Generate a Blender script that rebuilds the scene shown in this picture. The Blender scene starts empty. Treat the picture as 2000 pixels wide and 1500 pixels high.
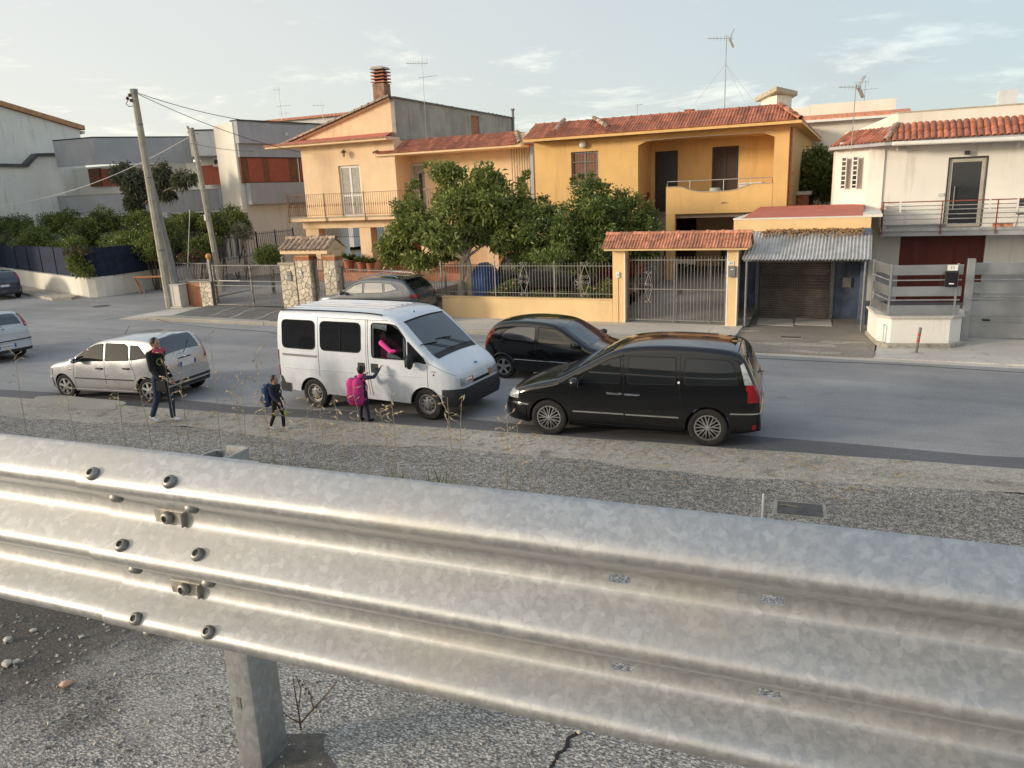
import bpy, bmesh, math, random
import numpy as np
from mathutils import Vector, Matrix, noise
from mathutils.geometry import tessellate_polygon
random.seed(7)
R = math.radians
scene = bpy.context.scene
col = scene.collection

# ------------------------------------------------------------------ camera
# World frame: X (u) runs along the street to the right, Y (v) away towards the houses, Z up, street at z = 0.
CAM_H, F_PX = 4.332, 1475.37
PITCH, ROLL, YAW = R(14.166), R(-2.381), R(24.7)
_fw = Vector((-math.sin(YAW)*math.cos(PITCH), math.cos(YAW)*math.cos(PITCH), -math.sin(PITCH)))
_rt0 = Vector((math.cos(YAW), math.sin(YAW), 0)); _up0 = _rt0.cross(_fw)
_rt = _rt0*math.cos(ROLL) + _up0*math.sin(ROLL); _up = -_rt0*math.sin(ROLL) + _up0*math.cos(ROLL)
cam_d = bpy.data.cameras.new('camera'); cam = bpy.data.objects.new('camera', cam_d); col.objects.link(cam)
cam_d.sensor_width = 36; cam_d.lens = 36*F_PX/2000; cam_d.clip_start = .05; cam_d.clip_end = 3000
cam.matrix_world = Matrix(((_rt.x, _up.x, -_fw.x, 0), (_rt.y, _up.y, -_fw.y, 0), (_rt.z, _up.z, -_fw.z, CAM_H), (0, 0, 0, 1)))
scene.camera = cam

# ------------------------------------------------------------------ world and sun
SUN_EL, SUN_AZ = R(11.5), R(233)          # low, hazy, behind the camera on the left
world = bpy.data.worlds.new('World'); scene.world = world; world.use_nodes = True
wt = world.node_tree; wt.nodes.clear()
def wn(t, **k):
    n = wt.nodes.new(t)
    for a, b in k.items(): setattr(n, a, b)
    return n
w_out = wn('ShaderNodeOutputWorld'); w_bg = wn('ShaderNodeBackground'); w_bg.inputs[1].default_value = .15
sky = wn('ShaderNodeTexSky', sky_type='NISHITA'); sky.sun_disc = False
sky.sun_elevation = SUN_EL; sky.sun_rotation = SUN_AZ; sky.air_density = 1.0; sky.dust_density = 1.2; sky.ozone_density = 1.2; sky.altitude = 0
tc = wn('ShaderNodeTexCoord'); sep = wn('ShaderNodeSeparateXYZ'); wt.links.new(tc.outputs['Generated'], sep.inputs[0])
def wmath(op, a, b=None):
    n = wn('ShaderNodeMath', operation=op)
    for i, s in enumerate((a, b)):
        if s is None: continue
        if isinstance(s, (int, float)): n.inputs[i].default_value = s
        else: wt.links.new(s, n.inputs[i])
    return n.outputs[0]
zc = wmath('ADD', wmath('MAXIMUM', sep.outputs[2], 0.0), .14)
comb = wn('ShaderNodeCombineXYZ')
wt.links.new(wmath('DIVIDE', sep.outputs[0], zc), comb.inputs[0]); wt.links.new(wmath('DIVIDE', sep.outputs[1], zc), comb.inputs[1])
def wnoise(scale, detail, rough, off, dist=0.0):
    mp = wn('ShaderNodeMapping'); mp.inputs['Location'].default_value = off; wt.links.new(comb.outputs[0], mp.inputs[0])
    n = wn('ShaderNodeTexNoise'); n.inputs['Scale'].default_value = scale; n.inputs['Detail'].default_value = detail
    n.inputs['Roughness'].default_value = rough; n.inputs['Distortion'].default_value = dist; wt.links.new(mp.outputs[0], n.inputs['Vector'])
    return n.outputs[0]
def wramp(fac, a, b, y0=0.0, y1=1.0):
    n = wn('ShaderNodeMapRange', interpolation_type='SMOOTHSTEP'); wt.links.new(fac, n.inputs[0])
    n.inputs[1].default_value = a; n.inputs[2].default_value = b; n.inputs[3].default_value = y0; n.inputs[4].default_value = y1
    return n.outputs[0]
veil = wramp(wnoise(.55, 4, .58, (3.1, 1.7, 0), .4), .42, .66, .05, .90)          # thin high cloud veil
puff = wramp(wnoise(1.0, 6, .64, (-1.35, 2.1, 0), .3), .52, .66, 0, 1.0)           # brighter puffs
mask = wmath('MULTIPLY', wmath('MAXIMUM', veil, puff), wramp(sep.outputs[2], .3, .85, 1.0, .75))
hz = wramp(sep.outputs[2], .10, .80, .80, 0.60)                                     # milky air near the horizon
mask = wmath('MAXIMUM', mask, hz)
# cloud and haze colour brightens towards the sun side of the sky
dotn = wn('ShaderNodeVectorMath', operation='DOT_PRODUCT'); wt.links.new(tc.outputs['Generated'], dotn.inputs[0])
dotn.inputs[1].default_value = (math.sin(SUN_AZ)*math.cos(SUN_EL), math.cos(SUN_AZ)*math.cos(SUN_EL), math.sin(SUN_EL))
sunside = wramp(dotn.outputs['Value'], -1.0, .45, 0, 1); glow = wramp(dotn.outputs['Value'], .40, 1.0, 0, 1)
ccol = wn('ShaderNodeMixRGB'); ccol.inputs[1].default_value = (2.12, 2.50, 2.68, 1); ccol.inputs[2].default_value = (3.62, 3.52, 3.28, 1); wt.links.new(sunside, ccol.inputs[0])
czen = wn('ShaderNodeMixRGB'); czen.inputs[2].default_value = (2.5, 2.95, 3.45, 1); wt.links.new(wramp(sep.outputs[2], .22, .75, 0, 1), czen.inputs[0]); wt.links.new(ccol.outputs[0], czen.inputs[1]); ccol = czen
cglow = wn('ShaderNodeMixRGB'); cglow.inputs[2].default_value = (8.2, 7.0, 5.4, 1); wt.links.new(glow, cglow.inputs[0]); wt.links.new(ccol.outputs[0], cglow.inputs[1]); ccol = cglow
puffc = wn('ShaderNodeMixRGB'); puffc.blend_type = 'MULTIPLY'; puffc.inputs[0].default_value = 1; wt.links.new(ccol.outputs[0], puffc.inputs[1])
pg = wn('ShaderNodeMixRGB'); wt.links.new(puff, pg.inputs[0]); pg.inputs[1].default_value = (1, 1, 1, 1); pg.inputs[2].default_value = (1.55, 1.48, 1.36, 1); wt.links.new(pg.outputs[0], puffc.inputs[2])
wmix = wn('ShaderNodeMixRGB'); wt.links.new(mask, wmix.inputs[0]); wt.links.new(sky.outputs[0], wmix.inputs[1]); wt.links.new(puffc.outputs[0], wmix.inputs[2])
wt.links.new(wmix.outputs[0], w_bg.inputs[0]); wt.links.new(w_bg.outputs[0], w_out.inputs[0])

sun_d = bpy.data.lights.new('sun', 'SUN'); sun_d.energy = 1.7; sun_d.angle = R(8); sun_d.color = (1, .87, .70)
sun = bpy.data.objects.new('sun', sun_d); col.objects.link(sun); sun.location = (-20, -20, 30)
_sd = Vector((math.sin(SUN_AZ)*math.cos(SUN_EL), math.cos(SUN_AZ)*math.cos(SUN_EL), math.sin(SUN_EL)))
sun.rotation_euler = (-_sd).to_track_quat('-Z', 'Y').to_euler()

vs = scene.view_settings; vs.view_transform = 'Standard'; vs.look = 'None'; vs.gamma = 1; vs.exposure = 0.72; vs.use_curve_mapping = False
scene.render.resolution_x, scene.render.resolution_y = 1024, 768

# ------------------------------------------------------------------ survey helpers: from the measured camera to points in the place
def _ray(x, y): return _fw + _rt*((x-1000)/F_PX) + _up*((750-y)/F_PX)
def pv(x, y, v): d = _ray(x, y); t = v/d.y; return Vector((d.x*t, v, CAM_H + d.z*t))            # on a plane at depth v
def pz(x, y, z=0.0): d = _ray(x, y); t = (z-CAM_H)/d.z; return Vector((d.x*t, d.y*t, z))        # on a level plane
def pu(x, y, u): d = _ray(x, y); t = u/d.x; return Vector((u, d.y*t, CAM_H + d.z*t))            # on a plane across the street
def lerp(a, b, t): return a + (b-a)*t

# ------------------------------------------------------------------ objects
ORG = {}
def thing(name, label, cat, loc=(0, 0, 0), group=None, rotz=None):
    o = bpy.data.objects.new(name, None); col.objects.link(o); o.empty_display_size = .2
    o.location = loc; o['label'] = label; o['category'] = cat
    if group: o['group'] = group
    if rotz is None: ORG[o.name] = Vector(loc)
    else: o.rotation_euler = (0, 0, rotz); ORG[o.name] = Vector((0, 0, 0))
    return o
def tag(o, label, cat, group=None, kind=None):
    o['label'] = label; o['category'] = cat
    if group: o['group'] = group
    if kind: o['kind'] = kind
    return o
def copy_tree(o, parent=None):
    c = o.copy(); col.objects.link(c); c.parent = parent; ORG[c.name] = ORG.get(o.name, Vector((0, 0, 0)))
    for ch in list(o.children): copy_tree(ch, c)
    return c
def link_mesh(name, me, parent=None, loc=(0, 0, 0), rot=None, scale=None):
    """one more object on shared mesh data, placed in the parent's frame"""
    o = bpy.data.objects.new(name, me); col.objects.link(o)
    if parent is not None:
        o.parent = parent; og = ORG.get(parent.name, Vector((0, 0, 0)))
        o.location = Vector(loc) - og
    else: o.location = loc
    ORG[o.name] = ORG.get(parent.name, Vector((0, 0, 0))) if parent is not None else Vector((0, 0, 0))
    if rot is not None: o.rotation_euler = rot
    if scale is not None: o.scale = scale
    return o

class MB:
    def __init__(s): s.v = []; s.f = []; s.m = []
    def add(s, vs_, fs, m=0):
        n = len(s.v); s.v += [tuple(p) for p in vs_]; s.f += [tuple(i+n for i in f) for f in fs]; s.m += [m]*len(fs); return s
    def box(s, a, b, m=0):
        x0, y0, z0 = a; x1, y1, z1 = b
        x0, x1 = min(x0, x1), max(x0, x1); y0, y1 = min(y0, y1), max(y0, y1); z0, z1 = min(z0, z1), max(z0, z1)
        return s.add([(x0,y0,z0),(x1,y0,z0),(x1,y1,z0),(x0,y1,z0),(x0,y0,z1),(x1,y0,z1),(x1,y1,z1),(x0,y1,z1)],
                     [(0,3,2,1),(4,5,6,7),(0,1,5,4),(1,2,6,5),(2,3,7,6),(3,0,4,7)], m)
    def obox(s, c, h, mat3, m=0):
        c = Vector(c); P = []
        for dz in (-1, 1):
            for dx, dy in ((-1,-1),(1,-1),(1,1),(-1,1)): P.append(c + mat3 @ Vector((dx*h[0], dy*h[1], dz*h[2])))
        return s.add(P, [(0,3,2,1),(4,5,6,7),(0,1,5,4),(1,2,6,5),(2,3,7,6),(3,0,4,7)], m)
    def beam(s, p, q, w, t, m=0, up=(0, 0, 1)):
        p, q = Vector(p), Vector(q); d = (q-p); L = d.length; x = d.normalized(); u = Vector(up)
        if abs(x.dot(u)) > .98: u = Vector((0, 1, 0))
        y = u.cross(x).normalized(); z = x.cross(y)
        return s.obox((p+q)/2, (L/2, w/2, t/2), Matrix((x, y, z)).transposed(), m)
    def extr(s, poly, vec, m=0):
        """closed solid: flat polygon swept along vec"""
        n = len(poly); P = [Vector(p) for p in poly]; vec = Vector(vec)
        nn = Vector((0, 0, 0))
        for i in range(n): nn += P[i].cross(P[(i+1) % n])
        tr = tessellate_polygon([P]); b = len(s.v)
        if nn.dot(vec) > 0: P = P[::-1]; tr = tessellate_polygon([P])
        def fix(t, inv):
            a, b_, c = t
            k = (P[b_]-P[a]).cross(P[c]-P[a])
            up = k.dot(vec) < 0
            return (a, b_, c) if up != inv else (a, c, b_)
        s.add(P + [p+vec for p in P], [fix(t, False) for t in tr] + [tuple(i+n for i in fix(t, True)) for t in tr] + [(i, i+n, (i+1) % n+n, (i+1) % n) for i in range(n)], m)
        return s
    def prism(s, poly, z0, z1, m=0): return s.extr([(p[0], p[1], z0) for p in poly], (0, 0, z1-z0), m)
    def tube(s, pts, r, n=8, m=0, caps=True):
        pts = [Vector(p) for p in pts]; k = len(pts); rs = r if isinstance(r, (list, tuple)) else [r]*k
        prev = None; rings = []
        for i in range(k):
            d = (pts[min(i+1, k-1)] - pts[max(i-1, 0)]).normalized()
            if prev is None:
                a = Vector((0, 0, 1)) if abs(d.z) < .9 else Vector((1, 0, 0)); a = (a - d*a.dot(d)).normalized()
            else: a = (prev - d*prev.dot(d)).normalized()
            prev = a; b = d.cross(a)
            rings.append([pts[i] + (a*math.cos(2*math.pi*j/n) + b*math.sin(2*math.pi*j/n))*rs[i] for j in range(n)])
        vs_ = [p for q in rings for p in q]; fs = []
        for i in range(k-1):
            for j in range(n): fs.append((i*n+j, i*n+(j+1) % n, (i+1)*n+(j+1) % n, (i+1)*n+j))
        if caps: fs += [tuple(range(n))[::-1], tuple((k-1)*n+j for j in range(n))]
        return s.add(vs_, fs, m)
    def cyl(s, p, q, r, n=12, m=0, r2=None): return s.tube([p, q], [r, r if r2 is None else r2], n, m)
    def lathe(s, prof, c=(0, 0, 0), n=16, axis='z', m=0, a0=0.0, a1=2*math.pi):
        full = abs(a1-a0-2*math.pi) < 1e-4; k = n if full else n+1; P = []; c = Vector(c)
        for (r_, h_) in prof:
            for j in range(k):
                a = a0 + (a1-a0)*j/n; x, y = r_*math.cos(a), r_*math.sin(a)
                P.append(c + (Vector((x, y, h_)) if axis == 'z' else Vector((x, h_, y)) if axis == 'y' else Vector((h_, x, y))))
        fs = []
        for i in range(len(prof)-1):
            for j in range(n if full else n):
                j2 = (j+1) % k
                q = (i*k+j, i*k+j2, (i+1)*k+j2, (i+1)*k+j); fs.append(q if axis != 'y' else q[::-1])
        return s.add(P, fs, m)
    def ball(s, c, r, n=10, k=6, m=0):
        rr = r if isinstance(r, (tuple, list)) else (r, r, r); c = Vector(c); P = [c+Vector((0, 0, -rr[2]))]
        for i in range(1, k):
            t = math.pi*i/k
            for j in range(n): a = 2*math.pi*j/n; P.append(c+Vector((rr[0]*math.sin(t)*math.cos(a), rr[1]*math.sin(t)*math.sin(a), -rr[2]*math.cos(t))))
        P.append(c+Vector((0, 0, rr[2]))); L = len(P)-1; fs = []
        for j in range(n): fs.append((0, 1+(j+1) % n, 1+j)); fs.append((L, L-n+j, L-n+(j+1) % n))
        for i in range(k-2):
            for j in range(n): a = 1+i*n; fs.append((a+j, a+(j+1) % n, a+n+(j+1) % n, a+n+j))
        return s.add(P, fs, m)
    def grid(s, rows, m=0, flip=False):
        k = len(rows[0]); fs = []
        for i in range(len(rows)-1):
            for j in range(k-1):
                q = (i*k+j, i*k+j+1, (i+1)*k+j+1, (i+1)*k+j); fs.append(q[::-1] if flip else q)
        return s.add([p for r_ in rows for p in r_], fs, m)
    def wall(s, u0, u1, z0, z1, v, t, holes=(), m=0, axis='v'):
        """upright wall with real openings; front face at v, thickness t going to +v (axis 'v') or front at u=v going to +u (axis 'u')"""
        us = sorted(set([u0, u1] + [min(max(a, u0), u1) for h in holes for a in h[:2]])); zs = sorted(set([z0, z1] + [min(max(a, z0), z1) for h in holes for a in h[2:4]]))
        def P(u, z, d): return (u, v+d, z) if axis == 'v' else (v+d, u, z)
        def hole(i, j):
            cu, cz = (us[i]+us[i+1])/2, (zs[j]+zs[j+1])/2
            return any(h[0] < cu < h[1] and h[2] < cz < h[3] for h in holes)
        nu, nz = len(us)-1, len(zs)-1
        solid = [[not hole(i, j) for j in range(nz)] for i in range(nu)]
        S = lambda i, j: 0 <= i < nu and 0 <= j < nz and solid[i][j]
        fl = axis == 'u'
        def q(a, b, c, d):
            s.add([a, b, c, d], [(3, 2, 1, 0) if fl else (0, 1, 2, 3)], m)
        for i in range(nu):
            for j in range(nz):
                if not solid[i][j]: continue
                a, b, c, d = us[i], us[i+1], zs[j], zs[j+1]
                q(P(a,c,0), P(b,c,0), P(b,d,0), P(a,d,0)); q(P(b,c,t), P(a,c,t), P(a,d,t), P(b,d,t))
                if not S(i-1, j): q(P(a,c,t), P(a,c,0), P(a,d,0), P(a,d,t))
                if not S(i+1, j): q(P(b,c,0), P(b,c,t), P(b,d,t), P(b,d,0))
                if not S(i, j-1): q(P(a,c,t), P(b,c,t), P(b,c,0), P(a,c,0))
                if not S(i, j+1): q(P(a,d,0), P(b,d,0), P(b,d,t), P(a,d,t))
        return s
    def mesh(s, name, mats, smooth=False, org=Vector((0, 0, 0)), sharp=None):
        me = bpy.data.meshes.new(name); me.from_pydata([(p[0]-org[0], p[1]-org[1], p[2]-org[2]) for p in s.v], [], s.f)
        ms = mats if isinstance(mats, (list, tuple)) else [mats]
        for m in ms: me.materials.append(m)
        if len(ms) > 1: me.polygons.foreach_set('material_index', s.m)
        if smooth: me.polygons.foreach_set('use_smooth', [True]*len(me.polygons))
        if smooth and sharp: me.set_sharp_from_angle(angle=R(sharp))
        me.validate(); me.update(); return me
    def build(s, name, mats, parent=None, smooth=False, sharp=40, bevel=0):
        if parent is not None: og = ORG.get(parent.name, Vector((0, 0, 0)))
        else:
            a = np.array(s.v); og = Vector(((a[:, 0].min()+a[:, 0].max())/2, (a[:, 1].min()+a[:, 1].max())/2, a[:, 2].min()))
        me = s.mesh(name, mats, smooth, og, sharp if smooth else None)
        o = bpy.data.objects.new(name, me); col.objects.link(o)
        if parent is not None: o.parent = parent
        else: o.location = og
        ORG[o.name] = og
        if bevel:
            b = o.modifiers.new('edge', 'BEVEL'); b.width = bevel; b.segments = 1; b.limit_method = 'ANGLE'; b.angle_limit = R(50)
        return o
def struct(o): o['kind'] = 'structure'; return o
def baked(o):
    """apply an object's modifiers to its mesh"""
    dg = bpy.context.evaluated_depsgraph_get(); dg.update(); me = bpy.data.meshes.new_from_object(o.evaluated_get(dg)); o.modifiers.clear(); old = o.data; o.data = me; return o

# ------------------------------------------------------------------ materials
MAT = {}
def nd(t, ty, **k):
    n = t.nodes.new(ty)
    for a, b in k.items(): setattr(n, a, b)
    return n
def rgb(c): return (c[0], c[1], c[2], 1)
def mixc(t, fac, a, b, mode='MIX'):
    n = t.nodes.new('ShaderNodeMixRGB'); n.blend_type = mode
    for i, s in enumerate((fac, a, b)):
        if isinstance(s, (int, float)): n.inputs[i].default_value = s
        elif isinstance(s, tuple): n.inputs[i].default_value = rgb(s)
        else: t.links.new(s, n.inputs[i])
    return n.outputs[0]
def coords(t, scale=(1, 1, 1), space='world'):
    mp = t.nodes.new('ShaderNodeMapping'); mp.inputs['Scale'].default_value = scale
    if space == 'world': t.links.new(t.nodes.new('ShaderNodeNewGeometry').outputs['Position'], mp.inputs[0])
    else: t.links.new(t.nodes.new('ShaderNodeTexCoord').outputs['Object'], mp.inputs[0])
    return mp.outputs[0]
def tnoise(t, vec, scale, detail=4, rough=.6, dist=0.0):
    n = t.nodes.new('ShaderNodeTexNoise'); n.inputs['Scale'].default_value = scale; n.inputs['Detail'].default_value = detail
    n.inputs['Roughness'].default_value = rough; n.inputs['Distortion'].default_value = dist; t.links.new(vec, n.inputs['Vector']); return n.outputs[0]
def ramp(t, fac, a, b, y0=0.0, y1=1.0):
    n = t.nodes.new('ShaderNodeMapRange'); n.interpolation_type = 'SMOOTHSTEP'; t.links.new(fac, n.inputs[0])
    for i, x in enumerate((a, b, y0, y1)): n.inputs[i+1].default_value = x
    return n.outputs[0]
def newmat(name):
    m = bpy.data.materials.new(name); m.use_nodes = True; t = m.node_tree; b = t.nodes['Principled BSDF']; MAT[name] = m; return m, t, b
def pmat(name, c, rough=.8, metal=0.0, var=.12, vs=1.5, dirt=None, dirt_amt=.5, streak=False, bump=.15, bs=60, rnd=0.0, spec=.4, fine=.06, coat=0.0, space='world', c2=None, sheen=0):
    """painted / mineral / plastic surface: base colour with blotches, fine grain, optional dirt, per-piece tint and bump"""
    m, t, b = newmat(name); vec = coords(t, space=space)
    n1 = tnoise(t, vec, vs, 3, .62); n2 = tnoise(t, vec, bs, 2, .7)
    lo = tuple(x*(1-var) for x in c); hi = tuple(min(x*(1+var), 1) for x in c)
    cc = mixc(t, ramp(t, n1, .3, .7), lo, c2 if c2 else hi)
    if fine: cc = mixc(t, 1.0, cc, mixc(t, n2, (1-fine*2,)*3, (1+fine*2,)*3), 'MULTIPLY')
    if rnd:
        oi = nd(t, 'ShaderNodeObjectInfo'); cc = mixc(t, 1.0, cc, mixc(t, oi.outputs['Random'], (1-rnd,)*3, (1+rnd, 1+rnd*.9, 1+rnd*.8)), 'MULTIPLY')
    if dirt:
        v2 = coords(t, (1.7, 1.7, .22) if streak else (1, 1, 1), space); n3 = tnoise(t, v2, 1.6 if streak else vs*1.7, 5, .68)
        cc = mixc(t, ramp(t, n3, .50, .78, 0, dirt_amt), cc, dirt)
    t.links.new(cc, b.inputs['Base Color'])
    t.links.new(ramp(t, n1, .2, .8, max(rough-.08, .02), min(rough+.08, 1)), b.inputs['Roughness'])
    b.inputs['Metallic'].default_value = metal; b.inputs['Specular IOR Level'].default_value = spec
    if coat: b.inputs['Coat Weight'].default_value = coat; b.inputs['Coat Roughness'].default_value = .03
    if bump:
        bp = nd(t, 'ShaderNodeBump'); bp.inputs['Strength'].default_value = bump; bp.inputs['Distance'].default_value = .01
        t.links.new(n2, bp.inputs['Height']); t.links.new(bp.outputs[0], b.inputs['Normal'])
    return m
# ================================================================== ground, road, pavements, deck
def asphalt(name, c, agg=.35, scale=1.0, crack=True, patch=(.5, .5, .5), patch_amt=.25):
    m, t, b = newmat(name); vec = coords(t)
    big = tnoise(t, vec, .22, 3, .6); mid = tnoise(t, vec, 1.9, 4, .65); fine = tnoise(t, vec, 95*scale, 2, .75); fine2 = tnoise(t, vec, 26*scale, 2, .7)
    cc = mixc(t, ramp(t, big, .35, .68), tuple(x*.86 for x in c), tuple(x*1.14 for x in c))
    cc = mixc(t, ramp(t, mid, .55, .75, 0, patch_amt), cc, patch)
    cc = mixc(t, 1.0, cc, mixc(t, ramp(t, fine, .25, .75), (1-agg,)*3, (1+agg,)*3), 'MULTIPLY')
    cc = mixc(t, 1.0, cc, mixc(t, ramp(t, fine2, .3, .7), (1-agg*.35,)*3, (1+agg*.35,)*3), 'MULTIPLY')
    st = tnoise(t, coords(t, (.12, 1.4, 1)), 1.0, 4, .6); cc = mixc(t, 1.0, cc, mixc(t, ramp(t, st, .35, .65), (.93,)*3, (1.07,)*3), 'MULTIPLY')
    if crack:
        vo = nd(t, 'ShaderNodeTexVoronoi'); vo.feature = 'DISTANCE_TO_EDGE'; vo.inputs['Scale'].default_value = .33
        wv = nd(t, 'ShaderNodeMixRGB'); wv.inputs[0].default_value = .16; t.links.new(vec, wv.inputs[1])
        nz = nd(t, 'ShaderNodeTexNoise'); nz.inputs['Scale'].default_value = 1.4; nz.inputs['Detail'].default_value = 6; t.links.new(vec, nz.inputs['Vector']); t.links.new(nz.outputs['Color'], wv.inputs[2])
        t.links.new(wv.outputs[0], vo.inputs['Vector'])
        k = ramp(t, vo.outputs['Distance'], .004, .010, .30, 0); k2 = nd(t, 'ShaderNodeMath', operation='MULTIPLY'); t.links.new(k, k2.inputs[0]); t.links.new(ramp(t, big, .48, .6), k2.inputs[1])
        cc = mixc(t, k2.outputs[0], cc, tuple(x*.35 for x in c))
    t.links.new(cc, b.inputs['Base Color']); t.links.new(ramp(t, mid, .3, .7, .72, .92), b.inputs['Roughness']); b.inputs['Specular IOR Level'].default_value = .35
    bp = nd(t, 'ShaderNodeBump'); bp.inputs['Strength'].default_value = .5; bp.inputs['Distance'].default_value = .012; t.links.new(fine, bp.inputs['Height']); t.links.new(bp.outputs[0], b.inputs['Normal'])
    return m
ASPH = asphalt('road_asphalt', (.295, .288, .284), .36, crack=False, patch=(.205, .20, .195), patch_amt=.5)
ASPH_OLD = asphalt('old_gravelly_asphalt', (.265, .242, .208), 1.0, .5, patch=(.36, .33, .28), patch_amt=.55)
CONC = asphalt('pavement_concrete', (.54, .50, .44), .18, .6, patch=(.20, .18, .15), patch_amt=.5)
CONC_WORN = asphalt('worn_kerb_concrete', (.375, .34, .285), .45, .5, patch=(.12, .11, .095), patch_amt=.65)
GROUND = pmat('bare_ground', (.16, .13, .09), .95, var=.3, vs=.5, bs=8, bump=.3)

def deck_mat():
    m, t, b = newmat('broomed_deck_concrete'); vec = coords(t); br = coords(t, (.28, 1, 1))
    a = tnoise(t, br, 210, 4, .72); ag = tnoise(t, vec, 130, 2, .6); blot = tnoise(t, vec, 4.5, 6, .62); big = tnoise(t, vec, 1.1, 4, .6)
    vo = nd(t, 'ShaderNodeTexVoronoi'); vo.inputs['Scale'].default_value = 150; t.links.new(coords(t, (.6, 1, 1)), vo.inputs['Vector'])
    cc = mixc(t, ramp(t, a, .34, .66), (.14, .13, .117), (.84, .805, .74))
    cc = mixc(t, ramp(t, ag, .52, .68, 0, .75), cc, (.85, .81, .74))
    cc = mixc(t, ramp(t, vo.outputs['Distance'], .36, .62, 0, .6), cc, (.06, .053, .046))
    cc = mixc(t, ramp(t, blot, .50, .72, 0, .40), cc, (.20, .18, .15))
    cc = mixc(t, ramp(t, big, .45, .7, 0, .35), cc, (.52, .49, .45))
    # old oily dirt collected near the joint on the left
    sp = nd(t, 'ShaderNodeSeparateXYZ'); t.links.new(vec, sp.inputs[0])
    du = nd(t, 'ShaderNodeMath', operation='ADD'); t.links.new(sp.outputs[0], du.inputs[0]); t.links.new(ramp(t, blot, 0, 1, -.45, .45), du.inputs[1])
    k = nd(t, 'ShaderNodeMath', operation='MULTIPLY'); t.links.new(ramp(t, du.outputs[0], -2.5, -1.85, .82, 0), k.inputs[0]); t.links.new(ramp(t, sp.outputs[1], .95, 1.25), k.inputs[1])
    cc = mixc(t, k.outputs[0], cc, (.06, .050, .040))
    t.links.new(cc, b.inputs['Base Color']); b.inputs['Roughness'].default_value = .92; b.inputs['Specular IOR Level'].default_value = .25
    h = nd(t, 'ShaderNodeMath', operation='ADD'); t.links.new(a, h.inputs[0]); t.links.new(ag, h.inputs[1])
    bp = nd(t, 'ShaderNodeBump'); bp.inputs['Strength'].default_value = .9; bp.inputs['Distance'].default_value = .006; t.links.new(h.outputs[0], bp.inputs['Height']); t.links.new(bp.outputs[0], b.inputs['Normal'])
    return m
DECK = deck_mat()

def sheet(name, poly, z, mat, th=None, kind='structure'):
    o = MB().prism(poly, z-(th or .3), z).build(name, mat); o['kind'] = kind; return o
def near_v(u): return 12.43 + .081*u          # front edge of the near kerb
MB_ = MB()
g = MB().box((-300, -300, -.9), (300, 500, -.35)).build('ground', GROUND); struct(g)
struct(MB().prism([(-90, near_v(-90)-1), (70, near_v(70)-1), (70, 21.2), (-90, 21.2)], -.30, 0).build('road', ASPH))
struct(MB().prism([(-60, near_v(-60)-.2), (60, near_v(60)-.2), (60, near_v(60)+.95)] + [(60-2*i, near_v(60-2*i)+.85+.12*math.sin(i*1.7)+.06*math.sin(i*4.1)) for i in range(1, 60)] + [(-60, near_v(-60)+.9)], -.2, .004).build('road_patch', asphalt('patched_asphalt', (.135, .132, .135), .25, crack=False, patch=(.17, .165, .155), patch_amt=.4)))
struct(MB().prism([(-36.5, 21.2), (-27.2, 21.2), (-27.2, 24.4), (-28.6, 27), (-30.5, 60), (-39.2, 60), (-36.5, 31.5)], -.3, -.0).build('side_road', ASPH))
struct(MB().prism([(-90, 21.2), (-36.5, 21.2), (-36.5, 26.0), (-90, 34)], -.3, .0).build('road_verge', ASPH))
# near pavement below the deck, worn concrete kerb strip along its edge
nk = lambda u, d: (u, near_v(u)-d)
struct(MB().prism([nk(-90, 1.12), (-90, 2.2), (60, 2.2), nk(60, 1.12)], -.3, .10).build('near_pavement', ASPH_OLD))
kb = MB()
us = [-90 + i*.75 for i in range(201)]
rows = []
rnd = random.Random(3)
prof = [(1.25, .098), (1.2, .104), (.6, .112), (.3, .113), (.10, .110), (.03, .094), (0, .05), (-.01, -.05)]
for u in us:
    j = [rnd.uniform(-.5, .5) for _ in range(4)]
    rows.append([(u, near_v(u)-d + (.05*j[0] if d < .2 else (.22*j[1]+.12*math.sin(u*.9)) if d > .9 else 0), z + (.012*j[2] if 0 < d < .9 else 0)) for d, z in prof])
kb.grid(rows)
struct(kb.build('near_kerb', CONC_WORN, smooth=True, sharp=60))
def blob(cx, cy, rx, ry, n=26, seed=0, rough=.18):
    rr = random.Random(seed); ph = [rr.uniform(0, 6.28) for _ in range(4)]
    return [(cx + rx*math.cos(a)*(1+rough*(math.sin(2*a+ph[0])+.6*math.sin(3*a+ph[1])+.5*math.sin(5*a+ph[2]))), cy + ry*math.sin(a)*(1+rough*(math.sin(3*a+ph[3])+.5*math.sin(4*a+ph[1])))) for a in [2*math.pi*i/n for i in range(n)]]
CEM = asphalt('pale_cement', (.36, .335, .29), .2, .6, crack=False, patch=(.25, .23, .2), patch_amt=.4)
p = pz(150, 786, .11)
o = MB().prism(blob(p.x+.1, p.y, 1.5, .40, 30, 5, .12), .06, .126).build('cement_patch', CEM); struct(o)
for k, (x, y, rx, ry, s_) in enumerate([(760, 862, 1.0, .22, 2), (1250, 880, 1.3, .2, 3), (1700, 915, 1.4, .25, 4)]):
    p = pz(x, y, .11); struct(MB().prism(blob(p.x, p.y, rx, ry, 24, s_), .06, .1175).build('cement_patch', CONC_WORN))
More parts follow.
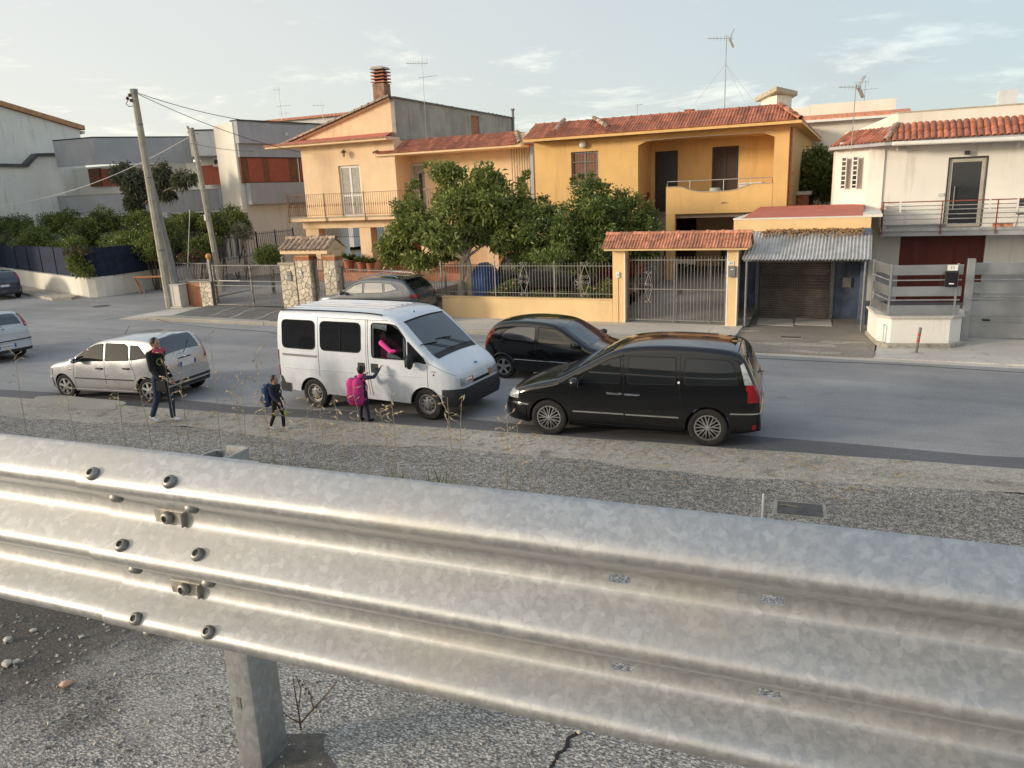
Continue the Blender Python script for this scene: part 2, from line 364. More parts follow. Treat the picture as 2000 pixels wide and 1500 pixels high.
# far pavement with kerb
FAR_K = 21.35
fs = MB(); fs.box((-15.6, FAR_K+.16, -.3), (-3.05, 27.2, .10)); struct(fs.build('far_pavement', CONC))
struct(MB().box((-19.8, FAR_K, -.3), (-3.05, FAR_K+.157, .115)).build('far_kerb', CEM, bevel=.02))
DRIVE = pmat('driveway_paving', (.155, .15, .14), .9, var=.2, vs=2, bs=70, bump=.3, dirt=(.09, .085, .08))
dr = MB().prism([(-25.2, 22.1), (-19.8, 21.75), (-15.6, FAR_K+.16), (-15.6, 27.2), (-25.9, 27.2), (-25.9, 24.6)], -.3, .085).build('driveway', DRIVE); struct(dr)
struct(MB().prism([(-26.1, 21.55), (-19.8, FAR_K), (-19.8, FAR_K+.40), (-25.2, 22.1)], -.3, .09).build('driveway_border', CEM, bevel=.02))
struct(MB().prism([(-26.1, 21.55), (-25.2, 22.1), (-25.9, 24.6), (-27.2, 24.4), (-27.2, 21.2)], -.3, .03).build('corner_pavement', CONC))
def ribbon(pts, w, z, th, name, mat, parent=None):
    m = MB(); L = []; Rr = []
    for i, p_ in enumerate(pts):
        a, b_ = pts[max(i-1, 0)], pts[min(i+1, len(pts)-1)]; d = Vector((b_[0]-a[0], b_[1]-a[1], 0)).normalized(); n_ = Vector((-d.y, d.x, 0))*w/2
        L.append((p_[0]+n_.x, p_[1]+n_.y)); Rr.append((p_[0]-n_.x, p_[1]-n_.y))
    return m.prism(L + Rr[::-1], z-th, z).build(name, mat, parent)
for k, ((x0, y0), (x1, y1)) in enumerate([((404, 618), (457, 601)), ((447, 621), (498, 602)), ((495, 624), (548, 606))]):
    a, b_ = pz(x0, y0, .085), pz(x1, y1, .085)
    pts = []
    for i in range(17):
        t_ = i/16; p_ = a.lerp(b_, t_); pts.append((p_.x+.07*math.sin(t_*6.28), p_.y+.05*math.sin(t_*6.28+1)))
    ribbon(pts, .10, .089, .05, 'inlay_strip', CEM, dr)
TAR = pmat('tar_crack', (.045, .044, .045), .8, var=.3, vs=5)
for k, L in enumerate(([(1480, 700), (1600, 706), (1750, 712), (1900, 722), (2030, 730)], [(330, 632), (420, 641), (520, 648), (560, 655)], [(205, 624), (240, 620), (262, 622)], [(262, 626), (300, 622), (330, 630)], [(930, 668), (1010, 676)])):
    P = [pz(x, y, 0) for x, y in L]; cp_ = []
    for a, b_ in zip(P, P[1:]):
        n = max(3, int((b_-a).length/.12))
        for i in range(n): q = a.lerp(b_, i/n); cp_.append((q.x, q.y + .035*noise.noise((q.x*2.2, k*9.1, 0)) + .012*noise.noise((q.x*11, k, 3))))
    struct(ribbon(cp_, .022, .009, .004, 'road_crack', TAR))
# garage apron, worn forecourt on the right
APRON = asphalt('apron_concrete', (.27, .24, .20), .2, .6, patch=(.17, .14, .11), patch_amt=.6)
ap = MB().prism([(-3.05, 20.35), (.55, 20.30), (.75, 26.9), (-3.05, 26.9)], -.3, .045).build('garage_apron', APRON); struct(ap)
struct(MB().prism([(.55, 20.30), (12, 20.0), (12, 23.6), (.75, 23.6)], -.3, .03).build('right_forecourt', CONC))
struct(MB().prism([(-3.05, 20.1), (12, 19.8), (12, 21.2), (-3.05, 21.2)], -.29, .006).build('road_edge', CONC))
for k, (x, y, rx, ry, s_) in enumerate([(1560, 672, .9, .22, 21), (1640, 668, .55, .2, 22), (1455, 646, .35, .12, 23), (1600, 688, .7, .15, 24)]):
    p = pz(x, y, .05); struct(MB().prism(blob(p.x, p.y, rx, ry, 26, s_, .25), .01, .05+.002*k).build('broken_patch', CONC_WORN))
# slabs of stone at the garage threshold
for (x0, x1) in ((1478, 1550), (1552, 1625)):
    a, b_ = pz(x0, 634, .05), pz(x1, 637, .05); c_, d_ = pz(x1-2, 624, .05), pz(x0+3, 621, .05)
    MB().prism([(q.x, q.y) for q in (a, b_, c_, d_)], 0, .058).build('threshold_slab', CONC, ap)
# ---- the raised road the photograph is taken from
dk = MB().prism([(-70, -9.5), (60, -9.5), (60, 2.62+.05*60), (-70, 2.62-.05*70+3.5)], 1.9, 2.83)
dk = MB().box((-70, -9.5, 2.2), (60, 2.75, 2.83)).build('bridge_deck', DECK, bevel=.02); struct(dk)
WALLC = pmat('retaining_concrete', (.26, .25, .23), .9, var=.2, dirt=(.12, .11, .1), streak=True)
struct(MB().box((-70, -9.4, -.5), (60, 2.6, 2.2)).build('embankment', WALLC))
# crack across the deck, bottom right of the post
ck = pmat('crack_dirt', (.03, .026, .022), .95, var=.3, bump=.3)
def deckpt(x, y): return pz(x, y, 2.83)
pts = [deckpt(x, y) for x, y in ((1128, 1430), (1112, 1444), (1108, 1458), (1092, 1470), (1085, 1486), (1076, 1500), (1070, 1520))]
cpts = []
for i in range(len(pts)-1):
    for j in range(4): q = pts[i].lerp(pts[i+1], j/4); cpts.append((q.x+random.uniform(-.004, .004), q.y+random.uniform(-.004, .004)))
struct(ribbon(cpts, .009, 2.8325, .003, 'deck_crack', ck))
mt = MB().prism(blob(-1.36, 1.36, .135, .10, 40, 9, .2), 2.8, 2.8325).build('dirt_patch', pmat('dry_mud', (.13, .115, .095), .95, var=.3, vs=14, bs=120, bump=.6)); struct(mt)

# ================================================================== guard rail
def galv_mat(name, tint=(1, 1, 1), rough=.52, dirt=True):
    m, t, b = newmat(name); vec = coords(t)
    warp = nd(t, 'ShaderNodeTexNoise'); warp.inputs['Scale'].default_value = 22; warp.inputs['Detail'].default_value = 3; t.links.new(vec, warp.inputs['Vector'])
    wv = mixc(t, .035, vec, warp.outputs['Color'])
    def spangle(sc, s2=(1, 1, 1)):
        mp = nd(t, 'ShaderNodeMapping'); mp.inputs['Scale'].default_value = s2; t.links.new(wv, mp.inputs[0])
        vo = nd(t, 'ShaderNodeTexVoronoi'); vo.inputs['Scale'].default_value = sc; t.links.new(mp.outputs[0], vo.inputs['Vector'])
        sp = nd(t, 'ShaderNodeSeparateColor'); t.links.new(vo.outputs['Color'], sp.inputs[0]); return sp.outputs[0], sp.outputs[1]
    c_, c2 = spangle(70, (.8, 1, .8)); a = ramp(t, tnoise(t, coords(t, (1, 1, .6)), 62, 3, .65, .6), .36, .66); a2 = a; n1 = tnoise(t, vec, 3.2, 5, .6); n2 = tnoise(t, vec, 160, 2, .6)
    base = mixc(t, a, tuple(.40*x for x in tint), tuple(.455*x for x in tint)); base = mixc(t, ramp(t, c_, .66, .95, 0, .55), base, tuple(.54*x for x in tint))
    if dirt: base = mixc(t, ramp(t, n1, .45, .75, 0, .45), base, (.47, .44, .385))
    t.links.new(base, b.inputs['Base Color']); b.inputs['Metallic'].default_value = .92
    r1 = nd(t, 'ShaderNodeMath', operation='ADD'); t.links.new(ramp(t, a2, 0, 1, rough-.02, rough+.05), r1.inputs[0]); t.links.new(ramp(t, n1, .3, .7, -.02, .06), r1.inputs[1])
    t.links.new(r1.outputs[0], b.inputs['Roughness'])
    hh = nd(t, 'ShaderNodeMath', operation='ADD'); t.links.new(c2, hh.inputs[0]); t.links.new(n2, hh.inputs[1])
    bp = nd(t, 'ShaderNodeBump'); bp.inputs['Strength'].default_value = .10; bp.inputs['Distance'].default_value = .002; t.links.new(n2, bp.inputs['Height']); t.links.new(bp.outputs[0], b.inputs['Normal'])
    return m
GALV = galv_mat('galvanised_rail_steel', (.985, 1.0, 1.005)); GALV_D = galv_mat('galvanised_bolt_steel', (.62, .60, .57), .5)
RA = math.atan2(1.32-1.22, -.2+2.13)                        # heading of the rail
RO = Vector((-.61, 1.305, 0))                              # a point under the rail's top edge
RE, RN = Vector((math.cos(RA), math.sin(RA), 0)), Vector((math.sin(RA), -math.cos(RA), 0))   # along, towards the road (camera)
RTOP = 3.747
def rp(s, d, z): q = RO + RE*s + RN*d; return Vector((q.x, q.y, RTOP+z))
raw = [(-.012, -.012), (.0, .0), (.012, -.003), (.066, -.044), (.080, -.060), (.083, -.072), (.079, -.086), (.066, -.098), (.012, -.138), (.002, -.150), (.0, -.165), (.002, -.182), (.012, -.196),
       (.066, -.240), (.080, -.254), (.083, -.267), (.079, -.281), (.066, -.293), (.012, -.334), (.002, -.346), (.0, -.360), (.002, -.377), (.012, -.391),
       (.066, -.424), (.080, -.437), (.083, -.450), (.079, -.464), (.066, -.476), (.02, -.502), (.006, -.506)]
def spline(P, k=3):
    out = []
    for i in range(len(P)-1):
        p0, p1, p2, p3 = P[max(i-1, 0)], P[i], P[i+1], P[min(i+2, len(P)-1)]
        for j in range(k):
            t_ = j/k; out.append(tuple(.5*((2*p1[n_]) + (-p0[n_]+p2[n_])*t_ + (2*p0[n_]-5*p1[n_]+4*p2[n_]-p3[n_])*t_*t_ + (-p0[n_]+3*p1[n_]-3*p2[n_]+p3[n_])*t_**3) for n_ in range(len(p1))))
    out.append(P[-1]); return out
PROF = spline(raw, 3)
def prof_at(z):
    for a, b_ in zip(PROF, PROF[1:]):
        if b_[1] <= z <= a[1]: return lerp(a[0], b_[0], (a[1]-z)/max(a[1]-b_[1], 1e-6))
    return 0
rail = thing('guard_rail', 'galvanised three-wave steel guard rail crossing the foreground', 'guard rail', (-1.4, 1.3, 2.83))
def beam_panel(s0, s1, off, holes=()):
    m = MB(); n = len(PROF); outer, inner = [], []
    for i, (d, z) in enumerate(PROF):
        a, b_ = PROF[max(i-1, 0)], PROF[min(i+1, n-1)]; tx, tz = b_[0]-a[0], b_[1]-a[1]; L = math.hypot(tx, tz); nx, nz = -tz/L, tx/L
        outer.append((d+off, z)); inner.append((d+off-nx*.004, z-nz*.004))
    loop = outer + inner[::-1]; k = len(loop)
    ss = [s0] + [s0 + (s1-s0)*i/24 for i in range(1, 24)] + [s1]
    for s_ in ss: m.v += [tuple(rp(s_, d, z)) for d, z in loop]
    for i in range(len(ss)-1):
        for j in range(k): m.f.append((i*k+j, i*k+(j+1) % k, (i+1)*k+(j+1) % k, (i+1)*k+j)); m.m.append(0)
    e = (len(ss)-1)*k
    for j in range(n-1):
        m.f.append((j+1, j, k-1-j, k-2-j)); m.m.append(0); m.f.append((e+j, e+j+1, e+k-2-j, e+k-1-j)); m.m.append(0)
    o = m.build('rail_beam', GALV, rail, smooth=True, sharp=50)
    if holes:
        c_ = MB()
        for (s_, z) in holes:
            ring = []
            for a in range(20):
                an = 2*math.pi*a/20; ring.append(rp(s_ + .013*(1 if math.cos(an) > 0 else -1)*(abs(math.cos(an)) > 1e-6) + .0095*math.cos(an), .08, z + .0095*math.sin(an)))
            c_.extr(ring, -RN*.16)
        co = c_.build('cutter', GALV, rail); bm_ = o.modifiers.new('slots', 'BOOLEAN'); bm_.object = co; bm_.operation = 'DIFFERENCE'; bm_.solver = 'EXACT'
        baked(o); bpy.data.objects.remove(co); o.data.set_sharp_from_angle(angle=R(50))
    return o
def rs(x, y, d=.0):                                        # distance along the rail of a sight line
    r_ = _ray(x, y); q = RO + RN*d
    # solve camera + r*t on the rail's upright plane
    t_ = RN.dot(q)/RN.dot(Vector((r_.x, r_.y, 0))); P = Vector((r_.x*t_, r_.y*t_, CAM_H + r_.z*t_)); return RE.dot(P-RO), P.z-RTOP
holes = [rs(x, y) for x, y in ((1212, 1128), (1508, 1168), (1218, 1299), (1504, 1350))]
seam = rs(165, 955, .07)[0]
beam_panel(seam, 16, .0065, holes)
beam_panel(-20, rs(520, 1000)[0], 0)
# round-headed bolts, the washer plates in the valleys, hidden-nut bolts under the crests
def bolt_mesh():
    m = MB(); m.lathe([(0, .0), (.0175, 0), (.0175, .004), (.0160, .009), (.0125, .0125), (.0088, .0138), (.0085, .0138)], n=18, axis='z')
    m.lathe([(.0085, .0138), (.0078, .0066), (0, .0062)], n=6, axis='z')
    return m.mesh('bolt', GALV_D, True, sharp=35)
BOLT = bolt_mesh()
def put_bolt(s_, z, off=.0045, nrm=None):
    d = prof_at(z); e = .004; d2, d1 = prof_at(z-e), prof_at(z+e); tz, tx = -2*e, d2-d1; L = math.hypot(tx, tz); nx, nz = -tz/L, tx/L
    if nrm: nx, nz = nrm
    n3 = RN*nx + Vector((0, 0, nz)); pos = rp(s_, d+off, z) + n3*.0005
    o = link_mesh('bolt', BOLT, rail, pos); o.rotation_euler = (n3.to_track_quat('Z', 'Y') @ Matrix.Rotation(random.uniform(0, 6), 3, 'Z').to_quaternion()).to_euler()
for (x, y, d) in ((213, 914, .03), (360, 930, .03), (252, 1060, .05), (395, 1080, .05), (287, 1196, .05), (425, 1223, .05)):
    s_, z = rs(x, y, d); put_bolt(s_, z)
for (x, y) in ((230, 984), (376, 1001), (268, 1126), (410, 1150), (300, 1262)):
    s_, z = rs(x, y, .045); zz = -.118 if y < 1050 else -.313 if y < 1200 else -.49
    put_bolt(s_, zz)
PL = pmat('washer_steel', (.34, .32, .29), .48, metal=.85, var=.3, vs=30, bs=200, bump=.1)
for (x, y) in ((332, 1018), (364, 1157)):
    s_, z = rs(x, y, .01); z = -.172 if y < 1100 else -.368
    m = MB(); c_ = rp(s_+.003, .0085, z); m.obox(c_, (.050, .004, .0185), Matrix((RE, -RN, Vector((0, 0, 1)))).transposed())
    m.obox(rp(s_+.051, .014, z), (.003, .010, .0185), Matrix((RE, -RN, Vector((0, 0, 1)))).transposed())
    m.build('washer_plate', PL, rail, bevel=.002)
    put_bolt(s_, z, .0045+.0085)
# post: cold-formed C section, and the spacer bracket showing above the beam
def csec(cs, cd, w, dpt, z0, z1, th, rad=.012, open_left=True):
    pts = [(-w/2, -dpt/2), (w/2-rad, -dpt/2), (w/2-rad*.3, -dpt/2+rad*.3), (w/2, -dpt/2+rad), (w/2, dpt/2-rad), (w/2-rad*.3, dpt/2-rad*.3), (w/2-rad, dpt/2), (-w/2, dpt/2)]
    inn = [(-w/2, -dpt/2+th), (w/2-rad, -dpt/2+th), (w/2-th, -dpt/2+rad), (w/2-th, dpt/2-rad), (w/2-rad, dpt/2-th), (-w/2, dpt/2-th)]
    poly = pts + inn[::-1]; m = MB()
    m.extr([tuple(RO + RE*(cs+a) - RN*(cd+b_) + Vector((0, 0, z0))) for a, b_ in poly], (0, 0, z1-z0)); return m
ps = rs(441, 1290, -.02)[0]
pw = .105
post = csec(ps+.038, .075, .075, .115, 2.78, RTOP-.02, .006)
post.build('post', GALV, rail, smooth=True, sharp=25)
s_a, _ = rs(405, 893, -.16); s_b, _ = rs(452, 905, -.16)
zt = rs(430, 886, -.16)[1]+RTOP
m = MB(); w = s_b-s_a
for side in (0, 1):
    base = s_a if side == 0 else s_b
    sg = 1 if side == 0 else -1
    pl = [(base, .07), (base+sg*.0, .15), (base+sg*w*.16, .185), (base+sg*w*.42, .19), (base+sg*w*.42, .184), (base+sg*w*.2, .178), (base+sg*.006, .146), (base+sg*.006, .07)]
    m.extr([tuple(RO + RE*a - RN*b_ + Vector((0, 0, RTOP-.36))) for a, b_ in pl], (0, 0, zt-RTOP+.36))
m.build('spacer_bracket', GALV, rail)
s2, _ = rs(470, 905, -.16); 
# post slot as a thin plate, its shade and rust painted in
slot = MB(); q = rp(rs(467, 1372, -.018)[0], -.0165, rs(467, 1372, -.018)[1]); slot.obox(q, (.0075, .001, .017), Matrix((RE, -RN, Vector((0, 0, 1)))).transposed()); slot.build('post_slot', pmat('slot_shade_rust', (.16, .15, .135), .8, var=.4, vs=60), rail, bevel=.004)
# ================================================================== shared building materials
ORANGE = pmat('orange_plaster', (.74, .465, .185), .88, var=.07, vs=.8, dirt=(.50, .29, .11), dirt_amt=.55, streak=True, bs=45, bump=.12)
PEACH = pmat('peach_plaster', (.80, .58, .36), .88, var=.07, vs=.8, dirt=(.54, .37, .21), dirt_amt=.55, streak=True, bs=45, bump=.12)
WALLY = pmat('garden_wall_plaster', (.79, .555, .285), .88, var=.06, vs=.9, dirt=(.48, .33, .17), dirt_amt=.35, bs=45, bump=.12)
WHITE = pmat('white_plaster', (.80, .765, .69), .88, var=.05, vs=.6, dirt=(.46, .42, .35), dirt_amt=.55, streak=True, bs=40, bump=.1)
CREAM = pmat('cream_plaster', (.75, .70, .60), .88, var=.06, vs=.6, dirt=(.45, .40, .32), dirt_amt=.35, streak=True, bs=40, bump=.1)
GREYP = pmat('grey_plaster', (.39, .39, .40), .88, var=.07, vs=.7, dirt=(.19, .19, .195), dirt_amt=.4, streak=True, bs=40, bump=.1)
PALEG = pmat('pale_grey_plaster', (.60, .595, .575), .88, var=.06, vs=.7, dirt=(.34, .33, .31), dirt_amt=.4, streak=True, bs=40, bump=.1)
RAW = pmat('raw_render', (.34, .315, .275), .95, var=.16, vs=1.1, dirt=(.13, .125, .115), dirt_amt=.8, streak=True, bs=30, bump=.3)
TILE = pmat('clay_tile', (.40, .145, .085), .8, var=.25, vs=5, dirt=(.16, .075, .05), dirt_amt=.55, bs=60, bump=.2, rnd=.28)
TILE2 = pmat('pale_clay_tile', (.47, .205, .125), .8, var=.28, vs=6, dirt=(.20, .12, .07), dirt_amt=.7, bs=60, bump=.2, rnd=.3)
TILE_OLD = pmat('lichen_clay_tile', (.36, .26, .19), .9, var=.35, vs=9, dirt=(.15, .12, .10), dirt_amt=.8, bs=60, bump=.3, rnd=.3)
MORTAR = pmat('mortar', (.42, .37, .29), .92, var=.15, vs=8, bs=50, bump=.3)
REDROOF = pmat('red_roof_paint', (.56, .165, .11), .8, var=.12, vs=2.5, dirt=(.40, .22, .15), dirt_amt=.4, bs=50)
WFRAME = pmat('white_frame_paint', (.72, .70, .64), .5, var=.04, vs=4, bump=0, dirt=(.5, .46, .4), dirt_amt=.3)
DARKF = pmat('dark_frame_metal', (.045, .042, .040), .5, var=.2, vs=5, bump=0)
GLASSD = pmat('dark_window_glass', (.03, .032, .035), .06, var=.1, vs=2, bump=0, spec=.6, fine=0)
CURT = pmat('net_curtain', (.40, .37, .32), .9, var=.16, vs=7, bs=20, bump=.2)
IRON = pmat('painted_iron', (.20, .195, .185), .55, metal=.35, var=.2, vs=9, bump=0, dirt=(.20, .12, .07), dirt_amt=.35)
IRON_W = pmat('pale_painted_iron', (.27, .26, .235), .5, metal=.25, var=.15, vs=9, bump=0, dirt=(.25, .18, .11), dirt_amt=.4)
IRON_B = pmat('brown_painted_iron', (.15, .075, .045), .55, metal=.3, var=.2, vs=9, bump=0)
STEEL = pmat('dull_zinc', (.42, .42, .41), .5, metal=.6, var=.15, vs=6, bump=0)
WOODB = pmat('brown_shutter_wood', (.19, .075, .032), .6, var=.2, vs=4, bs=40, bump=.1)
REDSH = pmat('red_roller_shutter', (.36, .085, .045), .6, var=.1, vs=3, bump=.05)

def frame3(x, y, z, p): return Matrix(((x.x, y.x, z.x, p.x), (x.y, y.y, z.y, p.y), (x.z, y.z, z.z, p.z), (0, 0, 0, 1)))
def put(name, me, parent, M):
    o = bpy.data.objects.new(name, me); col.objects.link(o); og = ORG.get(parent.name, Vector((0, 0, 0))) if parent else Vector((0, 0, 0))
    o.parent = parent; M = M.copy(); M.translation = M.translation - og; o.matrix_basis = M; ORG[o.name] = og; return o
def flat_tile(w, l, mat, th=.018):
    """interlocking clay tile: two raised ribs, a lip at the lower edge"""
    m = MB(); xs = [0, .06, .12, .19, .30, .42, .50, .58, .64, .71, .82, .93, 1.0]; hs = [.9, 1.5, 1.5, .6, .15, .15, .6, 1.5, 1.5, .6, .15, .15, .5]
    rows = [[(x*w, y*l, h*th + lift) for x, h in zip(xs, hs)] for y, lift in ((0, .020), (.04, .024), (1.06, .002))]
    m.grid(rows); m.grid([[(x*w, 0, -.012) for x in xs], rows[0]]); return m.mesh('tile', mat)
def barrel_tile(w, l, mat, h=None):
    m = MB(); h = h or w*.42; n = 7
    def arc(y, k, lift): return [(w/2 - math.cos(math.pi*i/n)*w*.5*k, y, math.sin(math.pi*i/n)*h*k + lift) for i in range(n+1)]
    m.grid([arc(0, 1.0, .012), arc(l*1.12, .86, 0)]); m.grid([arc(l*1.12, .80, -.006), arc(0, .92, .0)]); m.grid([arc(0, .9, -.004), arc(0, 1.0, .012)])
    return m.mesh('tile', mat, True, sharp=50)
def tile_roof(parent, eL, eR, tL, tR, ncol, nrow, mat, kind='flat', lift=.03, skew=0.0, seed=1, jit=1.0, name='tile'):
    eL, eR, tL, tR = map(Vector, (eL, eR, tL, tR)); x = (eR-eL).normalized(); W_ = (eR-eL).length; up = ((tL+tR)/2-(eL+eR)/2); up = (up - x*up.dot(x)); S = up.length; y = up.normalized(); z = x.cross(y)
    w, l = W_/ncol, S/nrow; me = (flat_tile if kind == 'flat' else barrel_tile)(w, l, mat); rr = random.Random(seed)
    lo, hi = (tL-eL).dot(x), W_ - (eR-tR).dot(x)*1.0
    n_ = 0
    for r_ in range(nrow):
        f = (r_+.5)/nrow; a, b_ = lerp(0, lo, f), lerp(W_, W_-(eR-tR).dot(x), f)
        for c_ in range(-2, ncol+2):
            cx = (c_+.5)*w
            if cx < a-.02 or cx > b_+.02: continue
            o = Matrix.Rotation(R(rr.uniform(-.8, .8)*jit), 4, 'Z') @ Matrix.Rotation(R(rr.uniform(-.8, .8)*jit), 4, 'X')
            put(name, me, parent, frame3(x, y, z, eL + x*(c_*w) + y*(r_*l) + z*lift) @ o); n_ += 1
    return n_
def ridge_caps(parent, a, b_, n, mat, r=.10, seed=2, name='ridge_tile'):
    a, b_ = Vector(a), Vector(b_); d = (b_-a); L = d.length/n; y = d.normalized(); zz = Vector((0, 0, 1)); zz = (zz-y*zz.dot(y)).normalized(); x = y.cross(zz)
    m = MB(); k = 7
    def arc(yy, rr): return [(-math.cos(math.pi*i/k)*rr, yy, math.sin(math.pi*i/k)*rr) for i in range(k+1)]
    m.grid([arc(0, r*1.18), arc(L*.16, r*1.18), arc(L*.17, r), arc(L*1.02, r*.96)]); m.grid([arc(0, r*.9), arc(0, r*1.18)])
    me = m.mesh('ridge_tile', mat, True, sharp=35); rr = random.Random(seed)
    for i in range(n): put(name, me, parent, frame3(x, y, zz, a + d*(i/n)) @ Matrix.Rotation(R(rr.uniform(-2, 2)), 4, 'Z'))
def pane_window(parent, u0, u1, z0, z1, v, frame, glass, leaves=2, fw=.07, depth=.06, mid=None, name='window', back=.10):
    """framed window or glazed door set in an opening; the panes are its sub-parts"""
    m = MB(); m.box((u0, v, z0), (u0+fw, v+depth, z1)); m.box((u1-fw, v, z0), (u1, v+depth, z1)); m.box((u0+fw, v, z1-fw), (u1-fw, v+depth, z1)); m.box((u0+fw, v, z0), (u1-fw, v+depth, z0+fw))
    wl = (u1-u0-2*fw)/leaves
    for i in range(1, leaves): m.box((u0+fw+i*wl-fw*.55, v+.004, z0+fw), (u0+fw+i*wl+fw*.55, v+depth+.004, z1-fw))
    if mid: m.box((u0+fw, v+.007, mid-fw*.45), (u1-fw, v+depth+.002, mid+fw*.45))
    f = m.build(name, frame, parent, bevel=.006)
    zs = [z0+fw, mid, z1-fw] if mid else [z0+fw, z1-fw]
    for i in range(leaves):
        for a, b_ in zip(zs, zs[1:]): MB().box((u0+fw+i*wl+.002, v+depth*.45, a), (u0+fw+(i+1)*wl-.002, v+depth*.45+.006, b_)).build('pane', glass, f)
    return f
def antenna(label, base, top, boom=(), mat=None, r=.018, group='roof aerials', dishy=None, guys=()):
    """tv aerial: mast, booms with cross elements"""
    base, top = Vector(base), Vector(top); t = thing('aerial', label, 'aerial', base, group)
    MB().tube([base, top], [r, r*.8], 6).build('mast', STEEL, t)
    for (h, dirx, L, n, el, vert) in boom:
        c_ = base.lerp(top, h); d = Vector((math.cos(dirx), math.sin(dirx), .04)).normalized(); a, b_ = c_ - d*L*.25, c_ + d*L*.75
        m = MB(); m.tube([a, b_], .011, 5); sd = Vector((0, 0, 1)) if vert else Vector((-d.y, d.x, 0))
        for i in range(n):
            q = a.lerp(b_, (i+.3)/n); k = el*(1-.45*i/n); m.tube([q-sd*k, q+sd*k], .007, 4)
        if dishy:
            q = a.lerp(b_, .12)
            for z_ in (-1, 1): m.beam(q + Vector((0, 0, .02*z_)), q + Vector((0, 0, .34*z_)) - d*.16, .32, .012)
        m.build('boom', STEEL, t)
    for g_ in guys: MB().tube([base.lerp(top, g_[0]), g_[1]], .004, 4).build('guy_wire', STEEL, t)
    return t

# ================================================================== orange house (centre right)
V0 = 31.0
oh = thing('orange_house', 'two-storey orange house with deep porch, wavy parapet and tiled eaves', 'house', (-7.6, 35, 0))
wl_ = MB()
wl_.wall(-12.76, -2.55, 0, 6.42, V0, .25, [(-8.27, -7.12, -1, 6.15), (-7.12, -3.07, 4.0, 6.15), (-6.76, -3.0, -1, 3.25), (-7.12, -3.07, 3.25, 4.0), (-11.12, -9.94, 4.55, 5.88)])
wl_.wall(V0+.25, 46, 0, 6.42, -12.76, .25, axis='u'); wl_.wall(V0+.25, 46, 0, 6.42, -2.80, .25, axis='u')
wl_.box((-12.5, 45.7, 0), (-2.8, 45.95, 6.42))
for s_, (a, b_, ua, ub) in enumerate(((-8.27, -7.82, 0, 0), (-3.50, -3.07, 0, 0))):       # chamfered corners of the porch beam
    if s_ == 0: poly = [(-8.27, V0+.001, 6.16), (-8.27, V0+.001, 5.98), (-7.80, V0+.001, 6.16)]
    else: poly = [(-3.07, V0+.001, 6.16), (-3.52, V0+.001, 6.16), (-3.07, V0+.001, 5.98)]
    wl_.extr(poly, (0, .248, 0))
ow = wl_.build('wall', ORANGE, oh)
MB().wall(-12.5, -2.8, 3.3, 6.3, 33.2, .2, [(-8.12, -7.14, 3.3, 5.80), (-5.72, -4.66, 3.3, 5.84)]).build('porch_wall', ORANGE, oh)
MB().wall(V0+.25, 33.2, .1, 6.3, -8.47, .2, axis='u').build('stair_wall', ORANGE, oh)
MB().box((-12.4, V0+.26, 6.16), (-2.81, 45.6, 6.38)).build('porch_ceiling', ORANGE, oh)
MB().box((-7.12, V0+.22, 3.08), (-2.82, 33.19, 3.30)).box((-8.26, 33.0, 3.08), (-7.12, 33.19, 3.30)).build('porch_floor', pmat('porch_tile', (.36, .27, .2), .6, var=.1), oh)
# wavy parapet with pale coping
pts = []
for i in range(41):
    t_ = i/40; u = lerp(-7.12, -3.07, t_); k = max(0, 1-abs((t_-.47)/.36)**2)
    pts.append((u, 4.30 - .235*(k*k*(3-2*k)) ))
pp = MB().extr([(u, V0-.012, z) for u, z in pts] + [(-3.07, V0-.012, 3.25), (-7.12, V0-.012, 3.25)], (0, .16, 0)).build('parapet', ORANGE, oh)
cp = MB()
for (a, b_) in zip(pts, pts[1:]): cp.beam((a[0], V0+.068, a[1]+.014), (b_[0], V0+.068, b_[1]+.014), .20, .030)
cp.build('coping', MORTAR, pp)
MB().tube([(-7.1, V0+.1, 4.34), (-7.1, V0+.1, 4.52), (-3.07, V0+.1, 4.52)], .018, 6).build('handrail', STEEL, oh)
for u in (-6.2, -4.9, -3.9): MB().tube([(u, V0+.1, 4.05), (u, V0+.1, 4.51)], .012, 5).build('rail_post', STEEL, oh)
# carport behind the gate
MB().box((-6.75, 35.5, 0), (-2.81, 35.7, 3.06)).build('carport_back_wall', PEACH, oh)
MB().box((-5.0, 35.40, 0), (-3.0, 35.49, 2.45)).build('carport_door', pmat('grey_folding_door', (.16, .155, .15), .7, var=.15, vs=5), oh)
MB().box((-5.6, 35.40, 0), (-5.05, 35.49, 2.35)).build('carport_door', DARKF, oh)
MB().box((-6.55, 35.42, 1.55), (-5.75, 35.49, 2.1)).build('carport_window', GLASSD, oh)
# doors behind the porch
dd = MB().box((-8.10, 33.26, 3.31), (-7.16, 33.31, 5.79)); d_ = dd.build('porch_door', pmat('dark_green_door', (.032, .034, .030), .5, var=.25, vs=6), oh)
m = MB()
for a in (-8.10, -7.66, -7.20): m.box((a, 33.235, 3.31), (a+.045, 33.262, 5.79))
for z in (3.31, 4.2, 5.74): m.box((-8.05, 33.24, z), (-7.16, 33.2615, z+.05))
m.build('door_frame', DARKF, d_)
f = pane_window(oh, -5.70, -4.68, 3.32, 5.82, 33.22, DARKF, pmat('brown_shutter_dark', (.060, .034, .026), .7, var=.2, vs=4), 2, .06, mid=3.85, name='balcony_door')
